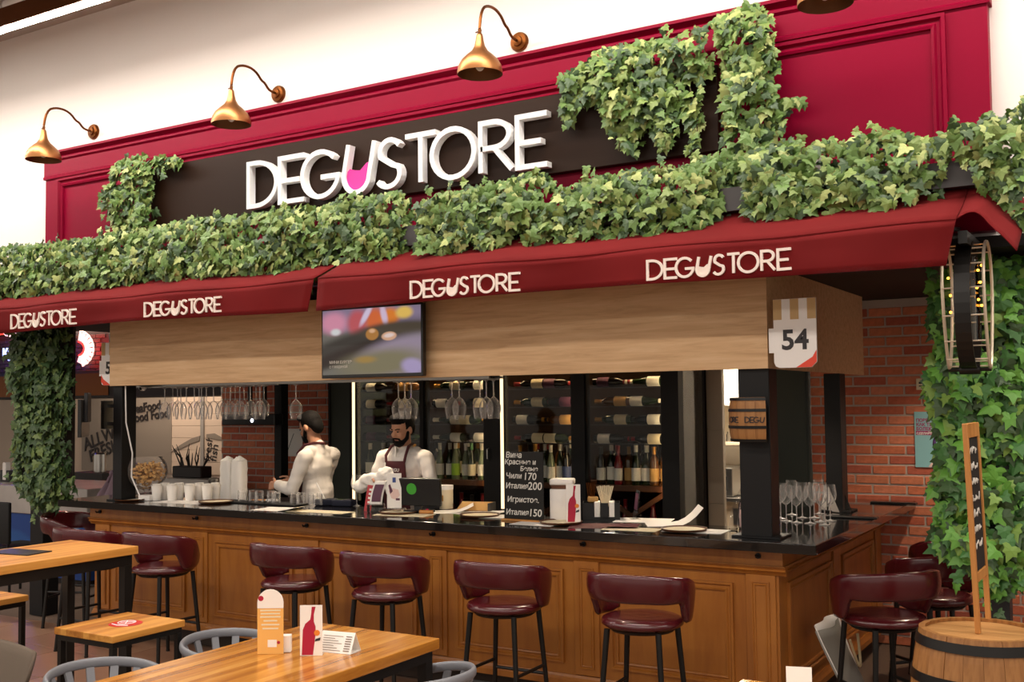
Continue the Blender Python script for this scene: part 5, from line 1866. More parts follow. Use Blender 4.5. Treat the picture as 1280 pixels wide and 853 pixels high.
# card readers
for i_, (px, py, rz, lab) in enumerate(((408, 632, 0.5, 'left dark card reader with a raised stylus'), (430, 633, 0.2, 'right dark card reader before the bartender'))):
    t = thing('card_reader', lab, 'card reader', on_top(px, py), rz, 'card readers on the worktop')
    MB().bbox(-0.085, 0.085, -0.045, 0.045, 0, 0.05, 0.012, 3).build('case', 'trouser_navy', t, True, False)
    MB().box(-0.07, 0.0, -0.035, 0.035, 0.0502, 0.0512).build('display', 'bottle_pale', t, False, False)
    for kx_ in range(3):
        for ky_ in range(3):
            MB().box(0.012 + kx_ * 0.02, 0.027 + kx_ * 0.02, -0.03 + ky_ * 0.021, -0.014 + ky_ * 0.021, 0.0502, 0.053).build('key', 'dark_grey', t, False, False)
    if i_ == 0:
        MB().cyl((-0.02, 0.03, 0.05), (-0.09, 0.05, 0.17), 0.005, n=6).build('stylus', 'white_paint', t, True, False)
# leaning red card, acrylic holder with card
t = thing('red_card', 'narrow red printed card leaning in an acrylic holder', 'card', on_top(459, 640), 0.5)
MB().box(-0.025, 0.025, 0, 0.003, 0, 0.19).xf(Matrix.Rotation(-0.2, 4, 'X') @ Matrix.Rotation(0.12, 4, 'Y')).build('card', 'wax_red', t, False, False)
for k in range(5):
    MB().box(-0.008, 0.01, -0.002, -0.0005, 0.03 + k * 0.03, 0.045 + k * 0.03).xf(Matrix.Rotation(-0.2, 4, 'X') @ Matrix.Rotation(0.12, 4, 'Y')).build('print', 'white_paint', t, False, False)
t = thing('acrylic_holder', 'clear acrylic holder with a curved violet leaflet', 'holder', on_top(470, 641), 0.45)
MB().bbox(-0.055, 0.055, -0.05, 0.05, 0, 0.06, 0.004, 1).build('base', 'acrylic', t, False, False)
o_ = MB().grid(lambda u, v: (-0.045 + 0.09 * u + 0.03 * v * v, 0.0 + 0.05 * v * v, 0.05 + 0.17 * v), 4, 10).build('leaflet', 'white_paper', t, 'all', False)
sm = o_.modifiers.new('t', 'SOLIDIFY'); sm.thickness = 0.002
o_ = MB().grid(lambda u, v: (-0.033 + 0.066 * u + 0.03 * (0.15 + v * 0.7) ** 2, -0.004 + 0.05 * (0.15 + v * 0.7) ** 2, 0.05 + 0.17 * (0.15 + v * 0.7)), 3, 8).build('print', 'label_plum', t, 'all', False)
# tall white card in an acrylic foot
p = on_top(493, 641)
t = thing('tall_card', 'tall white menu card with a photo print in a clear foot', 'menu', p, 0.4)
hc = onY(493, 592, p.y).z - CT
MB().bbox(-0.075, 0.075, -0.05, 0.05, 0, 0.03, 0.006, 1).build('foot', 'acrylic', t, False, False)
MB().box(-0.052, 0.052, -0.002, 0.002, 0.031, hc).build('sheet', 'white_paper', t, False, False)
MB().box(-0.012, 0.012, -0.0032, -0.0022, hc - 0.065, hc - 0.03).build('crest', 'blue_print', t, False, False)
MB().prism([(-0.04, 0.15), (-0.02, 0.10), (0.015, 0.09), (0.04, 0.12), (0.03, 0.16), (-0.01, 0.17)], -0.0032, -0.0022, 'xz').build('photo_print', 'poster_pink', t, False, False)
MB().prism([(-0.042, 0.19), (-0.028, 0.13), (-0.01, 0.15), (-0.03, 0.20)], -0.0036, -0.0024, 'xz').box(0.012, 0.04, -0.0036, -0.0024, 0.085, 0.1).build('dark_print', 'label_plum', t, False, False)
# till screen seen from behind
p = onY(512, 640, 6.02)
t = thing('till_screen', 'black till screen seen from behind with a green round logo', 'screen', (p.x + 0.05, 6.05, CT), 0.12)
MB().bbox(-0.20, 0.19, -0.012, 0.02, 0.05, 0.245, 0.006, 2).xf(Matrix.Rotation(0.08, 4, 'X')).build('case', 'black_plastic', t, False, False)
MB().bbox(-0.09, 0.09, -0.05, 0.09, 0.0005, 0.02, 0.004, 1).box(-0.03, 0.03, 0.0, 0.02, 0.02, 0.08).build('stand', 'black_plastic', t, False, False)
MB().lathe([(0, -0.003), (0.04, -0.003), (0.04, 0), (0, 0)], (-0.035, -0.0125, 0.17), 20, 'y').xf(Matrix.Rotation(0.08, 4, 'X')).build('logo', 'pos_green', t, False, False)
# dark printed tablet card
p = on_top(537, 637)
t = thing('tablet_stand', 'dark framed leaflet with a swirl print beside the canister', 'stand', p, 0.3)
o_ = MB().bbox(-0.075, 0.075, -0.004, 0.004, 0.0, 0.16, 0.003, 1).xf(Matrix.Rotation(-0.35, 4, 'X')).build('frame', 'dark_grey', t, False, False)
MB().tube([(0.035 * math.cos(k * 0.5) * (1 - k / 40), -0.006, 0.085 + 0.05 * math.sin(k * 0.5) * (1 - k / 40)) for k in range(26)], 0.003, 4).xf(Matrix.Rotation(-0.35, 4, 'X')).build('swirl_print', 'bottle_pale', t, False, False)
MB().tube([(-0.08, -0.01, 0.15), (-0.1, -0.04, 0.08), (-0.09, -0.05, 0.003)], 0.005, 5).build('wire_prop', 'steel', t, False, False)
t = thing('spare_corkscrew', 'wooden handled corkscrew lying before the dark leaflet', 'corkscrew', on_top(533, 643, 0.015), 0.3)
MB().cyl((-0.05, 0, 0), (0.05, 0, 0), 0.013, n=10).build('handle', 'frame_wood', t, True, False)
MB().sphere((0.0, 0.02, 0.008), 0.014, 10, 6).build('red_knob', 'print_wine', t, True, False)
# cream canister
p = on_top(556, 636)
t = thing('canister', 'cream paper canister standing right of the till', 'canister', p)
hc = onY(556, 607, p.y).z - CT
MB().lathe([(0, 0), (0.062, 0), (0.062, hc - 0.03), (0, hc - 0.03)], (0, 0, 0), 26).build('tube_body', 'cream', t, True, False)
MB().lathe([(0.064, hc - 0.0295), (0.064, hc), (0, hc)], (0, 0, 0), 26).build('lid', 'white_paper', t, True, False)
MB().box(0.02, 0.03, -0.064, -0.0605, hc * 0.35, hc * 0.6).build('print', 'capsule_gold', t, False, False)
# leather folder
t = thing('leather_folder', 'tan leather bill folder propped before the cabinet door', 'folder', on_top(592, 638), 0.2)
o_ = MB().grid(lambda u, v: (-0.11 + 0.24 * u, -0.06 + 0.12 * v, 0.005 + 0.05 * v), 4, 4).build('tan_cover', 'label_kraft', t, False, False)
sm = o_.modifiers.new('t', 'SOLIDIFY'); sm.thickness = 0.006
MB().box(0.131, 0.145, -0.06, 0.07, 0, 0.055).build('dark_spine', 'dark_grey', t, False, False)

# chalkboard with prices
p = on_top(657, 652)
cb = thing('price_chalkboard', 'black chalkboard with white handwritten wine prices on the worktop', 'chalkboard', (p.x, p.y, CT), 0.0)
x0, x1 = onY(630, 600, p.y).x, onY(679, 600, p.y).x
zt = onY(655, 565, p.y).z
tl = Matrix.Translation((0, 0, 0))
MB().bbox(x0, x1, p.y, p.y + 0.008, CT + 0.012, zt, 0.001, 1).build('board', 'chalk_black', cb)
MB().bbox(x0 - 0.01, x1 + 0.01, p.y - 0.03, p.y + 0.05, CT + 0.0005, CT + 0.0115, 0.002, 1).build('wooden_foot', 'frame_wood', cb)
HH, WW = zt - CT, x1 - x0
for s_, dx, fz, sz in (('Вина', 0.03, 0.885, 0.052), ('Красные и', 0.0, 0.79, 0.046), ('Белые', 0.42, 0.695, 0.043), ('Чили', 0.03, 0.585, 0.05), ('170', 0.50, 0.57, 0.066),
                       ('Италия', 0.02, 0.44, 0.05), ('200', 0.62, 0.43, 0.070), ('Игристое.', 0.06, 0.245, 0.05), ('Италия', 0.02, 0.06, 0.05), ('150', 0.63, 0.05, 0.066)):
    put_text('chalk_writing', s_, sz, 'chalk_white', (x0 + WW * (0.02 + dx * 0.95), p.y - 0.0012, CT + 0.012 + HH * fz), cb, bold=0.0008, shear=0.1)
# napkin dispenser
p = on_top(699, 652)
nd = thing('napkin_dispenser', 'white napkin dispenser box with an open slot beside the chalkboard', 'dispenser', (p.x, p.y + 0.05, CT), 0.35)
hn = onY(699, 599, p.y).z - CT
MB().bbox(-0.075, 0.075, -0.06, 0.06, 0.0005, hn - 0.065, 0.006, 2).build('body', 'white_paint', nd, True, False)
MB().box(-0.065, 0.065, -0.052, 0.052, hn - 0.0645, hn - 0.041).build('slot', 'rack_wood', nd, False, False)
MB().bbox(-0.078, 0.078, -0.063, 0.063, hn - 0.04, hn, 0.012, 3).build('lid', 'white_paint', nd, True, False)
# bottle print card
p = on_top(717, 655)
t = thing('menu_card', 'white menu card with a dark red bottle print on the worktop', 'menu', p, 0.45)
h_ = onY(717, 606, p.y).z - CT
MB().box(-0.045, 0.045, 0, 0.003, 0, h_).build('sheet', 'white_paper', t, False, False)
bottle_print(t, 0.088, h_)
MB().box(-0.045, 0.045, 0.0035, 0.045, 0, 0.003).build('foot', 'acrylic', t, False, False)
# bar caddy
p = on_top(752, 649)
cd_ = thing('bar_caddy', 'black bar caddy with napkins and wooden stirrers', 'caddy', p, 0.45)
mb_ = MB()
x_, y_, z_ = 0.12, 0.08, 0.11
mb_.box(-x_, x_, -y_, y_, 0.0005, 0.006).box(-x_, x_, y_ - 0.004, y_, 0.006, z_).box(-x_, -x_ + 0.004, -y_, y_ - 0.004, 0.006, z_).box(x_ - 0.004, x_, -y_, y_ - 0.004, 0.006, z_)
mb_.box(-x_ + 0.004, -0.05, -y_, -y_ + 0.004, 0.006, z_).box(-0.005, 0.045, -y_, -y_ + 0.004, 0.006, z_).box(0.085, x_ - 0.004, -y_, -y_ + 0.004, 0.006, z_).box(-0.05, 0.085, -y_, -y_ + 0.004, 0.006, 0.02)
mb_.build('box', 'black_plastic', cd_, False, False)
for xa in (-0.045, 0.05):
    MB().bbox(xa, xa + 0.036, -y_ + 0.005, 0.05, 0.007, z_ + 0.006, 0.003, 1).build('napkin_stack', 'towel_white', cd_, False, False)
for k in range(12):
    a_ = -0.45 + k * 0.08
    MB().box(-0.003, 0.003, -0.001, 0.001, 0, 0.14).xf(Matrix.Translation((0.01 + 0.003 * k, 0.01 + 0.02 * (k % 3), 0.075)) @ Matrix.Rotation(a_ * 0.6, 4, 'Y')).build('stirrer', 'label_cream', cd_, False, False)
for k in range(6):
    MB().cyl((-0.075 + 0.01 * (k % 3), 0.0 + 0.012 * (k // 3), 0.06), (-0.095 + 0.016 * k * 0.7, 0.01, 0.235), 0.003, n=5).build('straw', 'copper_dark', cd_, False, False)
MB().bbox(-0.09, -0.02, -0.03, 0.03, z_, z_ + 0.035, 0.01, 2).build('cork_tongs', 'label_kraft', cd_, True, False)
# acrylic frame
t = thing('sign_holder', 'small clear acrylic sign holder right of the bar caddy', 'sign holder', on_top(794, 650), -0.95)
MB().bbox(-0.055, 0.055, -0.004, 0.004, 0.045, 0.19, 0.002, 1).xf(Matrix.Rotation(-0.12, 4, 'X')).build('plate', 'acrylic', t, False, False)
MB().box(-0.045, 0.045, -0.0055, -0.0045, 0.065, 0.17).xf(Matrix.Rotation(-0.12, 4, 'X')).build('print', 'label_plum', t, False, False)
MB().cyl((0, 0, 0.0005), (0, -0.003, 0.05), 0.012, n=10).bbox(-0.04, 0.04, -0.03, 0.03, 0.0005, 0.006, 0.001, 1).build('foot', 'acrylic', t, False, False)
# sanitiser bottle and curved acrylic holder behind the corner post
p = on_top(932, 661)
t = thing('pump_bottle', 'clear pump bottle left of the corner post', 'bottle', p)
MB().lathe([(0, 0), (0.038, 0), (0.04, 0.006), (0.04, 0.14), (0.03, 0.165), (0.014, 0.175), (0, 0.175)], (0, 0, 0), 18).build('flask', 'acrylic', t, True, False)
MB().lathe([(0.016, 0.1755), (0.016, 0.195), (0.005, 0.197), (0.005, 0.215), (0, 0.215)], (0, 0, 0), 12).box(-0.008, 0.05, -0.008, 0.008, 0.216, 0.226).build('pump', 'white_paint', t, True, False)
MB().lathe([(0.036, 0.01), (0.036, 0.11), (0, 0.11)], (0, 0, 0), 16).build('gel', 'poster_pink', t, True, False)
t = thing('leaflet_holder', 'curved clear leaflet holder left of the pump bottle', 'holder', on_top(920, 663), 0.3)
o_ = MB().grid(lambda u, v: (-0.04 + 0.05 * u + 0.07 * v * v, 0.05 * v, 0.002 + 0.24 * v), 3, 12).build('curved_sheet', 'acrylic', t, 'all', False)
sm = o_.modifiers.new('t', 'SOLIDIFY'); sm.thickness = 0.004
# menu tent, pens on the side run
t = thing('clear_menu_tent', 'clear triangular menu tent behind the cluster of glasses', 'menu holder', on_top(1046, 640), -0.6)
MB().prism([(-0.12, 0.0005), (0.10, 0.0005), (-0.04, 0.22)], -0.05, 0.05, 'xz').build('tent', 'acrylic', t, False, False)
MB().prism([(-0.105, 0.006), (0.085, 0.006), (-0.04, 0.20)], -0.052, -0.0505, 'xz').build('insert', 'marble', t, False, False)
for px, py, lab, rz in ((1065, 648, 'slim black tray lying by the clear menu tent', 0.05), (1117, 630, 'slim black tray lying at the wall end of the worktop', 0.0)):
    solo('flat_tray', MB().bbox(-0.16, 0.16, -0.035, 0.035, 0, 0.012, 0.003, 1), 'black_plastic', on_top(px, py), rz, lab, 'tray', 'slim black trays', False)


# ================================================================== two bartenders
def bones(mb_, chain, n=14):
    """chain of (point, radius): tapered segments with round joints"""
    for (p0, r0), (p1, r1) in zip(chain[:-1], chain[1:]):
        mb_.cyl(p0, p1, r0, r1, n)
    for p_, r_ in chain:
        mb_.sphere(p_, r_, n, 8)
    return mb_


def fuse(mb_, name, m, parent, voxel=0.008, smooth=3):
    """melt overlapping shapes into one continuous skin"""
    o_ = mb_.build(name, m, parent, False, False)
    r_ = o_.modifiers.new('r', 'REMESH')
    r_.mode = 'VOXEL'
    r_.voxel_size = voxel
    s_ = o_.modifiers.new('s', 'SMOOTH')
    s_.factor = 0.5
    s_.iterations = smooth
    bake(o_)
    o_.data.polygons.foreach_set('use_smooth', [True] * len(o_.data.polygons))
    o_.data.materials.clear()
    o_.data.materials.append(M[m])
    return o_


def hand(mb_, wrist, fwd, palm_n, side, curl=0.9, s=1.0):
    """palm plus five bent fingers; fwd = where the fingers point, palm_n = out of the palm, side = towards the thumb"""
    wrist, fwd, palm_n = Vector(wrist), Vector(fwd).normalized(), Vector(palm_n).normalized()
    side = Vector(side)
    side = (side - fwd * side.dot(fwd)).normalized()
    palm_n = (palm_n - fwd * palm_n.dot(fwd) - side * palm_n.dot(side)).normalized()
    c0 = wrist + fwd * 0.02 * s
    for k in range(4):
        u = side * (0.026 - 0.0175 * k) * s
        bones(mb_, [(c0 + u * 0.6, 0.015 * s), (wrist + fwd * 0.085 * s + u, 0.0125 * s)], 8)
        L_ = (0.075, 0.083, 0.077, 0.062)[k] * s
        p_ = wrist + fwd * 0.088 * s + u
        d_ = fwd.copy()
        ch_ = [(p_, 0.0098 * s)]
        for j, fr in enumerate((0.45, 0.3, 0.25)):
            a_ = curl * (0.45, 0.75, 0.5)[j]
            d_ = (d_ * math.cos(a_) + palm_n * math.sin(a_)).normalized()
            palm2 = palm_n
            p_ = p_ + d_ * L_ * fr
            ch_.append((p_, (0.0092 - 0.0008 * j) * s))
        bones(mb_, ch_, 8)
    t0 = wrist + fwd * 0.03 * s + side * 0.022 * s
    t1 = t0 + (fwd * 0.6 + side * 0.8).normalized() * 0.038 * s
    t2 = t1 + (fwd * 0.85 + side * 0.25 + palm_n * 0.35).normalized() * 0.034 * s
    t3 = t2 + (fwd * 0.9 + palm_n * 0.5).normalized() * 0.026 * s
    bones(mb_, [(t0, 0.014 * s), (t1, 0.0115 * s), (t2, 0.0105 * s), (t3, 0.009 * s)], 8)


def head_shapes(mb_, X):
    """X maps head space (centre of the skull at 0, face towards -y) to body space"""
    st_ = len(mb_.v)
    mb_.sphere((0, 0.012, 0.025), (0.074, 0.092, 0.092), 22, 14)       # skull
    mb_.sphere((0, -0.030, -0.040), (0.060, 0.062, 0.072), 18, 12)     # face
    mb_.sphere((0, -0.058, -0.088), (0.030, 0.028, 0.026), 12, 8)      # chin
    for s_ in (-1, 1):
        mb_.sphere((s_ * 0.036, -0.062, -0.030), (0.022, 0.022, 0.022), 10, 8)   # cheek
        mb_.sphere((s_ * 0.076, 0.010, -0.012), (0.010, 0.020, 0.032), 10, 8)    # ear
        mb_.sphere((s_ * 0.030, -0.076, 0.020), (0.026, 0.014, 0.009), 10, 6)    # brow
    bones(mb_, [((0, -0.082, 0.010), 0.008), ((0, -0.102, -0.026), 0.012)], 8)   # nose
    mb_.sphere((0.011, -0.094, -0.030), 0.008, 8, 6)
    mb_.sphere((-0.011, -0.094, -0.030), 0.008, 8, 6)
    mb_.xf(X, st_)


def person(loc, rz, label, X, arms, apron, skin, lean=0.0, pose_z=0.0):
    t = thing('person', label, 'person', loc, rz)
    body = MB()
    head_shapes(body, X)
    hc = X @ Vector((0, 0, 0))
    bones(body, [(hc + Vector((0, 0.03, -0.05)), 0.052), (Vector((0, 0.02 - lean, 1.475)), 0.058), (Vector((0, 0.0 - lean, 1.40)), 0.09)])
    body.sphere((0, -lean, 1.33), (0.155, 0.10, 0.16), 18, 12)
    body.sphere((0, -lean * 0.5, 1.12), (0.135, 0.095, 0.17), 18, 12)
    body.sphere((0, 0, 0.95), (0.155, 0.105, 0.12), 18, 12)
    for s_ in (-1, 1):
        bones(body, [((s_ * 0.085, 0, 0.92), 0.085), ((s_ * 0.09, -0.01, 0.50), 0.055), ((s_ * 0.095, 0.02, 0.10), 0.038)])
        bones(body, [((s_ * 0.095, 0.03, 0.05), 0.036), ((s_ * 0.10, -0.12, 0.035), 0.032)])
    shirt = MB()
    shirt.sphere((0, -lean, 1.34), (0.172, 0.118, 0.165), 20, 12)
    shirt.sphere((0, -lean * 0.5 + 0.005, 1.13), (0.155, 0.115, 0.19), 20, 12)
    shirt.sphere((0, 0.005, 0.99), (0.160, 0.117, 0.09), 18, 10)
    bones(shirt, [((-0.10, 0.01 - lean, 1.455), 0.062), ((0.10, 0.01 - lean, 1.455), 0.062)])
    bones(shirt, [((0, 0.015 - lean, 1.45), 0.082), ((0, 0.02 - lean, 1.505), 0.064)])
    for s_, sh, el, wr, rolled, hd in arms:
        sh, el, wr = Vector(sh), Vector(el), Vector(wr)
        bones(body, [(sh, 0.052), (el, 0.040), (el.lerp(wr, 0.4), 0.040), (wr, 0.027)])
        hand(body, wr, *hd)
        bones(shirt, [(sh * 0.90 + Vector((0, 0, sh.z * 0.10)), 0.066), (sh, 0.062), (sh.lerp(el, 0.55), 0.056), (el, 0.050)])
        bones(shirt, [(el, 0.054), (el.lerp(wr, rolled), 0.046)])
    bd = fuse(body, 'body', skin, t, 0.006, 3)
    so_ = fuse(shirt, 'shirt', 'shirt_white', t, 0.008, 4)
    nn_ = [v_.normal.copy() for v_ in so_.data.vertices]
    for v_, n0 in zip(so_.data.vertices, nn_):
        q_ = v_.co
        v_.co = q_ + n0 * (0.010 * noise.noise(Vector((q_.x * 7, q_.y * 7, q_.z * 18))) + 0.006 * noise.noise(Vector((q_.x * 20, q_.y * 20, q_.z * 9))))
    # trousers
    tr = MB()
    tr.sphere((0, 0, 0.93), (0.168, 0.118, 0.13), 18, 10)
    for s_ in (-1, 1):
        bones(tr, [((s_ * 0.085, 0, 0.90), 0.095), ((s_ * 0.09, -0.01, 0.50), 0.07), ((s_ * 0.095, 0.02, 0.07), 0.055)])
    fuse(tr, 'trousers', 'trouser_navy', t, 0.012, 3)
    # collar
    col = MB()
    for s_ in (-1, 1):
        col.add([(s_ * 0.008, -0.105 - lean, 1.44), (s_ * 0.07, -0.075 - lean, 1.455), (s_ * 0.068, -0.03 - lean, 1.525), (s_ * 0.02, -0.075 - lean, 1.515)], [(0, 1, 2, 3)])
    o_ = col.build('collar', 'shirt_white', t, False, False)
    sm_ = o_.modifiers.new('t', 'SOLIDIFY'); sm_.thickness = 0.005
    # face details
    ey = MB()
    for s_ in (-1, 1):
        ey.sphere((s_ * 0.029, -0.083, 0.006), (0.010, 0.006, 0.005), 10, 6)
    ey.xf(X).build('eyes', 'eye_dark', t, True, False)
    MB().sphere((0, -0.088, -0.058), (0.019, 0.006, 0.006), 10, 6).xf(X).build('mouth', 'lip', t, True, False)
    eb = MB()
    for s_ in (-1, 1):
        eb.tube([(s_ * 0.014, -0.092, 0.024), (s_ * 0.032, -0.089, 0.031), (s_ * 0.048, -0.075, 0.026)], 0.004, 6)
    eb.xf(X).build('eyebrows', 'hair_black', t, True, False)
    # hair: cap over the skull, open at the face
    hr = MB()
    hr.sphere((0, 0.020, 0.040), (0.082, 0.098, 0.094), 20, 12)
    hr.sphere((0, -0.040, 0.098), (0.062, 0.048, 0.034), 16, 8)
    hr.sphere((0, 0.070, -0.01), (0.066, 0.048, 0.075), 16, 10)
    cut = MB()
    hm = hr.xf(X)
    hobj = fuse(hm, 'hair', 'hair_black', t, 0.006, 2)
    # trim the hair away from the face with a plane-side test
    bm_ = bmesh.new(); bm_.from_mesh(hobj.data)
    Xi = X.inverted()
    kill = []
    for v_ in bm_.verts:
        q_ = Xi @ v_.co
        if q_.y < -0.030 and q_.z < 0.058 and abs(q_.x) < 0.2:
            kill.append(v_)
        elif q_.z < 0.0 and q_.y < 0.03:
            kill.append(v_)
    bmesh.ops.delete(bm_, geom=kill, context='VERTS')
    bm_.to_mesh(hobj.data); bm_.free()
    # beard
    bb = MB()
    bb.sphere((0, -0.056, -0.092), (0.046, 0.042, 0.036), 16, 10)
    for s_ in (-1, 1):
        bones(bb, [((s_ * 0.066, -0.010, -0.020), 0.012), ((s_ * 0.060, -0.030, -0.062), 0.018), ((s_ * 0.034, -0.062, -0.088), 0.022)], 10)
    bones(bb, [((-0.026, -0.086, -0.050), 0.007), ((0.0, -0.097, -0.045), 0.007), ((0.026, -0.086, -0.050), 0.007)], 8)
    bones(bb, [((-0.028, -0.084, -0.052), 0.008), ((-0.034, -0.074, -0.082), 0.012)], 8)
    bones(bb, [((0.028, -0.084, -0.052), 0.008), ((0.034, -0.074, -0.082), 0.012)], 8)
    fuse(bb.xf(X), 'beard', 'hair_black', t, 0.005, 2)
    # apron
    def bib(u, v):
        w_ = 0.085 + 0.075 * (1 - v) ** 1.2
        x_ = (2 * u - 1) * w_
        z_ = 0.75 + 0.66 * v
        y_ = -0.128 - lean * max(0, min(1, (z_ - 0.95) / 0.4)) + 0.9 * x_ * x_ + 0.01 * math.sin(u * 11) * (1 - v)
        return (x_, y_, z_)
    o_ = MB().grid(bib, 12, 16).build('apron', 'apron_burgundy', t, 'all', False)
    sm_ = o_.modifiers.new('t', 'SOLIDIFY'); sm_.thickness = 0.005
    strap = MB()
    for s_ in (-1, 1):
        strap.tube([(s_ * 0.08, -0.128 - lean + 0.006, 1.40), (s_ * 0.088, -0.115 - lean, 1.45), (s_ * 0.078, -0.055 - lean, 1.518), (s_ * 0.06, 0.03 - lean, 1.535), (0, 0.085 - lean, 1.53)], 0.011, 6)
    strap.build('apron_strap', 'apron_burgundy', t, True, False)
    MB().tube([(0.16 * math.cos(math.radians(a_)), 0.125 * math.sin(math.radians(a_)) + 0.004, 0.985) for a_ in range(0, 360, 15)], 0.013, 6, closed=True).tube([(0.02, 0.14, 0.98), (0.04, 0.165, 0.90), (0.05, 0.15, 0.82)], 0.009, 5).build('apron_tie', 'apron_burgundy', t, True, False)
    return t


# the bartender drying a glass, facing the viewer, head bowed
P1 = onY(506, 560, 6.62)
X1 = Matrix.Translation((0.012, -0.062, 1.655)) @ Matrix.Rotation(math.radians(20), 4, 'X') @ Matrix.Rotation(math.radians(-10), 4, 'Z')
arms1 = [(-1, (-0.185, 0.0, 1.43), (-0.262, -0.05, 1.20), (-0.125, -0.27, 1.255), 0.42, ((0.75, -0.55, 0.25), (0.3, 0.3, -1), (0.0, -0.6, 0.8), 0.9)),
         (1, (0.185, 0.0, 1.43), (0.275, -0.05, 1.19), (0.135, -0.27, 1.24), 0.30, ((-0.8, -0.5, 0.2), (-0.3, 0.3, -1), (0.0, -0.6, 0.8), 0.9))]
pr1 = person((P1.x, 6.62, 0), 0.10, 'bearded bartender in white shirt and burgundy apron drying a glass with a cloth', X1, arms1, True, 'skin', 0.02)
put_text('apron_print', 'DEGU', 0.035, 'white_paper', (0, 0, 0), None, bold=0.0005)
ap = bpy.context.scene.collection.objects[-1]
ap.parent = pr1
ap.location = (-0.05, -0.158, 1.33)
# neck tie-like dark towel over the shoulder strap
# the cloth wrapped round the glass
tw = thing('drying_cloth', 'white drying cloth bunched in the hands of the front bartender', 'cloth', full_matrix(pr1) @ Vector((-0.06, -0.34, 1.24)), 0.1)
mb_ = MB()
mb_.sphere((-0.02, 0, 0.03), (0.12, 0.055, 0.06), 20, 12)
mb_.sphere((0.09, 0.01, 0.07), (0.08, 0.05, 0.065), 18, 10)
mb_.sphere((-0.12, -0.01, -0.01), (0.07, 0.045, 0.05), 16, 10)
mb_.sphere((0.14, 0.0, 0.0), (0.05, 0.04, 0.09), 14, 10)
o_ = fuse(mb_, 'cloth_folds', 'towel_white', tw, 0.008, 2)
nn_ = [v_.normal.copy() for v_ in o_.data.vertices]
for v_, n0 in zip(o_.data.vertices, nn_):
    n_ = noise.noise(v_.co * 16.0) * 0.012 + noise.noise(v_.co * 34.0) * 0.006
    v_.co += n0 * n_
# the bartender at the left, seen from the side, busy at the inner counter
P2 = onY(398, 560, 6.62)
X2 = Matrix.Translation((0.0, -0.085, 1.665)) @ Matrix.Rotation(math.radians(22), 4, 'X')
arms2 = [(-1, (-0.185, 0.0, 1.43), (-0.22, -0.10, 1.18), (-0.10, -0.33, 1.20), 0.85, ((0.25, -0.95, -0.1), (0.6, 0, -1), (0.3, -0.2, 0.9), 0.7)),
         (1, (0.185, 0.0, 1.43), (0.235, -0.08, 1.17), (0.12, -0.33, 1.19), 0.85, ((-0.25, -0.95, -0.1), (-0.6, 0, -1), (-0.3, -0.2, 0.9), 0.7))]
pr2 = person((P2.x, 6.62, 0), math.radians(-86), 'bartender in white shirt turned away at the left, hands at the inner counter', X2, arms2, True, 'skin_b', 0.03)


# ================================================================== kitchen seen through the doorway
kz = 10.15
a, b = onY(905, 462, 9.85), onY(934, 508, 9.85)
t = thing('wall_cupboard', 'white wall cupboard in the kitchen behind the doorway', 'cupboard', (a.x, 9.85, b.z))
MB().box(a.x - 0.35, a.x + 0.24, 9.86, 10.19, b.z, 2.58).build('body', 'kitchen_white', t)
for x_ in (a.x - 0.345, a.x - 0.05):
    MB().bbox(x_, x_ + 0.285, 9.835, 9.858, b.z + 0.005, 2.57, 0.003, 1).build('door', 'kitchen_white', t)
a = onY(905, 553, 9.9)
t = thing('kitchen_shelf', 'beige kitchen shelf with small jars beside the small barrel', 'shelf', (a.x, 9.9, a.z))
MB().bbox(a.x - 0.4, a.x + 0.55, 9.9, 10.19, a.z - 0.03, a.z, 0.003, 1).build('board', 'kitchen_beige', t)
for i_ in range(4):
    j_ = MB().lathe([(0, 0), (0.03, 0), (0.03, 0.07), (0.02, 0.085), (0.02, 0.1), (0, 0.1)], (0, 0, 0), 12).build('spice_jar', 'acrylic', None, True)
    j_.location = (a.x + 0.03 + 0.075 * i_, 9.97, a.z + 0.0005)
    tag(j_, 'small clear jar on the beige kitchen shelf, %s from left' % NTH[i_], 'jar', 'jars on the kitchen shelf')
a, b = onY(893, 585, 9.7), onY(916, 622, 9.7)
t = thing('steel_oven', 'stainless steel oven in the kitchen behind the doorway', 'oven', (b.x - 0.25, 9.7, 0))
MB().bbox(a.x - 0.3, b.x, 9.7, 10.15, b.z + 0.005, a.z, 0.006, 1).build('body', 'steel', t)
MB().box(a.x - 0.25, b.x - 0.05, 9.688, 9.699, b.z + 0.06, a.z - 0.08).build('oven_door', 'dark_grey', t)
t = thing('kitchen_unit', 'low white kitchen unit under the steel oven', 'cabinet', (b.x - 0.2, 9.65, 0))
MB().box(b.x - 1.0, b.x + 0.7, 9.66, 10.19, 0.0, b.z - 0.04).build('body', 'kitchen_beige', t)
MB().bbox(b.x - 1.02, b.x + 0.72, 9.62, 10.19, b.z - 0.039, b.z, 0.003, 1).build('worktop', 'steel', t)
MB().box(b.x + 0.02, b.x + 0.32, 9.645, 9.659, b.z - 0.25, b.z - 0.10).build('drawer', 'steel', t)
a = onY(927, 597, 10.19)
t = thing('wall_socket', 'white double wall socket with a black plug in the kitchen', 'socket', (a.x, 10.19, a.z))
MB().bbox(a.x - 0.10, a.x + 0.08, 10.175, 10.199, a.z - 0.04, a.z + 0.04, 0.004, 1).build('plate', 'white_paint', t)
MB().cyl((a.x + 0.035, 10.13, a.z), (a.x + 0.035, 10.174, a.z), 0.025, n=12).build('plug', 'black_plastic', t)
MB().tube([(a.x + 0.035, 10.12, a.z - 0.02), (a.x + 0.03, 10.11, a.z - 0.2), (a.x - 0.02, 10.11, a.z - 0.35)], 0.008, 6).build('cord', 'black_plastic', t)
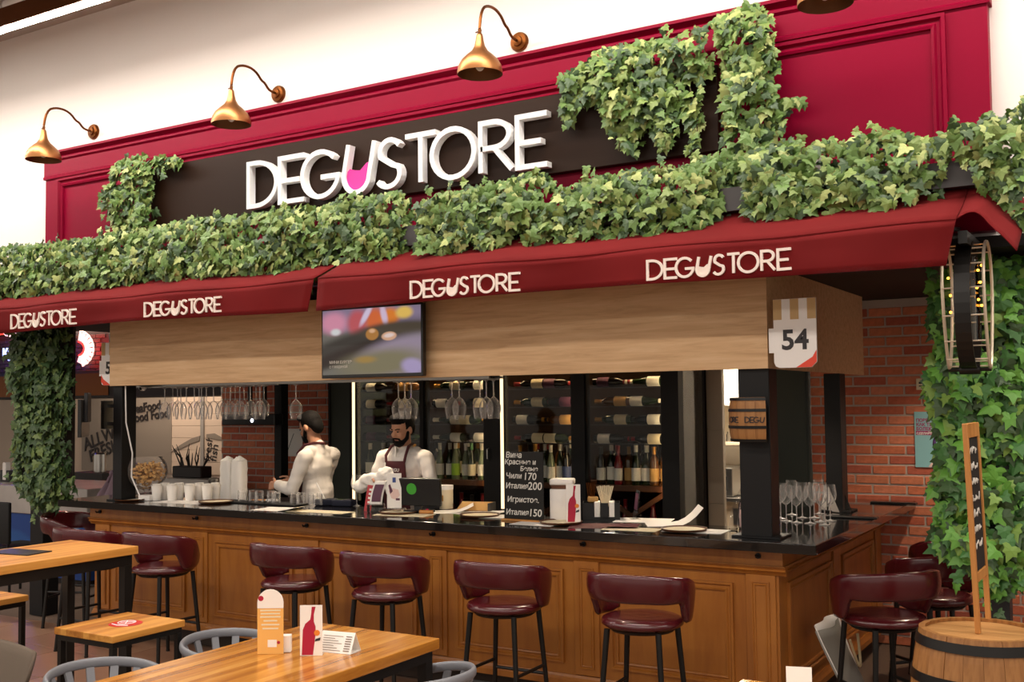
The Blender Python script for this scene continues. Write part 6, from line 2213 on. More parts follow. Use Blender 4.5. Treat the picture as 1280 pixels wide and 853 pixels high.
area_light('kitchen_light', (-3.2, 9.3, 2.55), 0.8, 38, (1, 0.88, 0.72))

# ================================================================== inside the bar, left half
x_ = onY(347, 560, 7.5).x
post('slim black post inside the bar beside the brick pier', x_ - 0.045, x_ + 0.045, 7.5, 7.6, 0.0, 2.59, False)
x_ = onY(427, 560, 7.75)
t = thing('dark_panel', 'tall dark panel between the brick pier and the wine cabinet', 'panel', (x_.x, 7.75, 0))
MB().box(onY(412, 560, 7.8).x, K[0] - 0.05, 7.8, 8.3, 0, 2.58).build('board', 'door_green', t)
MB().box(onY(412, 560, 7.8).x, onY(412, 560, 7.8).x + 0.02, 7.78, 7.799, 0, 2.58).build('edge_strip', 'post_black', t)
a, b = onY(277, 518, 7.3), onY(343, 532, 7.3)
t = thing('wall_speaker', 'long black speaker bar with a blue light before the brick pier', 'speaker', ((a.x + b.x) / 2, 7.3, b.z))
MB().bbox(a.x, b.x, 7.3, 7.42, b.z, a.z, 0.01, 2).build('case', 'black_plastic', t)
p = onY(315, 526, 7.298)
MB().lathe([(0, -0.003), (0.016, -0.003), (0.016, 0.003), (0, 0.003)], (p.x, 7.298, p.z), 12, 'y').build('status_light', 'led_blue_dot', t)
MB().box(b.x - 0.25, b.x - 0.22, 7.40, 7.43, a.z, 2.59).box(a.x + 0.25, a.x + 0.28, 7.40, 7.43, a.z, 2.59).build('hanger', 'metal_black', t)
a, b = onY(355, 536, BY - 0.012), onY(378, 571, BY - 0.012)
t = thing('wall_notice', 'white paper notice on the bricks behind the left bartender', 'notice', (a.x, BY - 0.012, b.z))
MB().box(a.x, b.x, BY - 0.012, BY - 0.008, b.z, a.z).build('sheet', 'white_paper', t)
MB().tube([(a.x + 0.05, BY - 0.0135, b.z + 0.05), (a.x + 0.10, BY - 0.0135, b.z + 0.16), (a.x + 0.14, BY - 0.0135, b.z + 0.24)], 0.003, 4).build('pen_line', 'print_dark', t)
# dome camera under the fascia
p = onY(179, 483, 6.1)
t = thing('dome_camera', 'small white dome camera under the left end of the fascia', 'camera', (p.x, 6.1, 2.02))
MB().lathe([(0.0, 2.06 - 2.02), (0.05, 0.04), (0.05, 0.015), (0.045, 0.0), (0, 0.0)], (0, 0, 0), 18).build('mount', 'white_paint', t, True, False)
MB().sphere((0.005, -0.01, -0.005), 0.036, 14, 8).build('dome', 'white_paint', t, True, False)
MB().sphere((0.012, -0.038, -0.02), 0.013, 10, 6).build('lens', 'black_plastic', t, True, False)
# downlights; the four unseen ones are added to light the bar inside
for i_, (x_, y_, lab) in enumerate(((onY(402, 480, 6.5).x, 6.5, 'round downlight under the bar ceiling above the left bartender'), (-5.0, 6.45, 'unseen added downlight above the front bartender'), (-3.4, 6.45, 'unseen added downlight above the napkin box'), (-2.2, 6.7, 'unseen added downlight above the glass cluster'), (-7.6, 6.45, 'unseen added downlight above the paper cups'), (-0.95, 7.55, 'round downlight before the brick wall on the right'))):
    z_ = 2.12 if i_ < 5 else 2.45
    t = thing('downlight', lab, 'downlight', (x_, y_, z_), 0, 'downlights inside the bar')
    MB().lathe([(0.035, 0.0), (0.045, 0.0), (0.05, 0.012), (0.045, 0.09), (0.0, 0.095)], (0, 0, 0), 18).cyl((0, 0, 0.095), (0, 0, 2.6 - z_), 0.008, n=6).build('can', 'metal_black', t, True, False)
    MB().lathe([(0, 0.004), (0.034, 0.004)], (0, 0, 0), 16).build('lens', 'spot_glow', t, False, False)
    d_ = bpy.data.lights.new('downlight_light', 'SPOT')
    d_.energy = 14 if i_ < 5 else 30
    d_.color = (1, 0.80, 0.58)
    d_.spot_size = math.radians(125)
    d_.spot_blend = 0.6
    d_.shadow_soft_size = 0.035
    lo_ = bpy.data.objects.new('downlight_light', d_)
    lo_.location = (x_, y_, z_ - 0.01)
    COL.objects.link(lo_)

# monitor on an arm at the left post
SYm = 5.50
a, b = onY(83, 500, SYm), onY(100, 547, SYm)
t = thing('arm_monitor', 'black monitor on a swing arm left of the bar, seen from behind', 'monitor', (a.x, SYm, b.z))
MB().bbox(-0.015, 0.015, -0.24, 0.24, 0, a.z - b.z, 0.004, 1).xf(Matrix.Translation((a.x + 0.06, SYm + 0.12, b.z)) @ Matrix.Rotation(0.80, 4, 'Z')).build('screen', 'black_plastic', t)
MB().bbox(0.015, 0.045, -0.10, 0.10, 0.12, 0.36, 0.004, 1).xf(Matrix.Translation((a.x + 0.06, SYm + 0.12, b.z)) @ Matrix.Rotation(0.80, 4, 'Z')).build('back_cover', 'dark_grey', t)
for z_ in (onY(120, 508, 5.82).z, onY(120, 530, 5.82).z):
    MB().box(a.x + 0.10, FX0 - 0.001, 5.80, 5.83, z_ - 0.014, z_ + 0.014).build('arm', 'metal_black', t)
MB().box(a.x + 0.08, a.x + 0.12, 5.77, 5.86, onY(120, 532, 5.82).z - 0.03, onY(120, 506, 5.82).z + 0.03).build('joint', 'steel', t)

# ================================================================== seafood stall on the left
NY = 9.4
a, b = onY(-60, 400, NY), onY(136, 466, NY)
ng = thing('neon_board', 'dark slatted board with red shrimp neon behind the left ivy column', 'neon sign', ((a.x + b.x) / 2, NY, b.z))
MB().box(a.x, b.x, NY, NY + 0.06, b.z, 2.90).build('backing', 'stall_dark', ng)
bmsh = MB().bbox(0, 0.19, -0.012, 0, 0, 0.05, 0.004, 1).mesh('slat_tile', 'brick_3')
nx, nz = int((b.x - a.x) / 0.2), int((2.88 - b.z) / 0.06)
tiles = MB()
for j in range(nz):
    for i in range(nx):
        x_ = a.x + 0.01 + i * 0.2 + (0.1 if j % 2 else 0)
        if x_ + 0.19 > b.x: continue
        tiles.bbox(x_, x_ + 0.19, NY - 0.012, NY - 0.0005, b.z + j * 0.06, b.z + j * 0.06 + 0.05, 0.003, 1)
o_ = tiles.build('small_bricks', 'neon_brick', ng)
o_['kind'] = 'stuff'


def neon(pts, m, r=0.022, nm='neon_tube'):
    q_ = [onY(x_, y_, NY - 0.05) for x_, y_ in pts]
    return MB().tube(q_, r, 6).build(nm, m, ng, True)


cxp, cyp = 97, 436
for k in range(9):
    a_ = math.radians(78 - k * 17)
    r0, r1 = 10.5, 21
    neon([(cxp + r0 * math.cos(a_) * 0.95, cyp - r0 * math.sin(a_)), (cxp + r1 * math.cos(a_) * 0.95, cyp - r1 * math.sin(a_) * 1.1), (cxp + r1 * math.cos(a_ - 0.2) * 0.95, cyp - r1 * math.sin(a_ - 0.2) * 1.1), (cxp + r0 * math.cos(a_ - 0.2) * 0.95, cyp - r0 * math.sin(a_ - 0.2))], 'neon_white', 0.016)
neon([(cxp + 9 * math.cos(math.radians(80 - k * 12)), cyp - 9 * math.sin(math.radians(80 - k * 12))) for k in range(14)], 'neon_red', 0.02)
neon([(84, 414), (90, 413), (92, 419), (89, 425), (86, 424)], 'neon_white', 0.018)
neon([(106, 446), (100, 446), (98, 452), (102, 454), (106, 446), (107, 453), (103, 455)], 'neon_white', 0.018)
neon([(108, 442), (113, 440), (112, 444), (108, 442)], 'neon_white', 0.016)
neon([(-10, 424), (-2, 417), (5, 416)], 'neon_red', 0.03)
neon([(5, 415), (8, 419), (14, 420), (20, 418)], 'neon_white', 0.02)
put_text('neon_text', 'Креветка', 0.20, 'neon_blue', onY(3, 448, NY - 0.06), ng, depth=0.02)
pl = bpy.data.lights.new('neon_red_light', 'POINT'); pl.energy = 6; pl.color = (1, 0.05, 0.06); pl.shadow_soft_size = 0.1
pl.specular_factor = 0.0
po_ = bpy.data.objects.new('neon_red_light', pl); po_.location = onY(104, 436, NY - 0.25); COL.objects.link(po_)
pl = bpy.data.lights.new('neon_blue_light', 'POINT'); pl.energy = 8; pl.color = (0.12, 0.10, 1); pl.shadow_soft_size = 0.1
pl.specular_factor = 0.0
po_ = bpy.data.objects.new('neon_blue_light', pl); po_.location = onY(8, 446, NY - 0.25); COL.objects.link(po_)
# extraction hood
a, b = onY(-60, 470, 9.2), onY(136, 497, 9.2)
t = thing('extractor_hood', 'dark copper extractor hood under the neon board', 'hood', ((a.x + b.x) / 2, 9.2, b.z))
MB().box(a.x, b.x + 2.2, 9.2, 10.4, b.z, a.z).build('hood_body', 'stall_dark', t)
MB().box(a.x, b.x, 9.19, 9.199, b.z + 0.03, a.z - 0.04).build('copper_band', 'copper_dark', t)
# wall boards with lettering
SW = 11.48
a, b = onY(104, 545, SW), onY(216, 600, SW)
t = thing('lettered_board', 'grey board with dark handwritten slogans at the back of the stall', 'board', ((a.x + b.x) / 2, SW, 0.8))
xA, xB = onY(104, 560, SW).x, onY(216, 560, SW).x
MB().box(xA, xB, SW - 0.03, SW, 0.8, 2.45).build('board', 'stall_grey', t)
for s_, px, py, sz, rot in (('ALLWAYS', 106, 564, 0.30, 17), ('FRESH', 113, 578, 0.28, 17), ('SeaFood', 165, 517, 0.20, 6), ('Good Food', 161, 529, 0.20, 6)):
    put_text('lettering', s_, sz, 'stall_dark', onY(px, py, SW - 0.04), t, depth=0.01, tilt=Matrix.Rotation(math.radians(-rot), 4, 'Y'), bold=0.004)
t = thing('white_board_wall', 'white planked board with grey swooshes behind the cork bowl', 'board', (onY(248, 560, SW).x, SW, 0.8))
xA, xB = onY(217, 560, SW).x, onY(281, 560, SW).x
for k in range(9):
    MB().bbox(xA, xB, SW - 0.04, SW, 0.8 + k * 0.185, 0.8 + k * 0.185 + 0.18, 0.003, 1).build('plank', 'stall_wall', t)
sp = [onY(x_, y_, SW - 0.05) for x_, y_ in ((212, 566), (226, 556), (240, 548), (250, 545), (249, 551), (238, 555), (226, 561))]
MB().prism([(q_.x, q_.z) for q_ in sp], SW - 0.052, SW - 0.042, 'xz').build('swoosh', 'stall_grey', t)
sp = [onY(x_, y_, SW - 0.05) for x_, y_ in ((258, 543), (268, 542), (279, 548), (279, 551), (268, 549), (258, 547))]
MB().prism([(q_.x, q_.z) for q_ in sp], SW - 0.052, SW - 0.042, 'xz').build('swoosh', 'stall_grey', t)
MB().box(onY(254, 560, SW).x, onY(258, 560, SW).x, SW - 0.06, SW - 0.041, 0.8, 2.45).build('upright', 'trough_light', t)
put_text('lettering', 'fresh', 0.2, 'stall_dark', onY(262, 578, SW - 0.045), t, depth=0.006, tilt=Matrix.Rotation(math.radians(-80), 4, 'Y'))
put_text('lettering', 'fish', 0.2, 'stall_dark', onY(270, 578, SW - 0.045), t, depth=0.006, tilt=Matrix.Rotation(math.radians(-80), 4, 'Y'))
# counter of the stall
CYs = 7.1
a = onY(-40, 604, CYs)
b = onY(112, 604, CYs)
picture('wave_mural', '#1A4490', [(0.2, 0.3, 0.3, 0.14, 20, '#2C6AB0', 0.3), (0.5, 0.2, 0.3, 0.1, -15, '#3E8AC8', 0.3), (0.78, 0.75, 0.16, 0.22, 20, '#A8C0D0', 0.2), (0.78, 0.72, 0.12, 0.16, 20, '#1E4480', 0.2), (0.9, 0.35, 0.2, 0.1, 10, '#4A98CC', 0.3), (0.35, 0.62, 0.25, 0.1, -20, '#2458A0', 0.3), (0.62, 0.4, 0.2, 0.06, 25, '#8AB8D8', 0.3), (0.12, 0.75, 0.12, 0.12, 0, '#3A78B8', 0.3)], 0.0, 0.5, 4.0)
t = thing('stall_counter', 'stall counter with marble band and blue wave mural at the far left', 'counter', ((a.x + b.x) / 2, CYs, 0))
ztm = a.z
zmid = onY(60, 644, CYs).z
MB().bbox(a.x, b.x, CYs - 0.03, CYs + 0.9, zmid, ztm, 0.01, 2).build('marble_top', 'marble', t)
MB().box(a.x, b.x - 0.02, CYs, CYs + 0.85, 0.06, zmid - 0.001).build('mural_front', 'wave_mural', t)
MB().box(a.x, b.x - 0.05, CYs + 0.04, CYs + 0.8, 0, 0.059).build('plinth', 'stall_dark', t)
# lilac cloth draped at the end of the stall counter
def drape(u, v):
    q_ = onY(138 - 26 * u * (0.35 + 0.65 * (1 - v)), 640 - 62 * v + 18 * u * v, 6.75)
    return (q_.x, 6.75 + 0.03 * math.sin(u * 9 + v * 3) + 0.1 * v, q_.z)
o_ = MB().grid(drape, 12, 12).build('draped_cloth', 'poster_purple', None, 'all')
M['lilac'] = mat('lilac', '#8E7C8C', 0.9)
o_.data.materials[0] = M['lilac']
sm = o_.modifiers.new('t', 'SOLIDIFY'); sm.thickness = 0.05; sm.offset = 1
tag(o_, 'lilac grey cloth draped beside the left counter post', 'cloth')
# napkin caddy and bottles on the stall counter
p = onY(3, 600, CYs + 0.3)
t = thing('stall_caddy', 'black caddy with a white napkin on the stall counter', 'caddy', (p.x + 0.05, CYs + 0.35, ztm))
MB().bbox(-0.09, 0.09, -0.06, 0.06, 0.0005, 0.13, 0.006, 1).build('box', 'black_plastic', t, False, False)
MB().bbox(-0.03, 0.03, -0.066, 0.0, 0.02, 0.22, 0.006, 1).build('napkin', 'white_paper', t, False, False)
t = thing('steel_canister', 'shiny steel canister beside the slogan board', 'canister', (onY(125, 590, 8.6).x, 8.6, 0))
z0 = onY(125, 590, 8.6).z; z1 = onY(125, 568, 8.6).z
MB().lathe([(0, z0), (0.07, z0), (0.07, z1), (0.05, z1 + 0.02), (0, z1 + 0.02)], (0, 0, 0), 18).build('can', 'steel', t, True, False)
MB().box(-0.3, 0.3, -0.2, 0.2, 0, z0 - 0.001).build('stand', 'stall_dark', t, False, False)
t = thing('dried_plant', 'dark dried twigs in a black pot behind the cork bowl', 'plant', (onY(240, 590, 7.9).x, 7.9, 0))
z0 = onY(240, 597, 7.9).z
MB().bbox(-0.22, 0.22, -0.08, 0.08, z0, z0 + 0.12, 0.01, 1).build('pot', 'stall_dark', t, False, False)
random.seed(12)
for k in range(16):
    x_ = random.uniform(-0.18, 0.18)
    MB().tube([(x_, 0, z0 + 0.12), (x_ * 1.2, random.uniform(-0.04, 0.04), z0 + 0.2), (x_ * 1.6, random.uniform(-0.05, 0.05), z0 + random.uniform(0.24, 0.36))], [0.008, 0.007, 0.003], 5).build('twig', 'stall_dark', t, False, False)
MB().box(-0.6, 0.5, -0.2, 0.2, 0, z0 - 0.001).build('marble_ledge', 'marble', t, False, False)
area_light('stall_light', (-13.0, 10.3, 2.9), 2.5, 42, (1, 0.80, 0.62), (0, 0, 0), 2.0)
# black chair at the far left
p = onY(5, 680, 6.3)
t = thing('black_chair', 'black high-backed chair at the left edge before the blue mural', 'chair', (onY(-2, 640, 6.3).x, 6.3, 0))
zt_, zb_ = onY(5, 628, 6.3).z, onY(5, 680, 6.3).z
MB().bbox(-0.26, 0.19, -0.02, 0.02, zb_, zt_, 0.015, 2).build('backrest', 'rubber_black', t, True, False)
MB().bbox(-0.25, 0.18, 0.0, 0.42, zb_ - 0.08, zb_ - 0.03, 0.015, 2).build('seat', 'rubber_black', t, True, False)
for sx in (-0.23, 0.16):
    for sy in (0.02, 0.40):
        MB().cyl((sx, sy, zb_ - 0.08), (sx * 1.15, sy * 1.1 - 0.02, 0), 0.014, n=8).build('leg', 'metal_black', t, True, False)
    MB().cyl((sx, 0.0, zb_ - 0.05), (sx, 0.0, zb_ + 0.05), 0.012, n=8).build('back_rod', 'metal_black', t, True, False)

# ================================================================== wheel lantern hanging before the right ivy
LY = 5.50
cl = onY(1210, 382, LY)
ln_ = thing('wheel_lantern', 'black wheel-shaped lantern with pale wire hoops hanging before the right ivy', 'lantern', (cl.x, LY, cl.z))
RR = (onY(1210, 298, LY).z - onY(1210, 458, LY).z) / 2
hw = (onY(1219, 380, LY).x - onY(1199, 380, LY).x) / 2
vs, fs = [], []
n = 40
for k in range(n):
    a_ = 2 * PI * k / n
    for r_, x_ in ((RR, -hw), (RR, hw), (RR - 0.012, hw), (RR - 0.012, -hw)):
        vs.append((x_, r_ * 0.62 * math.cos(a_), r_ * math.sin(a_)))
for k in range(n):
    o1, o2 = 4 * k, 4 * ((k + 1) % n)
    fs += [(o1 + j, o1 + (j + 1) % 4, o2 + (j + 1) % 4, o2 + j) for j in range(4)]
MB().add(vs, fs).build('ring', 'metal_black', ln_, False, False)
wx = (onY(1237, 380, LY).x - onY(1186, 380, LY).x) / 2
for s_ in (-1, 1):
    pts = []
    for k in range(36):
        a_ = 2 * PI * k / 36
        sq = math.sin(a_)
        wid = 0.62 * (0.42 + 0.58 * (sq + 1) / 2)
        pts.append((s_ * wx, RR * wid * math.cos(a_), RR * 0.98 * sq))
    MB().tube(pts, 0.008, 6, closed=True).build('wire_hoop', 'lantern_wire', ln_, True, False)
for k in range(14):
    a_ = 2 * PI * k / 14 + 0.2
    y_, z_ = RR * 0.55 * math.cos(a_), RR * 0.95 * math.sin(a_)
    MB().cyl((-wx, y_, z_), (wx, y_, z_), 0.004, n=5).build('spoke', 'lantern_wire', ln_, False, False)
MB().cyl((-wx * 1.05, 0, -RR * 1.0), (wx * 1.05, 0, -RR * 1.0), 0.010, n=8).cyl((-hw * 1.3, 0, -RR), (hw * 1.3, 0, -RR), 0.024, n=14).build('axle', 'metal_black', ln_, True, False)
MB().lathe([(0.05, -RR * 0.55), (0.055, 0), (0.05, RR * 0.75)], (0, 0, 0), 20).build('glass_cylinder', 'bulb_glass', ln_, True, False)
for k in range(9):
    MB().sphere((random.uniform(-0.02, 0.02) + 0.065 * (1 if k % 3 else -1), random.uniform(-0.05, 0.02), RR * (-0.1 + 0.09 * k)), 0.0065, 8, 6).build('bulb', 'bulb_glow', ln_, True, False)
MB().cyl((0, 0, RR), (0, 0, VZ1 - 0.05 - cl.z), 0.008, n=6).build('hanger', 'metal_black', ln_, True, False)


# ================================================================== artificial ivy
OUT = [(0.0, 0.0), (0.17, 0.10), (0.36, 0.10), (0.52, -0.04), (0.34, -0.20), (0.40, -0.42), (0.20, -0.46), (0.0, -0.88),
       (-0.20, -0.46), (-0.40, -0.42), (-0.34, -0.20), (-0.52, -0.04), (-0.36, 0.10), (-0.17, 0.10)]


def leaf_shape(bend=0.10, curl=0.12):
    vs = [(0.0, -0.22, 0.05)]
    for x_, y_ in OUT:
        vs.append((x_, y_, -bend * abs(x_) * 1.6 - curl * max(0.0, -y_ - 0.3)))
    n_ = len(OUT)
    return [Vector(v_) for v_ in vs], [(0, 1 + (k + 1) % n_, 1 + k) for k in range(n_)]


LV, LF = leaf_shape()
LV2, LF2 = leaf_shape(-0.04, 0.2)
leaf_meshes = {}


def leaf_mesh(m, var):
    if (m, var) not in leaf_meshes:
        mb_ = MB().add(*((LV, LF) if var == 0 else (LV2, LF2)))
        leaf_meshes[(m, var)] = mb_.mesh('leaf', m, False, False)
    return leaf_meshes[(m, var)]


def inside(poly, x_, y_):
    c_ = False
    n_ = len(poly)
    for i_ in range(n_):
        x1, y1 = poly[i_]
        x2, y2 = poly[i_ - 1]
        if (y1 > y_) != (y2 > y_) and x_ < (x2 - x1) * (y_ - y1) / (y2 - y1) + x1:
            c_ = not c_
    return c_


def edge_dist(poly, x_, y_):
    d_ = 1e9
    n_ = len(poly)
    for i_ in range(n_):
        a_, b_ = Vector(poly[i_ - 1]), Vector(poly[i_])
        p_ = Vector((x_, y_))
        ab = b_ - a_
        t_ = max(0, min(1, (p_ - a_).dot(ab) / max(1e-9, ab.length_squared)))
        d_ = min(d_, (a_ + ab * t_ - p_).length)
    return d_


def leaf_matrix(p_, size, up=0.25, spread=0.75):
    # leaf normal mostly towards the hall (-y), tilted up a little, tip hanging down
    nrm = Vector((random.gauss(0, spread * 0.6), -1.0, up + random.gauss(0, spread * 0.55))).normalized()
    tip = Vector((random.gauss(0, 0.75), random.gauss(0, 0.2), -1.0))
    tip = (tip - nrm * tip.dot(nrm)).normalized()
    y_ = -tip
    x_ = y_.cross(nrm).normalized()
    m_ = Matrix(((x_.x, y_.x, nrm.x, p_.x), (x_.y, y_.y, nrm.y, p_.y), (x_.z, y_.z, nrm.z, p_.z), (0, 0, 0, 1)))
    return m_ @ Matrix.Diagonal((size, size, size, 1))


def ivy(name, label, polys, Y, bulge, density, mats, weights, size=(0.05, 0.092), back=0.0, group=None, seed=1, strand=4):
    """polys: outlines (given in the photograph, stood up on the plane y = Y); leaves fill them in a bulging layer"""
    random.seed(seed)
    W_ = []
    for poly in polys:
        W_.append([((q_ := onY(px, py, Y + back - 0.3 * bulge)).x, q_.z) for px, py in poly])
    allx = [p_[0] for w_ in W_ for p_ in w_]
    allz = [p_[1] for w_ in W_ for p_ in w_]
    t = thing(name, label, 'ivy', ((min(allx) + max(allx)) / 2, Y, min(allz)), 0, group)
    L_ = []
    for w_ in W_:
        x0, x1 = min(p_[0] for p_ in w_), max(p_[0] for p_ in w_)
        z0, z1 = min(p_[1] for p_ in w_), max(p_[1] for p_ in w_)
        n_ = int((x1 - x0) * (z1 - z0) * density)
        for _ in range(n_):
            x_, z_ = random.uniform(x0, x1), random.uniform(z0, z1)
            if not inside(w_, x_, z_):
                continue
            clump = noise.noise(Vector((x_ * 5.0, z_ * 5.0, seed))) * 0.06
            e_ = min(1.0, edge_dist(w_, x_, z_) / max(0.02, bulge))
            y_ = Y - bulge * math.sqrt(max(0, 1 - (1 - e_) ** 2)) * random.uniform(0.35, 1.0) - clump * 1.3 * e_ + back
            if clump < -0.022 and random.random() < 0.5:
                continue
            L_.append((Vector((x_, y_, z_)), random.uniform(*size), random.choices(range(len(mats)), weights)[0], random.randrange(2)))
    # loose strands that hang out below the mass, a few sprigs above it
    for w_ in W_:
        x0, x1 = min(p_[0] for p_ in w_), max(p_[0] for p_ in w_)
        z0, z1 = min(p_[1] for p_ in w_), max(p_[1] for p_ in w_)
        for k in range(int((x1 - x0) * 13)):
            x_ = random.uniform(x0 + 0.03, x1 - 0.03)
            zs_ = [z0 + (z1 - z0) * j / 60 for j in range(61)]
            zs_ = [z_ for z_ in zs_ if inside(w_, x_, z_)]
            if len(zs_) < 3:
                continue
            up_ = random.random() < 0.3
            zz_ = max(zs_) if up_ else min(zs_)
            yy_ = Y + back - bulge * random.uniform(0.5, 1.0)
            if up_:
                zz_ -= 0.022
            for j in range(random.randint(2, 3 if up_ else strand)):
                zz_ += 0.018 if up_ else -0.027
                x_ += random.gauss(0, 0.012)
                L_.append((Vector((x_, yy_, zz_)), random.uniform(size[0] * 0.7, size[1] * 0.75), random.choices(range(len(mats)), weights)[0], random.randrange(2)))
    L_.sort(key=lambda q_: -q_[1] * 0 + (q_[0].y - q_[1] * 2.0))
    rest = MB()
    for i_, (p_, s_, mi_, var) in enumerate(L_):
        mx = leaf_matrix(p_, s_)
        if i_ < 300:
            o_ = bpy.data.objects.new('leaf', leaf_mesh(mats[mi_], var))
            COL.objects.link(o_)
            o_.parent = t
            o_.matrix_basis = Matrix.Translation(-Vector(t.location)) @ mx
        else:
            V_, F_ = (LV, LF) if var == 0 else (LV2, LF2)
            rest.add([mx @ v_ for v_ in V_], F_, mi_)
    if rest.v:
        o_ = rest.build('foliage', mats, t, False, True, False)
        o_['kind'] = 'stuff'
    # trailing stems
    for w_ in W_:
        for k in range(max(2, int((max(p_[0] for p_ in w_) - min(p_[0] for p_ in w_)) * 4))):
            x_ = random.uniform(min(p_[0] for p_ in w_), max(p_[0] for p_ in w_))
            zs = [z_ / 40 * (max(allz) - min(allz)) + min(allz) for z_ in range(41)]
            ins = [z_ for z_ in zs if inside(w_, x_, z_)]
            if len(ins) < 4: continue
            MB().tube([(x_ + 0.03 * math.sin(z_ * 9 + k), Y - bulge * 0.4 + back, z_) for z_ in ins[::2]], 0.004, 5).build('stem', 'stem_brown', t)
    return t


PALE = (['leaf_a', 'leaf_b', 'leaf_c', 'leaf_d'], [5, 4, 3, 1.4])
FRESH = (['leaf_e', 'leaf_f', 'leaf_c', 'leaf_h'], [4, 4, 3, 2])
G1 = [(-40, 315), (0, 308), (50, 303), (100, 298), (150, 288), (200, 282), (250, 270), (300, 268), (350, 260), (400, 255), (450, 246), (495, 238), (508, 245), (506, 325), (490, 338), (470, 328), (440, 338), (400, 336), (380, 350), (340, 358), (300, 352), (260, 366), (220, 356), (200, 340), (170, 358), (130, 362), (95, 376), (60, 374), (30, 382), (0, 378), (-40, 385)]
G2 = [(524, 252), (545, 240), (580, 236), (620, 228), (650, 216), (672, 214), (700, 236), (740, 220), (780, 212), (820, 208), (850, 206), (880, 196), (898, 190), (905, 230), (903, 285), (890, 300), (860, 290), (840, 306), (800, 308), (770, 305), (740, 318), (700, 308), (680, 322), (650, 330), (620, 322), (590, 318), (560, 338), (535, 330), (522, 330)]
G3 = [(928, 190), (960, 180), (985, 172), (1005, 182), (1030, 172), (1060, 174), (1100, 160), (1130, 162), (1150, 172), (1170, 180), (1180, 200), (1182, 240), (1178, 272), (1150, 276), (1120, 282), (1085, 285), (1070, 268), (1050, 288), (1010, 292), (975, 292), (950, 282), (930, 272)]
G4 = [(1160, 172), (1190, 158), (1215, 146), (1250, 145), (1290, 118), (1310, 118), (1310, 300), (1275, 290), (1255, 268), (1240, 240), (1225, 222), (1218, 195), (1190, 196), (1168, 196)]
G1 = [(x_, y_ + (12 if y_ > 312 - 0.03 * x_ + 8 and i_ > 12 else 0)) for i_, (x_, y_) in enumerate(G1)]
G2 = [(x_, y_ + (12 if i_ > 14 else 0)) for i_, (x_, y_) in enumerate(G2)]
G3 = [(x_, y_ + (8 if i_ > 11 else 0)) for i_, (x_, y_) in enumerate(G3)]
gi = 'ivy garlands on the awning'
ivy('ivy_garland', 'ivy garland along the left awning, from the left edge to the planter gap', [G1], 5.64, 0.20, 1800, *PALE, group=gi, seed=1)
ivy('ivy_garland', 'ivy garland below the sign lettering, between two visible planter gaps', [G2], 5.64, 0.20, 1850, *PALE, group=gi, seed=2)
ivy('ivy_garland', 'ivy garland below the bare crimson panel right of the hanging ivy', [G3], 5.64, 0.20, 1850, *PALE, group=gi, seed=3)
ivy('ivy_garland', 'ivy garland at the right end before the white wall', [G4], 5.60, 0.16, 1750, *PALE, group=gi, seed=4)
H1 = [(700, 96), (722, 82), (745, 62), (790, 52), (840, 42), (880, 32), (890, 60), (886, 92), (872, 106), (876, 150), (872, 182), (866, 182), (860, 150), (850, 140), (835, 185), (822, 190), (816, 160), (800, 165), (795, 195), (780, 190), (772, 165), (755, 150), (752, 130), (725, 128), (712, 150), (702, 146), (705, 118)]
H2 = [(888, 25), (915, 14), (935, 2), (955, 12), (965, 40), (975, 100), (978, 125), (1000, 118), (1008, 128), (985, 136), (972, 150), (975, 200), (965, 220), (962, 260), (930, 288), (905, 285), (886, 240), (900, 205), (906, 160), (904, 120), (906, 80)]
ivy('hanging_ivy', 'hanging ivy falling over the right end of the dark sign board', [H1, H2], 5.78, 0.13, 1800, *PALE, group='ivy on the sign', seed=5, strand=6)
H3 = [(150, 200), (175, 192), (192, 194), (222, 196), (226, 204), (195, 206), (192, 230), (195, 262), (188, 290), (150, 298), (140, 275), (126, 255), (124, 245), (136, 232), (142, 212)]
ivy('ivy_tuft', 'small ivy tuft at the left end of the dark sign board', [H3], 5.78, 0.12, 1750, *PALE, group='ivy on the sign', seed=6)
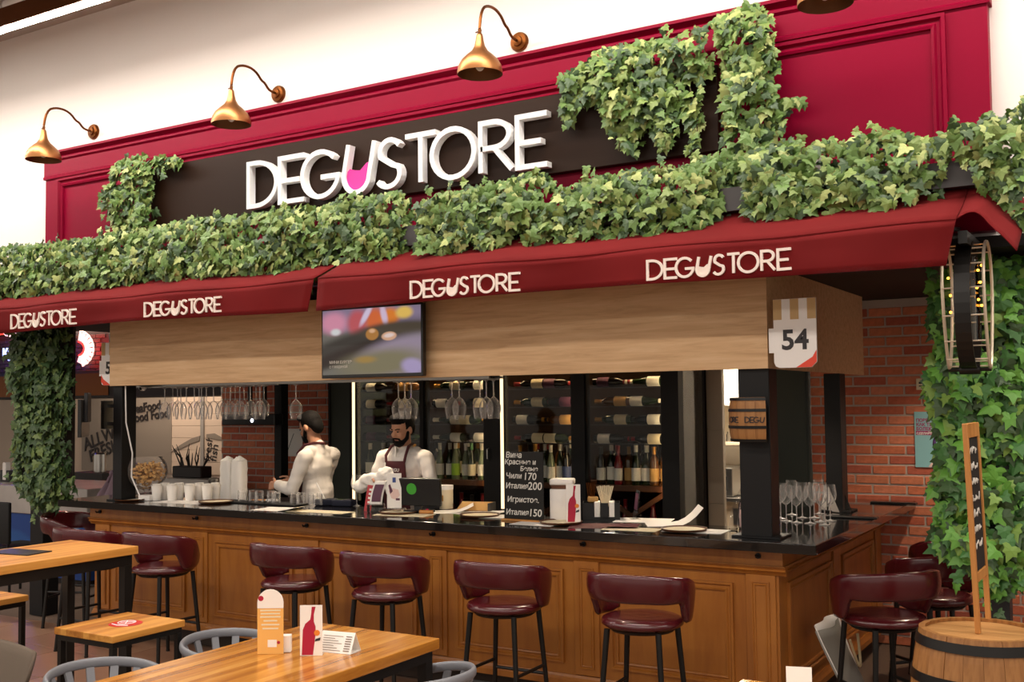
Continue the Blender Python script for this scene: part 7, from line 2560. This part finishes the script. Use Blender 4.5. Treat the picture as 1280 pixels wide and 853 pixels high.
C1 = [(22, 412), (80, 408), (83, 450), (86, 490), (82, 530), (80, 560), (84, 590), (92, 612), (86, 624), (76, 622), (72, 640), (64, 636), (60, 620), (48, 640), (42, 622), (30, 618), (22, 590), (26, 550), (24, 500), (14, 470), (20, 440)]
YL = 5.75
cxl = onY(56, 500, YL + 0.25)
cpost = thing('ivy_post', 'black post inside the left ivy column', 'post', (cxl.x, YL + 0.25, 0), 0, 'posts carrying ivy')
MB().box(cxl.x - 0.09, cxl.x + 0.09, YL + 0.18, YL + 0.34, 0, 2.59).build('shaft', 'post_black', cpost)
MB().cyl((cxl.x, YL + 0.26, onY(56, 610, YL).z), (cxl.x, YL + 0.26, 2.58), 0.25, n=20).build('ivy_shade_core', 'ivy_core_dark', cpost)  # added dark core, stands in for the shade between the leaves
ivy('ivy_column', 'ivy column at the left end of the bar under the awning', [C1], YL, 0.22, 1900, ['leaf_i', 'leaf_k', 'leaf_c', 'leaf_j'], [4, 4, 3, 2], (0.055, 0.10), 0.12, 'ivy columns', seed=7)
C2 = [(1166, 352), (1185, 330), (1240, 320), (1300, 318), (1300, 700), (1270, 730), (1258, 762), (1244, 750), (1232, 735), (1210, 715), (1190, 700), (1174, 692), (1166, 680), (1172, 650), (1164, 610), (1174, 560), (1162, 520), (1158, 470), (1168, 430), (1160, 390)]
YR = 5.95
cxr = onY(1240, 500, YR + 0.25)
cpost = thing('ivy_post', 'black post inside the right ivy column', 'post', (cxr.x, YR + 0.25, 0), 0, 'posts carrying ivy')
MB().box(cxr.x - 0.06, cxr.x + 0.06, YR + 0.2, YR + 0.32, 0, 2.6).build('shaft', 'dark_grey', cpost)
MB().cyl((cxr.x, YR + 0.28, onY(1240, 690, YR).z), (cxr.x, YR + 0.28, 2.55), 0.24, n=20).build('ivy_shade_core', 'ivy_core_dark', cpost)  # same added core, shade behind the right-hand leaves
ivy('ivy_column', 'ivy column on the right behind the barrel and wheel lantern', [C2], YR, 0.24, 1700, *FRESH, (0.065, 0.115), 0.14, 'ivy columns', seed=8)
